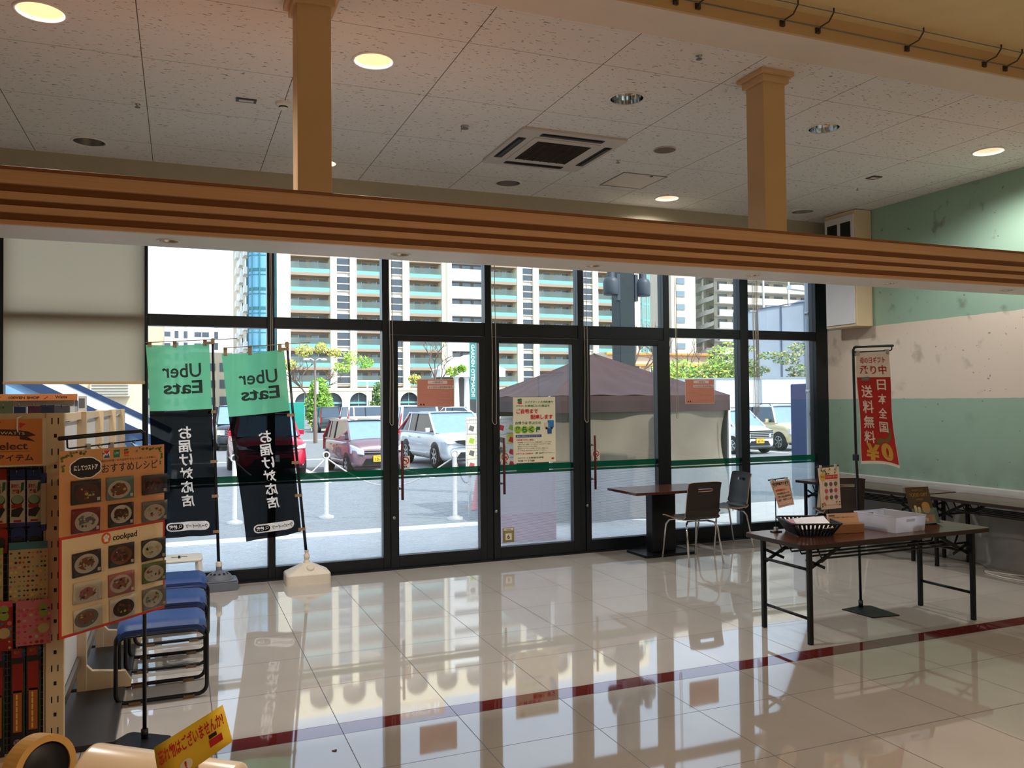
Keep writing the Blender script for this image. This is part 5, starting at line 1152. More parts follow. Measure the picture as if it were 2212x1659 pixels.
# yellow reminder card
TL, TR, BR, BL = [Vector((0, 0, CAM_Z))+(Vector(q)-Vector((0, 0, CAM_Z)))*.90 for q in ((-.040, 1.527, 1.081), (.0675, 1.483, 1.152), (.083, 1.477, 1.090), (-.030, 1.523, 1.008))]
t = thing('reminder_card', 'yellow reminder card with red lettering clipped above the bag roll', 'card', tuple((TL+BR)/2))
def rc(u, v, e=0):
    p = lerp(lerp(TL, TR, u), lerp(BL, BR, u), v); return tuple(p+e*Vector((-.42, -.88, .2)))
mb = MB(); mb.grid(lambda u, v: rc(u, v), 4, 4, 'card_yellow'); mb.obj('card', t, solid=.001)
def rf(q): return rc(q[0], -q[1], .001+q[2])
mb = MB(); mb.text('忘れ物はございませんか?', .50, -.30, .36, 'title_red', 0, None, .93, .022, fn=rf)
mb.add([rf((.72, -.62, 0)), rf((.90, -.62, 0)), rf((.90, -.80, 0)), rf((.72, -.80, 0))], [(3, 2, 1, 0)], 'title_red'); mb.add([rf((.73, -.5, 0)), rf((.84, -.5, 0)), rf((.84, -.6, 0)), rf((.73, -.6, 0))], [(3, 2, 1, 0)], 'ink_brown')
mb.add([rf((.38+.09*cos(a), -.82+.14*sin(a), 0)) for a in [2*pi*k/16 for k in range(16)]], [tuple(range(16))], 'paper_cream'); mb.text('!', .38, -.82, .2, 'title_red', .001, None, .03, .03, fn=rf); mb.obj('print', t)
mb = MB(); P = lerp(BL, BR, .5); mb.tube([(P.x+.0, P.y+.006, P.z+.05), (P.x, P.y+.006, P.z-.02), (P.x, P.y-.0, .99), (P.x, P.y-.0, .90)], .003, 'steel', 6); mb.obj('wire', t)

# a scrap on the floor
mat('scrap', (96, 84, 84), .8)
mb = MB(); T = Matrix.Translation((.685, 3.99, .0015)) @ Matrix.Rotation(.3, 4, 'Z'); mb.prism([(0, -.016), (.014, .002), (.009, .011), (.001, .006), (-.008, .012), (-.013, .002)], 0, .001, 'scrap', T); tag(mb.obj('leaf_scrap'), 'tiny dark heart-shaped scrap lying on the floor tile before the red strip', 'scrap')
# ------------------------------------------------------------------ outside: ground
mat('asphalt', (124, 126, 128), .85, var=.12, scale=3, bump=.2); mat('paver', (222, 220, 216), .8, var=.08, scale=5); mat('road_white', (236, 236, 236), .7); mat('kerb', (190, 186, 176), .8); mat('hedge_soil', (120, 110, 80), .9)
GZ = -.30
def gz(y): return max(GZ, -.02-(y-8.3)*.0289) if y < 18 else GZ
mb = MB(); ys = [8.16, 10.5]; mb.grid(lambda u, v: (lerp(-40, 60, u), lerp(8.16, 11.5, v), gz(lerp(8.16, 11.5, v))-.004), 1, 4, 'paver', False); struct(mb.obj('pavement'))
mb = MB(); mb.grid(lambda u, v: (lerp(-90, 260, u), lerp(11.5, 18, v), gz(lerp(11.5, 18, v))-.004), 1, 6, 'asphalt', False); mb.quad((-90, 18, GZ-.004), (260, 18, GZ-.004), (260, 300, GZ-.004), (-90, 300, GZ-.004), 'asphalt'); struct(mb.obj('ground'))
def stripe(x0, x1, y0, y1, label):
    z = GZ+.003; o = MB().box(x0, x1, y0, y1, GZ-.003, z, 'road_white').obj('bay_line'); tag(o, label, 'road marking', 'painted parking lines', 'structure'); return o
for i, (x, nm) in enumerate(((-.2, 'dark flag side'), (3.35, 'red car'), (6.0, 'purple car'), (9.3, 'white car'), (17.4, 'wagon'), (20.1, 'beige car'))): stripe(x, x+.14, 20.5, 26.5, 'white parking bay line beside the '+nm)
for i, y in enumerate((29.0, 44.0)): stripe(-12, 40, y, y+.2, ('nearer', 'farther')[i]+' long white line across the parking lot')

# ------------------------------------------------------------------ cars
mat('glass_dark', (58, 76, 92), .04, 0, .9); mat('glass_sky', (120, 148, 172), .05, 0, 1.0); mat('tyre', (24, 24, 26), .7); mat('rim', (196, 198, 202), .25, .9); mat('car_black', (22, 24, 28), .35); mat('lamp_clear', (222, 228, 236), .1, .2); mat('lamp_red', (190, 30, 34), .25); mat('plate_yellow', (242, 184, 40), .5); mat('plate_white', (240, 240, 240), .5)  # glass_sky: light blue of the reflected sky put into the windscreen's base colour
for nm, c in (('paint_purple', (116, 92, 102)), ('paint_white', (240, 242, 246)), ('paint_red', (196, 26, 60)), ('paint_dark', (40, 46, 56)), ('paint_beige', (226, 210, 164)), ('paint_silver', (214, 220, 226)), ('paint_blackgreen', (52, 62, 66))): mat(nm, c, .25, .1, .5, .0, coat=.8)
def make_car(label, loc, rotz, L=3.4, W=1.475, H=1.6, paint='paint_white', belt=.95, hood=.92, tb=(.20, .36, .86, .97), zb=.22, wheel=.29, wb=(.17, .80), grille='wide', plate='plate_white', number='', rails=False, face='soft', roofpaint=None, bhw=.90):
    """front at -y"""
    t = thing('car', label, 'car'); hw = W/2
    Y = lambda k: (k-.5)*L
    st = [(0.0, zb+.10, .55*hood, .70), (.012, zb+.02, .74*hood, .86), (.04, zb, .90*hood, .94), (.10, zb, .965*hood, .985), (tb[0], zb, hood+.02, 1.0), (.32, zb, belt, 1.0), (.5, zb, belt, 1.0), (.7, zb, belt, 1.0), (.86, zb, belt+.02, .985), (.96, zb+.02, belt+.02, .95), (.99, zb+.08, belt-.02, .89), (1.0, zb+.16, belt-.12, .80)]
    def sec(k, z0, z1, f):
        w = hw*f; h = z1-z0
        P = [(w*.90, z0), (w*.985, z0+h*.16), (w, z0+h*.42), (w*.985, z0+h*.72), (w*.955, z0+h*.88), (w*.90, z0+h*.97), (w*.70, z1), (w*.35, z1+.018), (0, z1+.024)]
        return [(x, Y(k), z) for x, z in P]+[(-x, Y(k), z) for x, z in P[-2::-1]]
    mb = MB(); S = [sec(*s) for s in st]; n = len(S[0]); vs = [p for s in S for p in s]
    fs = [(i*n+j, i*n+j+1, (i+1)*n+j+1, (i+1)*n+j) for i in range(len(S)-1) for j in range(n-1)]+[tuple(range(n-1, -1, -1)), tuple((len(S)-1)*n+j for j in range(n))]+[(i*n+n-1, i*n, (i+1)*n, (i+1)*n+n-1) for i in range(len(S)-1)]
    mb.add(vs, fs, paint, True); body = mb.obj('body', t)
    hb, hr = hw*bhw, hw*.76
    yb0, yr0, yr1, yb1 = [Y(k) for k in tb]
    B = lambda s, y: Vector((s*hb, y, belt+.0)); Rr = lambda s, y: Vector((s*hr, y, H-.05))
    rp = roofpaint or paint
    mb = MB(); mb.grid(lambda u, v: ((u-.5)*2*(hr+.012), lerp(yr0-.06, yr1+.04, v), H-.05+.05*(1-((u-.5)*2)**4)*(1-((v-.45)*2)**4 if True else 1)), 12, 12, rp); mb.box(-hr, hr, yr0, yr1, H-.09, H-.05, rp); mb.obj('roof', t)
    mb = MB(); pl = .05
    for s in (-1, 1):
        mb.bar(B(s, yb0), Rr(s, yr0), pl, pl, paint); mb.bar(B(s, yb1), Rr(s, yr1), pl*1.6, pl, paint); ym = (yr0*.45+yr1*.55); mb.bar(B(s, ym), Rr(s, ym), pl*1.2, pl*.8, 'car_black')
        mb.bar(Rr(s, yr0), Rr(s, yr1), pl, pl, rp); mb.bar(B(s, yb0), B(s, yb1), pl*.6, pl, paint)
        yq = lerp(yr1, yb1, .0)-.12*(yr1-yr0); mb.bar(B(s, yq), Rr(s, yq), pl*1.4, pl*.7, paint)
    mb.obj('pillars', t)
    e = Vector((0, 0, 0))
    q = MB(); q.add([B(-1, yb0), B(1, yb0), Rr(1, yr0), Rr(-1, yr0)], [(0, 1, 2, 3)], 'glass_sky'); q.obj('windscreen', t)
    q = MB(); q.add([B(1, yb1), B(-1, yb1), Rr(-1, yr1), Rr(1, yr1)], [(0, 1, 2, 3)], 'glass_dark'); q.obj('rear_window', t)
    for s in (-1, 1):
        q = MB(); a = [B(s, yb0), B(s, yb1), Rr(s, yr1), Rr(s, yr0)]; q.add(a, [(0, 1, 2, 3) if s > 0 else (3, 2, 1, 0)], 'glass_dark'); q.obj('side_window', t)
        q = MB(); q.box(s*hb-.02+s*.10-.05, s*hb+s*.10+.07, yb0+.33, yb0+.42, belt+.02, belt+.16, paint); q.bar((s*(hb-.03), yb0+.38, belt+.03), (s*(hb+.1), yb0+.38, belt+.06), .04, .03, 'car_black'); q.obj('mirror', t, .02)
        for k in wb:
            y = Y(k)
            q = MB(); T = Matrix.Translation((s*(hw-.085), y, wheel)) @ Matrix.Rotation(s*pi/2, 4, 'Y')
            q.lathe([(wheel*.62, .10), (wheel*.70, .105), (wheel*.96, .095), (wheel, .06), (wheel, -.08), (wheel*.9, -.1)], 'tyre', 26, T); w_ = q.obj('wheel', t)
            q = MB(); q.lathe([(wheel*.64, .098), (wheel*.60, .085), (wheel*.2, .092), (0, .095)], 'car_black', 20, T)
            for j in range(6): a = pi*j/3; q.bar(T @ Vector((.03*cos(a), .03*sin(a), .098)), T @ Vector((wheel*.62*cos(a), wheel*.62*sin(a), .094)), .045, .012, 'rim', up=(s, 0, 0))
            q.lathe([(wheel*.66, .1), (wheel*.60, .104)], 'rim', 24, T); q.obj('rim', w_)
            q = MB(); n_ = 20; pts = [(wheel*1.16*cos(a), wheel*1.16*sin(a)) for a in [pi*j/n_ for j in range(-2, n_+3)]]
            q.prism(pts, -.12, .012, 'car_black', Matrix(((0, 0, s, s*(hw*.985)), (1, 0, 0, y), (0, 1, 0, wheel), (0, 0, 0, 1)))); q.obj('wheel_arch', t)
        # lamps
        yz = .80*hood; q = MB()
        ax = s*hw
        if face == 'slit': q.add([(ax*.96, Y(.055), yz+.06), (ax*.90, Y(.012), yz-.05), (ax*.40, Y(-.006), yz-.09), (ax*.42, Y(.0), yz-.04), (ax*.80, Y(.02), yz+.02)], [(0, 1, 2, 3, 4) if s > 0 else (4, 3, 2, 1, 0)], 'lamp_clear')
        elif face == 'box': q.box(min(ax*.62, ax*.93), max(ax*.62, ax*.93), Y(-.006), Y(.03), yz-.16, yz+.02, 'lamp_clear')
        else: q.grid(lambda u, v: (ax*lerp(.55, .97, u), Y(.07*u**2.2-.002)-.01, yz-.13+.10*u+(v-.5)*(.13+.10*u)), 8, 5, 'lamp_clear')
        q.obj('headlight', t, solid=.03)
        q = MB(); q.box(min(ax*.84, ax*.94), max(ax*.84, ax*.94), Y(.985), Y(1.004), belt-.35, belt+.02, 'lamp_red'); q.bar((ax*.95*1.0, yb1, belt+.02), (s*hr*1.02, yr1+.02, H-.15), .05, .05, 'lamp_red'); q.obj('tail_light', t, .01)
        q = MB(); q.box(s*hw*.99-.012, s*hw*.99+.012, Y(.34), Y(.80), .40, .44, paint); [q.box(s*hw*.995-.01, s*hw*.995+.014, Y(kk), Y(kk)+.14, belt-.16, belt-.13, 'rim' if paint != 'paint_white' else paint) for kk in (.48, .68)]; q.obj('side_trim', t, .004)
    zg = .66*hood; q = MB()
    if grille == 'wide': q.box(-hw*.55, hw*.55, Y(-.006), Y(.02), zg-.04, zg+.05, 'car_black'); q.box(-hw*.55, hw*.55, Y(-.010), Y(.01), zg+.0, zg+.02, 'rim')
    elif grille == 'slit': q.prism([(-hw*.72, .15), (-hw*.3, .03), (hw*.3, .03), (hw*.72, .15), (hw*.6, .19), (-hw*.6, .19)], 0, .03, 'car_black', Matrix(((1, 0, 0, 0), (0, 0, -1, Y(-.003)), (0, 1, 0, zg), (0, 0, 0, 1)))); q.box(-hw*.75, hw*.75, Y(-.014), Y(.0), zg-.0, zg+.015, 'rim')
    else:
        for i in range(4): q.box(-hw*.8, hw*.8, Y(-.008), Y(.01), zg-.05+i*.06, zg-.025+i*.06, 'rim')
        q.box(-hw*.8, hw*.8, Y(-.004), Y(.02), zg-.08, zg+.2, 'car_black')
    q.obj('grille', t)
    q = MB(); q.prism([(-hw*.62, 0), (hw*.62, 0), (hw*.48, .17), (-hw*.48, .17)], 0, .03, 'car_black', Matrix(((1, 0, 0, 0), (0, 0, -1, Y(-.001)), (0, 1, 0, zb+.08), (0, 0, 0, 1)))); q.box(-hw*.9, hw*.9, Y(-.01), Y(.03), zb-.02, zb+.03, 'car_black'); q.obj('lower_intake', t)
    Tf = Matrix(((1, 0, 0, 0), (0, 0, -1, Y(-.016)), (0, 1, 0, zb+.25), (0, 0, 0, 1))); q = MB(); q.box(-.165, .165, -.0825, .0825, -.03, 0, plate, Tf)
    if number: q.text(number, .01, -.02, .075, 'ink', .002, Tf, .25, .02); q.text('北九州 580', 0, .055, .03, 'ink', .002, Tf, .18)
    q.obj('license_plate', t)
    Tr = Matrix(((-1, 0, 0, 0), (0, 0, 1, Y(1.004)), (0, 1, 0, zb+.38), (0, 0, 0, 1))); q = MB(); q.box(-.165, .165, -.0825, .0825, -.03, 0, plate, Tr); q.obj('license_plate', t)
    q = MB(); q.box(-hw*.92, hw*.92, Y(.975), Y(1.006), zb+.06, zb+.26, paint); q.obj('rear_bumper', t, .02)
    if rails:
        for s in (-1, 1): MB().tube([(s*hr*.95, yr0+.1, H-.03), (s*hr*.95, yr0+.18, H+.05), (s*hr*.95, yr1-.1, H+.05), (s*hr*.95, yr1, H-.03)], .018, 'car_black', 6).obj('roof_rail', t)
    t.location = loc; t.rotation_euler = (0, 0, rotz); t['group'] = 'cars in the parking lot'
    return t
c1 = make_car('purple brown small car with yellow plate seen beside the leaning flag', (4.80, 23.3, GZ), rad(4), 3.4, 1.475, 1.50, 'paint_purple', .93, .95, (.13, .33, .88, .97), plate='plate_yellow', number='12-12')
make_car('silvery white crossover with slit headlights seen through the first glass door', (7.78, 24.75, GZ), rad(3), 4.74, 1.855, 1.66, 'paint_silver', 1.02, 1.0, (.23, .41, .80, .95), .26, .36, (.19, .76), 'slit', face='slit')
make_car('red sport utility car mostly hidden behind the two delivery flags', (2.25, 24.4, GZ), 0, 4.5, 1.84, 1.69, 'paint_red', 1.06, 1.03, (.25, .42, .84, .96), .28, .36, (.19, .79), 'slit', face='slit')
make_car('dark minivan far behind the red car, seen between the flags', (2.3, 38.5, GZ), 0, 4.7, 1.8, 1.9, 'paint_dark', 1.1, 1.05, (.16, .34, .92, .98), .22, .33, (.18, .78), 'bars', face='box')
make_car('black green boxy small car seen from the rear beside the street lamp', (9.2, 56, GZ), pi, 3.4, 1.475, 1.72, 'paint_blackgreen', 1.0, 1.0, (.20, .30, .94, .98), .26, .32, (.17, .8), 'bars', 'plate_yellow', face='box')
make_car('white off-road car far off above the roof of the purple car', (10.9, 50, GZ), rad(100), 3.5, 1.5, 1.75, 'paint_white', 1.1, 1.05, (.26, .32, .96, .99), .3, .34, (.17, .8), 'bars', face='box')
make_car('white van seen from the rear behind the silvery white crossover', (8.35, 31.8, GZ), pi, 4.4, 1.7, 1.84, 'paint_white', 1.05, 1.0, (.14, .30, .94, .985), .22, .31, (.17, .8), 'bars')
make_car('small white car far off in front of the white entrance columns', (22.6, 68, GZ), rad(60), 3.6, 1.6, 1.5, 'paint_white')
make_car('white station wagon with yellow plate between the tent and the window mullion', (18.9, 25.3, GZ), 0, 3.5, 1.475, 1.56, 'paint_white', .95, .95, (.15, .36, .90, .98), .22, .30, (.16, .80), 'bars', 'plate_yellow', '85-76', True)
make_car('beige boxy car behind the white station wagon, beside the navy machine', (21.5, 25.9, GZ), 0, 3.4, 1.475, 1.70, 'paint_beige', 1.02, 1.0, (.24, .33, .95, .98), .26, .33, (.17, .80), 'bars', face='box', rails=True, roofpaint='paint_white')

# ------------------------------------------------------------------ tent
mat('tent_cloth', (58, 36, 36), .7, var=.10, scale=3, bump=.9); mat('tent_pole', (206, 206, 206), .4, .4); mat('flyer_white', (236, 232, 222), .6); mat('flyer_yellow', (226, 206, 70), .6); mat('sign_pinkred', (214, 70, 104), .6)
t = thing('tent', 'dark brown pop-up tent with grey side sheets just outside the glass', 'tent', (6.3, 11.95, gz(11.9)))
X0, X1, T0, T1 = 4.80, 7.80, 10.4, 13.45; PK = Vector((6.3, 11.95, 2.42)); ZE = 1.72
def slope(a, b, nm):
    A, B = Vector(a), Vector(b)
    def f(u, v):
        p = lerp(lerp(A, B, u), PK, v); sag = .05*sin(pi*v)*(.3+.7*sin(pi*u)); p = p-Vector((0, 0, sag)); p.z += .008*sin(u*31+v*9)*(1-v)+.012*sin(v*17+u*6)*sin(pi*u); return tuple(p)
    MB().grid(f, 40, 24, 'tent_cloth').obj(nm, t)
c00, c10, c11, c01 = (X0, T0, ZE), (X1, T0, ZE), (X1, T1, ZE), (X0, T1, ZE)
for a, b in ((c00, c10), (c10, c11), (c11, c01), (c01, c00)): slope(a, b, 'canopy')
for a, b in ((c00, c10), (c10, c11), (c11, c01), (c01, c00)):
    A, B = Vector(a), Vector(b); nrm = (B-A).cross(Vector((0, 0, 1))).normalized()
    MB().grid(lambda u, v: tuple(lerp(A, B, u)-Vector((0, 0, .235*v))+nrm*(.012*sin(u*23)*v+.004)), 40, 4, 'tent_cloth').obj('valance', t)
for x, y in ((X0, T0), (X1, T0), (X1, T1), (X0, T1)): MB().box(x-.02, x+.02, y-.02+(.03 if y == T0 else -.03), y+.02+(.03 if y == T0 else -.03), gz(y), ZE, 'tent_pole').obj('leg', t)
mb = MB(); mb.grid(lambda u, v: (lerp(X0+.04, X1-.02, u)-(.10*sin(pi*v*1.5) if u > .96 else 0), T0+.05+.05*sin(u*19)*v+.03*sin(u*7+v*5), lerp(1.52, gz(T0)+.02, v)), 60, 16, 'tent_sheet'); mb.obj('side_sheet', t)
mb = MB(); mb.grid(lambda u, v: (X1-.02+.04*sin(u*9)*v, lerp(T0+.05, T1-.05, u), lerp(1.53, gz(11)+.02, v)), 30, 10, 'tent_sheet'); mb.obj('side_sheet', t)
mb = MB(); mb.grid(lambda u, v: (lerp(X0+.1, X1-.1, u), T1-.02, lerp(1.53, gz(12.6)+.02, v)), 10, 6, 'tent_sheet'); mb.obj('side_sheet', t)
t = thing('flyer_board', 'board of small colourful flyers standing under the open side of the tent', 'board', (4.5, 12.0, gz(12)))
mb = MB(); mb.box(4.08, 4.92, 11.98, 12.0, .52, 1.42, 'flyer_white'); mb.obj('panel', t)
for x in (4.15, 4.85): MB().box(x-.02, x+.02, 12.0, 12.04, gz(12), 1.42, 'tent_pole').obj('leg', t)
r = random.Random(2); mb = MB(); Tf = frame_T((4.5, 11.978, .97), (1, 0, 0), (0, 0, 1))
for j in range(16): mb.rect(0, -.42+j*.055, .82, .003, 'grey_metal', .0008, Tf)
for i in range(24): mb.rect(-.40+i*.035, 0, .002, .86, 'grey_metal', .0009, Tf)
for j in range(4):
    for i in range(5): mb.rect(-.33+i*.165+r.uniform(-.01, .01), -.30+j*.19+r.uniform(-.02, .02), .14, .16, r.choice(('flyer_white', 'flyer_yellow', 'flyer_white', 'paper_cream')), .0015, Tf); mb.prism([(a-.33+i*.165, b-.30+j*.19) for a, b in ((-.05, -.02), (.03, -.05), (.05, .03), (-.02, .05))], .0018, .002, r.choice(('flower_pink', 'lime', 'title_red', 'grey_metal')), Tf)
mb.obj('flyers', t)
t = thing('pink_display', 'pink and red display stand blurred behind the film of the second glass door', 'display', (3.95, 9.25, gz(9.2)))
MB().box(3.56, 4.30, 9.2, 9.5, gz(9.2), .52, 'sign_pinkred').obj('body', t, .01); MB().box(3.56, 4.30, 9.19, 9.2, .30, .80, 'form_pink').obj('front_panel', t)

# ------------------------------------------------------------------ street furniture near the shop
mat('bollard', (206, 204, 200), .5); mat('cone_red', (232, 74, 50), .5); mat('column_green', (24, 38, 42), .5); mat('flood_grey', (58, 66, 74), .5); mat('pipe_grey', (186, 190, 198), .5); mat('navy', (30, 48, 104), .45); mat('lamp_pole', (112, 92, 84), .5); mat('rail_white', (226, 236, 246), .4); mat('rail_navy', (40, 58, 92), .5); mat('rail_glass', (140, 178, 216), .25)
def bollard(x, y, label):
    t = thing('chain_post', label, 'post', (x, y, gz(y)), 'white chain posts outside'); T = Matrix.Translation((x, y, gz(y)))
    MB().lathe([(.12, 0), (.12, .03), (.035, .06), (.035, .92), (.03, .94)], 'bollard', 16, T).obj('post', t)
    ring = [T @ Vector((.05*cos(a), 0, .99+.05*sin(a))) for a in [2*pi*k/16 for k in range(16)]]; MB().tube(ring, .014, 'bollard', 6, closed=True).obj('ring', t)
bollard(.78, 13.2, 'white chain post outside between the two flags'); bollard(2.16, 13.2, 'white chain post outside before the purple car'); bollard(3.87, 11.9, 'white chain post outside before the silvery white crossover')
for (a, b, lb) in (((.78, 13.2), (2.16, 13.2), 'plastic chain hanging between the chain posts by the flags'), ((2.16, 13.2), (3.87, 11.9), 'plastic chain hanging between the posts before the purple car and the crossover'), ((3.87, 11.9), (4.62, 13.0), 'plastic chain running from the last chain post to the red cone')):
    mb = MB(); mb.tube([(lerp(a[0], b[0], k/12), lerp(a[1], b[1], k/12), gz(lerp(a[1], b[1], k/12))+.95-.45*sin(pi*k/12)) for k in range(13)], .012, 'bollard', 6); tag(mb.obj('plastic_chain'), lb, 'chain', 'white chains outside')
t = thing('traffic_cone', 'red traffic cone outside at the tent corner', 'cone', (4.70, 13.1, gz(13.1))); T = Matrix.Translation((4.70, 13.1, gz(13.1)))
mb = MB(); mb.box(-.19, .19, -.19, .19, 0, .03, 'cone_red', T); mb.obj('base', t); mb = MB(); mb.lathe([(.14, .03), (.035, .70), (.03, .72), (0, .72)], 'cone_red', 20, T); mb.obj('cone', t); mb = MB(); mb.lathe([(.037, .7), (.035, 1.35), (0, 1.36)], 'cone_red', 12, T); mb.obj('pole_cap', t)
t = thing('steel_column', 'dark green steel column outside rising behind the tent', 'column', (7.75, 13.5, gz(13.5)))
MB().box(7.585, 7.905, 13.35, 13.67, gz(13.5), 6.5, 'column_green').obj('shaft', t, .01)
for s, lb in ((-1, 'grey floodlight on the side of the steel column towards the doors'), (1, 'grey floodlight on the side of the steel column towards the green wall')):
    x = 7.745+s*.36; f = thing('floodlight', lb, 'floodlight', (x, 13.4, 3.7), 'floodlights on the steel column'); T = Matrix.Translation((x-s*.02, 13.36, 3.62))
    mb = MB(); mb.lathe([(0, -.02), (.135, -.02), (.145, .02), (.145, .22), (.12, .28), (.075, .31), (.07, .42), (.06, .45), (0, .45)], 'flood_grey', 22, T); mb.obj('housing', f, .004)
    mb = MB(); mb.box(min(x-s*.2, x-s*.14), max(x-s*.2, x-s*.14), 13.33, 13.45, 3.5, 4.0, 'flood_grey'); mb.bar((x-s*.17, 13.38, 3.75), (x, 13.38, 3.75), .05, .05, 'flood_grey'); mb.obj('bracket', f)
t = thing('downpipe', 'light grey rain pipe outside the last window pane', 'pipe', (7.70, 8.55, 0))
MB().cyl((7.70, 8.55, -.02), (7.70, 8.55, 4.2), .056, 'pipe_grey', 18).obj('pipe', t)
for z in (1.72, 2.75): MB().cyl((7.70, 8.55, z), (7.70, 8.55, z+.05), .063, 'steel', 18).obj('bracket', t)
mb = MB(); mb.lathe([(0, 0), (.05, 0), (.05, .04), (0, .045)], 'car_black', 14, Matrix.Translation((7.66, 8.48, 1.45)) @ Matrix.Rotation(pi/2, 4, 'X')); mb.tube([(7.66, 8.47, 1.45), (7.68, 8.47, 1.35), (7.645, 8.49, 1.2), (7.65, 8.49, .3)], .009, 'car_black', 6); mb.obj('cable_socket', t)
t = thing('vending_machine', 'tall navy vending machine outside beside the rain pipe', 'vending machine', (10.9, 12.0, gz(12)))
MB().box(10.55, 11.3, 11.8, 12.25, gz(12)+.05, 1.92, 'navy').obj('cabinet', t, .02); MB().box(10.58, 11.28, 11.82, 12.23, gz(12), gz(12)+.05, 'car_black').obj('plinth', t)
mb = MB(); mb.text('COLD', 10.75, .0, .10, 'white_ink', 0, Matrix(((1, 0, 0, 0), (0, 0, 0, 11.797), (0, 1, 0, 1.2), (0, 0, 0, 1))), rot=pi/2); mb.obj('lettering', t)
# stair or ramp with glazed railing seen under the blind
t = thing('glazed_ramp', 'white and navy glazed ramp railing sloping down outside under the blind', 'railing', (-1.3, 12.3, gz(12)))
P = lambda s, off: Vector((-4.2+s, 12.3, 3.36-.53*s+off))
mb = MB(); mb.bar(P(0, 0), P(4.1, 0), .1, .13, 'rail_white'); mb.obj('handrail', t)
mb = MB(); mb.bar(P(0, .11), P(4.1, .11), .12, .07, 'rail_navy'); mb.bar(P(0, -.14), P(4.1, -.14), .1, .12, 'rail_navy'); mb.bar(P(0, -.75), P(4.1, -.75), .1, .12, 'rail_navy'); mb.obj('side_beam', t)
mb = MB(); mb.bar(P(0, -.62), P(4.1, -.62), .1, .07, 'rail_white'); mb.obj('lower_rail', t)
mb = MB(); mb.add([P(0, -.2), P(4.1, -.2), P(4.1, -1.4), P(0, -1.4)], [(3, 2, 1, 0)], 'rail_glass'); mb.obj('glass_panel', t)
for k in range(5): p = P(.2+k*.8, -.2); mb = MB(); mb.bar((p.x, p.y-.03, p.z), (p.x+.55, p.y-.03, p.z-.75), .05, .07, 'rail_navy'); mb.obj('baluster', t)
for s in (.3, 4.0): p = P(s, -.1); MB().box(p.x-.05, p.x+.05, 12.3, 12.4, gz(12.3), p.z, 'rail_navy').obj('post', t)
def street_lamp(x, y, h, label):
    t = thing('street_lamp', label, 'street lamp', (x, y, GZ)); T = Matrix.Translation((x, y, GZ))
    mb = MB(); mb.lathe([(.10, 0), (.10, 1.5), (.06, 1.55), (.05, h-.1), (0, h-.1)], 'lamp_pole', 14, T); mb.obj('pole', t)
    for s in (-1, 1): mb = MB(); mb.tube([(x, y, GZ+h-.15), (x+s*.22, y, GZ+h-.02), (x+s*.42, y, GZ+h-.08)], [.03, .03, .02], 'panel_white', 8); mb.lathe([(0, .05), (.13, .02), (.17, -.05), (.1, -.08), (0, -.08)], 'panel_white', 18, Matrix.Translation((x+s*.42, y, GZ+h-.05))); mb.obj('lamp_head', t)
    MB().box(x+.06, x+.16, y-.02, y+.02, GZ+2.4, GZ+3.0, 'panel_white').obj('small_plate', t)
street_lamp(6.16, 40.8, 4.15, 'brown two-armed street lamp in the parking lot')
t = thing('street_lamp', 'silver arm street lamp peeking past the rain pipe in the top pane', 'street lamp', (27.8, 30, GZ))
MB().cyl((27.8, 30, GZ), (27.8, 30, 7.0), .07, 'lamp_pole', 10).obj('pole', t)
mb = MB(); mb.tube([(27.8, 30, 6.9), (26.9, 30, 6.75)], .04, 'panel_white', 8); mb.obj('arm', t); mb = MB(); mb.prism([(-.55, -.05), (.4, -.12), (.5, .0), (.1, .14), (-.5, .12)], -.15, .15, 'panel_white', Matrix(((1, 0, 0, 26.4), (0, 0, 1, 30), (0, 1, 0, 6.7), (0, 0, 0, 1)))); mb.obj('lamp_head', t)
t = thing('sign_pole', 'white T-shaped pole far off before the arcades', 'pole', (13.9, 65, GZ)); MB().cyl((13.9, 65, GZ), (13.9, 65, 3.4), .07, 'panel_white', 10).obj('pole', t); MB().box(13.1, 14.9, 64.95, 65.05, 3.3, 3.42, 'panel_white').obj('crossarm', t)
mat('teal_box', (30, 150, 134), .6); mat('banner_teal', (40, 128, 124), .6)
tag(MB().box(7.0, 8.1, 58.6, 59.4, GZ, 1.7, 'teal_box').obj('teal_bin', bevel=.03), 'teal green box far off beside the leaning flag pole', 'bin')
t = thing('street_banner', 'tall teal street banner with white vertical lettering beyond the first glass door', 'banner', (19.85, 56.6, GZ))
MB().cyl((20.2, 56.7, GZ), (20.2, 56.7, 7.0), .06, 'panel_white', 10).obj('pole', t); MB().box(19.62, 20.1, 56.58, 56.62, 1.8, 6.5, 'banner_teal').obj('sheet', t)
mb = MB(); mb.text('A GARDEN OTEMACHI', 0, 0, .26, 'white_ink', 0, Matrix(((0, 1, 0, 19.86), (0, 0, 0, 56.57), (-1, 0, 0, 4.1), (0, 0, 0, 1))), 4.2, .02); mb.obj('lettering', t)
mb = MB(); mb.tube([(-6, 150, 33.5), (2, 150, 32.3), (9.0, 150, 31.6)], .05, 'grey_metal', 5); tag(mb.obj('power_line'), 'thin power line crossing the sky beside the tower block', 'wire')

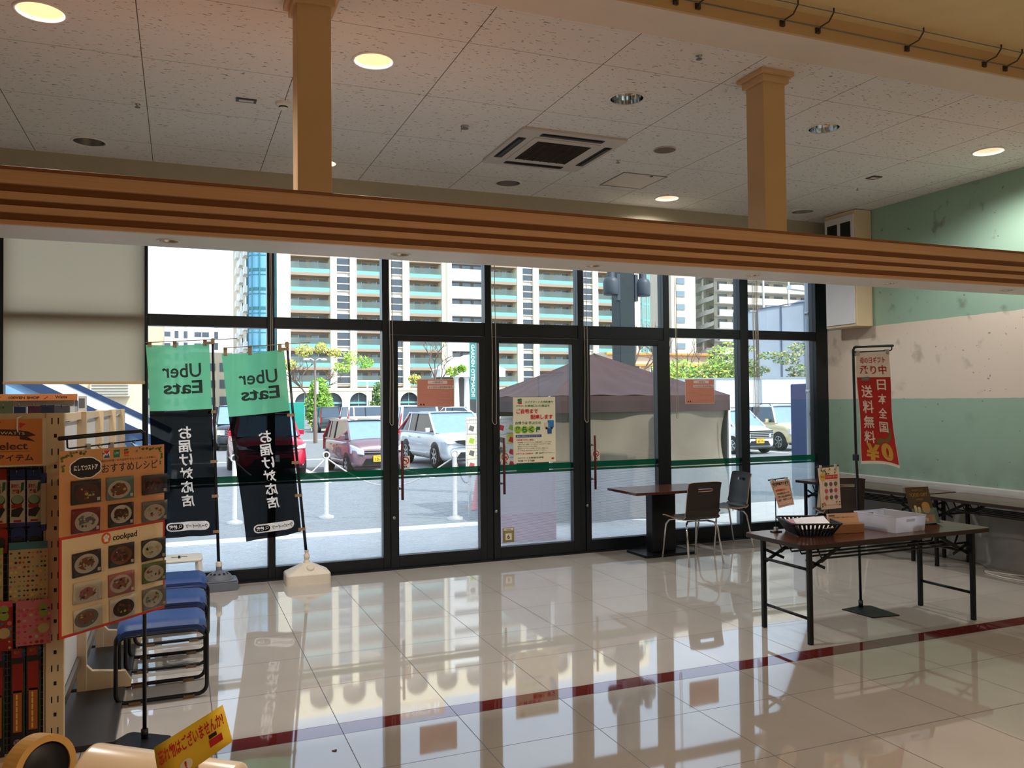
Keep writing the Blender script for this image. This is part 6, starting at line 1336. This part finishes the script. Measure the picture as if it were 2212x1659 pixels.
# ------------------------------------------------------------------ construction site at the green wall side
mat('hoarding', (226, 236, 240), .6, var=.02); mat('hoard_seam', (150, 160, 168), .6); mat('net_blue', (152, 162, 174), .8, var=.08, scale=.3); mat('net_seam', (70, 84, 110), .8)
t = thing('hoarding', 'white construction hoarding behind the parked wagons', 'fence', (40, 48.5, GZ)); A, B = Vector((24, 55.3, 0)), Vector((64, 38.5, 0)); d = (B-A)
mb = MB(); mb.bar(A+Vector((0, 0, 1.4)), B+Vector((0, 0, 1.55)), .1, 3.4, 'hoarding'); mb.obj('panels', t)
mb = MB(); mb.bar(A+Vector((0, -.02, 3.08)), B+Vector((0, -.02, 3.23)), .16, .12, 'hoard_seam'); mb.obj('top_rail', t)
for k in range(14): p = lerp(A, B, k/13); MB().box(p.x-.05, p.x+.05, p.y-.10, p.y-.04, GZ, 3.1, 'hoard_seam').obj('post', t)
t = thing('scaffold_net', 'blue grey netted scaffold behind the trees by the green wall', 'scaffold', (68, 78, GZ))
mb = MB(); mb.grid(lambda u, v: (lerp(59.5, 80, u), lerp(78.5, 70, u), lerp(GZ, 11.6+3.2*u+.25*sin(u*40), v)), 60, 10, 'net_blue'); mb.obj('net', t)
for k in range(9): u = k/8; x, y = lerp(59.5, 80, u), lerp(78.5, 70, u)-.08; MB().box(x-.06, x+.06, y-.03, y+.03, GZ, 11.5+3.2*u, 'net_seam').obj('seam', t)
mb = MB(); mb.bar((59.5, 78.45, 11.6), (80, 69.95, 14.8), .2, .1, 'net_seam'); mb.obj('top_tube', t)
# ------------------------------------------------------------------ tower block across the street
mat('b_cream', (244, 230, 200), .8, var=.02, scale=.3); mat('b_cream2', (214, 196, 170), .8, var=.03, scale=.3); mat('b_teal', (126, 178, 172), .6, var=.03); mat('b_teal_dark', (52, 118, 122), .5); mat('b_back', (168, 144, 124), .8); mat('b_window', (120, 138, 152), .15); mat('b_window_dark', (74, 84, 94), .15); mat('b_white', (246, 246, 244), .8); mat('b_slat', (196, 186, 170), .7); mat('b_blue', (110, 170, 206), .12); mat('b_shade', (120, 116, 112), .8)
film('b_rail', (206, 232, 230), .30)
YB_ = 124.0; FL = 2.81; Z0 = 4.1; NF = 13
tw = thing('tower_block', 'tall cream apartment block with teal balconies and arcades across the street', 'building', (40, 124, GZ))
BAYS = [(15.24, 21.04), (24.99, 29.70), (33.21, 38.45), (46.79, 51.32), (55.21, 62.04), (66.26, 70.6)]
SLAT = [(22.0, 24.01), (30.28, 32.18), (52.31, 54.21), (63.35, 65.28)]
PIL = [(13.3, 15.24), (21.04, 22.0), (24.01, 24.99), (29.7, 30.28), (32.18, 33.21), (38.45, 39.4), (45.84, 46.79), (51.32, 52.31), (54.21, 55.21), (62.04, 63.35), (65.28, 66.26), (70.6, 74.43)]
ZT = Z0+FL*NF
for a, b in PIL: MB().box(a, b, YB_, YB_+3, 3.75, ZT, 'b_cream').obj('pilaster', tw)
mb = MB(); mb.box(9.7, 74.4, YB_+2.2, YB_+40, GZ, ZT-.5, 'b_cream2'); mb.obj('core', tw)
mb = MB(); mb.box(9.5, 74.6, YB_-.25, YB_+.2, 3.4, 3.86, 'b_cream'); mb.obj('cornice', tw)
def proto_balcony(w):
    mb = MB(); mb.box(0, w, 0.1, .35, 0, .70, 'b_teal'); mb.box(0, w, .1, 2.1, -.12, .12, 'b_back'); mb.box(0, w, 2.05, 2.2, 0, FL, 'b_back'); mb.box(0, w, .1, 2.1, FL-.35, FL-.12, 'b_back'); b = mb.obj('balcony', tw)
    MB().quad((0, .2, .70), (w, .2, .70), (w, .2, 1.62), (0, .2, 1.62), 'b_rail').obj('glass_rail', b)
    n = 2
    for k in range(n):
        x0 = w*(.05+.5*k); x1 = x0+w*.38; q = MB(); q.box(x0, x1, 1.98, 2.06, .15, 2.15, 'b_window_dark'); q.box(x0+.06, (x0+x1)/2-.04, 1.95, 1.99, .2, 2.08, 'b_window'); q.box((x0+x1)/2-.03, (x0+x1)/2+.03, 1.94, 2.0, .15, 2.15, 'b_white'); q.obj('window', b)
    return b
def part_copy(o, dx, dy, dz, par):
    c = o.copy(); COL.objects.link(c); c.parent = par; c.matrix_parent_inverse = o.matrix_parent_inverse.copy(); c.location = (dx, dy, dz)
    for ch in o.children: k = ch.copy(); COL.objects.link(k); k.parent = c; k.matrix_parent_inverse = Matrix.Identity(4); k.location = ch.location
    return c
for a, b in BAYS:
    pb = proto_balcony(b-a); pb.location = (a, YB_, Z0)
    for k in range(1, NF): part_copy(pb, a, YB_, Z0+FL*k, tw)
for a, b in SLAT:
    w = b-a; mb = MB(); mb.box(0, w, .45, .6, 0, FL, 'b_slat'); mb.box(.1, w-.1, .35, .46, .45, 1.35, 'b_window_dark'); mb.box(.1, w-.1, .35, .46, 1.6, 2.5, 'b_window_dark')
    for z in (.4, 1.45, 2.55): mb.box(0, w, .3, .5, z-.06, z+.06, 'b_white')
    s = mb.obj('stair_window', tw); s.location = (a, YB_, Z0)
    for k in range(1, NF): part_copy(s, a, YB_, Z0+FL*k, tw)
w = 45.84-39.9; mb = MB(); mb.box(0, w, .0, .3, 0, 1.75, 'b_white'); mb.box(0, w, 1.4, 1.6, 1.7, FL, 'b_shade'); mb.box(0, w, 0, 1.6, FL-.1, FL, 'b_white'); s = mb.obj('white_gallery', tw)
for k in range(3): q = MB(); q.box(.4+k*1.9, 1.8+k*1.9, 1.33, 1.42, 1.8, 2.5, 'b_window'); q.obj('window', s)
s.location = (39.9, YB_-.3, Z0)
for k in range(1, NF): part_copy(s, 39.9, YB_-.3, Z0+FL*k, tw)
MB().box(39.3, 39.95, YB_-.5, YB_+2, GZ, ZT, 'b_white').obj('pilaster', tw)
# ground floor arcade
AR = [13.2, 17.24, 21.25, 25.28, 29.2, 33.06, 37.0, 47.5, 51.5, 55.5, 59.5, 63.5, 67.5]
mb = MB(); x = 9.6
def arch_wall(x0, x1, cx, hw_, z0, zs, z1, y, m_):
    n = 14; pts = [(x0, z0), (cx-hw_, z0)]+[(cx-hw_*cos(pi*k/n), zs+hw_*.98*sin(pi*k/n)) for k in range(n+1)]+[(cx+hw_, z0), (x1, z0), (x1, z1), (x0, z1)]
    bm = bmesh.new(); f = bm.faces.new([bm.verts.new((a, y, b)) for a, b in pts]); f.normal_update(); bmesh.ops.triangulate(bm, faces=[f]); bm.verts.index_update()
    q = MB(); q.add([tuple(v.co) for v in bm.verts], [tuple(v.index for v in g.verts) for g in bm.faces], m_); bm.free(); return q
for i, cx in enumerate(AR):
    x0 = cx-2.02; x1 = cx+2.02
    o = arch_wall(x0, x1, cx, 1.45, GZ, 1.72, 3.45, YB_, 'b_cream').obj('arch_wall', tw, solid=.3)
    q = MB(); q.box(cx-1.45, cx+1.45, YB_+.5, YB_+.6, GZ, 3.2, 'b_window_dark'); q.box(cx-1.45, cx+1.45, YB_+.35, YB_+.52, 1.45, 1.75, 'b_teal'); q.box(cx-.05, cx+.05, YB_+.4, YB_+.52, GZ, 3.2, 'b_teal'); q.obj('shop_window', o)
mb = MB(); mb.box(39, 45.5, YB_-.2, YB_+.4, GZ, 3.6, 'b_cream'); mb.obj('entrance_wall', tw)
# roof crown with arches and the sign
for i in range(13):
    cx = 14.6+i*4.85; o = arch_wall(cx-2.43, cx+2.43, cx, 1.75, ZT, ZT+1.1, ZT+3.5, YB_, 'b_cream').obj('roof_arch', tw, solid=.4)
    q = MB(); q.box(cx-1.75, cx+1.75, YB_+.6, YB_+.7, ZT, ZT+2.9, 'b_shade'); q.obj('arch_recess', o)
mb = MB(); mb.box(12, 75, YB_+.1, YB_+3, ZT+3.5, ZT+3.9, 'b_cream'); mb.obj('parapet', tw)
mb = MB(); mb.box(29.5, 38.5, YB_+.5, YB_+.8, ZT+4.2, ZT+6.6, 'b_cream2'); [mb.box(xx-.1, xx+.1, YB_+.6, YB_+.8, ZT+3.8, ZT+4.4, 'b_shade') for xx in (31, 34, 37)]; so = mb.obj('roof_sign', tw)
MB().text('DAIICHI', 34, ZT+5.4, 1.5, 'b_white', 0, Matrix(((1, 0, 0, 0), (0, 0, 0, YB_+.48), (0, 1, 0, 0), (0, 0, 0, 1))), 7.2, .03).obj('lettering', so)
# round corner bays
def corner_bay(cx, cy, r_, a0, a1, gl, fr, nm):
    n = 10
    for k in range(-1, NF):
        z = Z0+FL*k; mb = MB(); P = [(cx+r_*cos(lerp(a0, a1, i/n)), cy+r_*sin(lerp(a0, a1, i/n))) for i in range(n+1)]
        mb.add([(x, y, zz) for zz in (z+.35, z+FL-.05) for x, y in P], [(i, i+1, n+2+i, n+1+i) for i in range(n)], gl)
        for zz, h in ((z-.05, .42), (z+FL-.62, .12)):
            R2 = 1.03; Q = [(cx+r_*R2*cos(lerp(a0, a1, i/n)), cy+r_*R2*sin(lerp(a0, a1, i/n))) for i in range(n+1)]
            mb.add([(x, y, q) for q in (zz, zz+h) for x, y in Q], [(i, i+1, n+2+i, n+1+i) for i in range(n)], fr)
        for i in range(0, n+1, 2): x, y = P[i]; mb.box(x-.09, x+.09, y-.14, y+.05, z, z+FL, fr)
        mb.obj('corner_bay', tw)
corner_bay(11.5, YB_+1.9, 2.1, pi*1.02, pi*1.98, 'b_blue', 'b_teal_dark', 'w')
corner_bay(75.4, YB_+1.6, 1.6, pi*1.02, pi*1.98, 'b_rail', 'b_teal', 'e')
MB().box(9.55, 9.8, YB_+2.0, YB_+40, GZ, ZT, 'b_cream2').obj('side_wall', tw)
for j in range(4):
    for k in range(NF+1):
        y = YB_+5+j*9.5; z = Z0+FL*(k-1); q = MB(); q.box(9.05, 9.6, y, y+3.2, z+.2, z+1.25, 'b_white'); q.box(9.4, 9.62, y, y+3.4, z+1.25, z+2.5, 'b_window_dark')
        if j < 2: q.obj('side_balcony', tw)
        else: MB().add(q.v, q.f, 'b_white').obj('side_balcony', tw) if k < 16 and j == 2 else None
# white temple-like entrance
t = thing('portico', 'white columned entrance with gable before the tower block', 'entrance', (36.5, 110, GZ))
for x in (35.95, 37.5, 40.2, 41.8): MB().lathe([(.55, 0), (.55, .25), (.42, .35), (.40, 2.5), (.34, 5.1), (.48, 5.25), (.48, 5.4)], 'b_white', 18, Matrix.Translation((x, 109.5, GZ))).obj('column', t)
MB().box(33.4, 43, 108.6, 113, 5.1, 6.1, 'b_white').obj('entablature', t); MB().prism([(33.2, 6.1), (43.2, 6.1), (38.2, 8.3)], 108.6, 113, 'b_white', Matrix(((1, 0, 0, 0), (0, 0, 1, 0), (0, 1, 0, 0), (0, 0, 0, 1)))).obj('gable', t)
MB().box(33.8, 42.6, 112.5, 113, GZ, 5.1, 'b_shade').obj('door_wall', t)

# ------------------------------------------------------------------ other buildings
def block(label, x0, x1, y, depth, z1, wallm, rows, cols, base=1.2, pitch=2.9, name='apartment_building', winm='b_window_dark'):
    t = thing(name, label, 'building', ((x0+x1)/2, y, GZ)); MB().box(x0, x1, y, y+depth, GZ, z1, wallm).obj('wall', t)
    p = {}
    for r_ in range(rows):
        for (c0, c1, h0, h1) in cols:
            a, b = lerp(x0, x1, c0), lerp(x0, x1, c1); z = base+pitch*r_; key = (c0, c1)
            if key not in p:
                q = MB(); w_ = b-a; q.box(0, w_, -.12, .05, h0, h1, winm); k = max(1, int(w_/1.6))
                if w_ > 2: [q.box(w_*i/k-.07, w_*i/k+.07, -.2, .0, h0, h1, 'b_white') for i in range(k+1)]
                o = q.obj('window', t); o.location = (a, y, z); p[key] = o
            else:
                o = p[key].copy(); COL.objects.link(o); o.parent = t; o.matrix_parent_inverse = p[key].matrix_parent_inverse.copy(); o.location = (a, y, z)
    return t
colsW = [(.03, .07, .2, 1.6), (.12, .20, .5, 1.6), (.25, .28, .1, 1.9), (.31, .34, .1, 1.9), (.40, .52, .5, 1.7), (.55, .58, .1, 1.9), (.62, .65, .1, 1.9), (.70, .82, .5, 1.7), (.86, .89, .1, 1.9)]
block('white office block with dark windows far off behind the nearer flag', -18, 12.9, 228, 14, 25.2, 'b_white', 8, colsW)
block('grey narrow building with slanted side far off beside the roller blind edge', -9.5, -2.6, 163, 10, 17.5, 'b_cream2', 4, [(.3, .5, .4, 1.6), (.6, .9, .4, 1.6)])
block('pale low building far off seen between the two flags', 1.5, 8.6, 150, 10, 10.5, 'b_cream2', 3, [(.08, .3, .3, 1.6), (.42, .6, .3, 1.6), (.7, .92, .2, 1.7)])
t = block('pale building with louvred boxes seen under the roller blind', -9, -1.6, 42, 8, 5.2, 'b_cream2', 1, [(.08, .2, .2, 1.3)])
for i, (a, b) in enumerate(((-5.6, -4.1), (-3.7, -2.1))):
    mb = MB(); mb.box(a, b, 41.4, 41.98, 2.05, 2.9, 'b_cream'); [mb.box(a+.05, b-.05, 41.36, 41.42, 2.12+k*.13, 2.18+k*.13, 'b_shade') for k in range(6)]; mb.obj('louvred_box', t)
mat('b_beige', (206, 196, 180), .8, var=.02, scale=.3); mat('b_beige2', (186, 176, 160), .8, var=.02, scale=.3)
t = thing('balcony_block', 'beige apartment block with long balconies and spiral stair beyond the construction site', 'building', (125, 160, GZ))
MB().box(103, 109.5, 158, 175, GZ, 52, 'b_beige').obj('gable_wall', t); MB().box(109.5, 116.3, 163, 175, GZ, 52, 'b_beige2').obj('stair_recess', t); MB().box(116, 175, 160, 175, GZ, 52, 'b_beige2').obj('wall', t)
def rep(o, n, dz):
    for k in range(1, n): c = o.copy(); COL.objects.link(c); c.parent = t; c.matrix_parent_inverse = o.matrix_parent_inverse.copy(); c.location = (o.location.x, o.location.y, o.location.z+dz*k); [(lambda kk: (COL.objects.link(kk), setattr(kk, 'parent', c), setattr(kk, 'matrix_parent_inverse', Matrix.Identity(4))))(ch.copy()) for ch in o.children]
mb = MB(); mb.box(0, 50, -.3, 0, 0, 1.3, 'b_beige'); mb.box(0, 50, -.3, 1.8, -.2, 0, 'b_white'); [mb.box(4.8+i*7.5, 5.1+i*7.5, -.6, -.3, -.2, 2.9, 'b_white') for i in range(6)]; o = mb.obj('balcony', t); o.location = (116, 158.2, 3.4)
for i in range(12): q = MB(); q.box(1.0+i*4.1, 3.6+i*4.1, 1.7, 1.79, .2, 2.2, 'b_window_dark'); q.obj('window', o)
rep(o, 16, 2.95)
mb = MB(); mb.box(0, 2.2, -.15, .05, 0, 1.3, 'b_window'); o = mb.obj('gable_window', t); o.location = (104.3, 158, 4.2); rep(o, 15, 2.95)
mb = MB(); n = 20
mb.add([(2.6*cos(a)+3.4, 2.6*sin(a), 2.95*(i/n)+h) for i in range(n+1) for a in [pi*.9+pi*1.2*i/n] for h in (0, 1.0)], [(2*i, 2*i+2, 2*i+3, 2*i+1) for i in range(n)], 'b_shade'); mb.add([(3.4+r_*cos(a), r_*sin(a), 2.95*(i/n)) for i in range(n+1) for a in [pi*.9+pi*1.2*i/n] for r_ in (.4, 2.6)], [(2*i, 2*i+2, 2*i+3, 2*i+1) for i in range(n)], 'b_shade'); mb.box(3.2, 3.6, -.2, .2, 0, 2.95, 'b_beige'); o = mb.obj('spiral_stair', t); o.location = (109.7, 160.5, 2.0); rep(o, 16, 2.95)
mat('roof_orange', (226, 150, 60), .6)
t = block('low brown house with orange eaves behind the yellow green trees', 46, 60, 84, 8, 7.2, 'b_cream2', 2, [(.1, .3, .3, 1.5), (.4, .55, .3, 1.5), (.65, .9, .3, 1.5)], name='house')
for z in (4.4, 5.6, 6.9): MB().box(45.6, 60.4, 83.5, 84, z, z+.22, 'roof_orange').obj('eave', t)

# ------------------------------------------------------------------ trees and hedges
mat('leaf_yellow', (190, 198, 84), .6, var=.2); mat('leaf_green', (112, 150, 66), .6, var=.25); mat('leaf_deep', (60, 100, 62), .6, var=.25); mat('leaf_fresh', (140, 186, 60), .6, var=.2); mat('bark', (112, 94, 84), .9); mat('leaf_straw', (196, 182, 110), .6, var=.2)
def leaves(mb, c, rad_, n, s, mats, r, shell=.5):
    for i in range(n):
        while True:
            p = Vector((r.uniform(-1, 1), r.uniform(-1, 1), r.uniform(-1, 1)))
            if shell < p.length <= 1: break
        q = Vector((c[0]+p.x*rad_[0], c[1]+p.y*rad_[1], c[2]+p.z*rad_[2])); a = Vector((r.gauss(0, 1), r.gauss(0, 1), r.gauss(0, 1))).normalized(); b = a.orthogonal().normalized(); k = s*r.uniform(.6, 1.3)
        mb.add([q-a*k, q+b*k*.5, q+a*k, q-b*k*.5], [(0, 1, 2, 3)], r.choice(mats))
def trunk(mb, base, top, r0, r1): mb.tube([base, lerp(Vector(base), Vector(top), .5)+Vector((.03, .02, 0)), top], [r0, (r0+r1)/2, r1], 'bark', 8)
def bush_tree(label, x, y, h, clumps, mats, seed, s=.16, n=500, name='leafy_tree'):
    r = random.Random(seed); t = thing(name, label, 'tree', (x, y, GZ), 'trees outside'); mb = MB(); trunk(mb, (x, y, GZ), (x, y, GZ+h*.7), .12, .05); mb.obj('trunk', t)
    mb = MB()
    for (dx, dy, dz, rx, rz) in clumps: leaves(mb, (x+dx, y+dy, GZ+dz), (rx, rx, rz), n, s, mats, r)
    mb.obj('crown', t)
bush_tree('fresh green conical conifer beside the street lamp', 9.5, 61, 3.9, [(0, 0, 1.1, 1.0, 1.0), (0, 0, 1.9, 1.05, 1.1), (0, 0, 2.8, .75, 1.0)], ('leaf_fresh', 'leaf_green'), 3, .14, 700, 'conifer')
bush_tree('deep green conifer before the arcade beside the first door mullion', 18.2, 79, 4.3, [(0, 0, 1.4, 1.1, 1.3), (0, 0, 2.9, .8, 1.3)], ('leaf_deep', 'leaf_green'), 5, .15, 700, 'conifer')
YG = ('leaf_yellow', 'leaf_green', 'leaf_fresh')
bush_tree('yellow green tree nearest the tent peak behind the hoarding', 36.2, 55, 5.0, [(-1, 0, 3.6, 1.6, 1.2), (.6, .3, 4.0, 1.5, 1.2), (0, 0, 3.0, 2.2, 1.2)], YG, 7, .17, 600)
bush_tree('tallest yellow green tree behind the hoarding, beside the window mullion', 40.2, 54, 6.4, [(0, 0, 5.0, 1.6, 1.5), (-1.2, 0, 4.0, 1.5, 1.2), (1.1, .2, 3.9, 1.5, 1.4)], YG, 8, .17, 600)
bush_tree('green rounded tree low behind the hoarding between the yellow green ones', 38.4, 53, 4.2, [(0, 0, 3.2, 1.7, 1.3), (1.2, 0, 2.9, 1.3, 1.1)], ('leaf_green', 'leaf_deep', 'leaf_yellow'), 9, .16, 600)
PN = ('leaf_green', 'leaf_deep', 'leaf_straw')
def layered(label, x, y, h, seed):
    r = random.Random(seed); cl = [(r.uniform(-1.2, 1.2), r.uniform(-.5, .5), 2.6+i*(h-2.8)/6, r.uniform(.7, 1.2), .32) for i in range(7)]
    bush_tree(label, x, y, h, cl, PN, seed, .13, 230, 'layered_tree')
layered('loose layered tree before the scaffold net, nearer the window mullion', 41.6, 52, 6.0, 12); layered('loose layered tree before the scaffold net, nearer the rain pipe', 45.2, 52, 6.2, 14)
def bare_tree(label, x, y, h, seed, spread=.8, tufts=(), tone='bark'):
    r = random.Random(seed); t = thing('bare_tree', label, 'tree', (x, y, GZ), 'trees outside'); mb = MB()
    def grow(p, d, L, rr, k):
        q = p+d*L; mid = lerp(p, q, .5)+Vector((r.uniform(-.06, .06), r.uniform(-.06, .06), r.uniform(-.04, .04)))*L; mb.tube([p, mid, q], [rr, rr*.85, rr*.68], tone, 5, caps=False)
        if k <= 0: return
        for i in range(r.choice((2, 3))): a = Vector((r.gauss(0, 1), r.gauss(0, .6), r.gauss(0, .35))).normalized(); grow(q, (d*.9+a*spread*.75+Vector((0, 0, .10))).normalized(), L*r.uniform(.62, .82), rr*.62, k-1)
    grow(Vector((x, y, GZ)), Vector((0, 0, 1)), h*.30, h*.022, 5); mb.obj('branches', t)
    if tufts:
        mb = MB()
        for (dx, dz, rr, mm) in tufts: leaves(mb, (x+dx, y, GZ+dz), (rr, rr*.6, rr*.7), 200, .13, mm, r, .0)
        mb.obj('young_leaves', t)
ST = ('leaf_straw', 'leaf_yellow')
bare_tree('bare branching street tree with straw yellow tufts beyond the leaning flag', 10.4, 71, 6.6, 21, .9, ((-1.8, 5.2, .7, ST), (-.6, 6.4, .8, ST), (.8, 6.6, .7, ST), (2.6, 5.0, .8, ('leaf_yellow', 'leaf_fresh')), (3.4, 5.8, .9, ('leaf_yellow', 'leaf_fresh')), (4.6, 5.4, .8, ('leaf_fresh',)), (2.0, 6.2, .6, ST)))
bare_tree('bare street tree seen above the pink notice on the first door', 16.9, 58, 6.8, 23, .85, ((-1.0, 3.6, .5, ST), (1.9, 4.2, .6, ('leaf_fresh', 'leaf_yellow')), (2.6, 4.4, .4, ('leaf_fresh',))))
bare_tree('bare street tree with thin branches above the tent, through the second door', 27.6, 60, 7.2, 25, .9)
bare_tree('bare tree rising behind the yellow green trees, nearer the doors', 35.5, 60, 9.0, 27, .7); bare_tree('bare tree rising behind the yellow green trees, nearer the mullion', 40.0, 60, 8.6, 29, .7)
def hedge(label, x0, x1, y, h, mats, seed):
    r = random.Random(seed); t = thing('hedge', label, 'hedge', ((x0+x1)/2, y, GZ), 'hedges along the street'); MB().box(x0, x1, y-.3, y+.3, GZ, GZ+.2, 'kerb').obj('kerb', t); mb = MB(); n = int((x1-x0)*90)
    for i in range(n): q = Vector((r.uniform(x0, x1), y+r.uniform(-.4, .4), GZ+.15+h*r.random())); a = Vector((r.gauss(0, 1), r.gauss(0, 1), r.gauss(0, 1))).normalized(); b = a.orthogonal().normalized(); k = .1*r.uniform(.6, 1.3); mb.add([q-a*k, q+b*k*.6, q+a*k, q-b*k*.6], [(0, 1, 2, 3)], r.choice(mats))
    o = mb.obj('foliage', t); o['kind'] = 'stuff'
hedge('low green hedge along the street between the teal box and the conifers', 8.6, 17, 59.2, .6, ('leaf_green', 'leaf_yellow'), 31); hedge('low yellowish hedge along the street before the white entrance', 17.5, 27, 64, .7, ('leaf_straw', 'leaf_yellow', 'leaf_green'), 33)
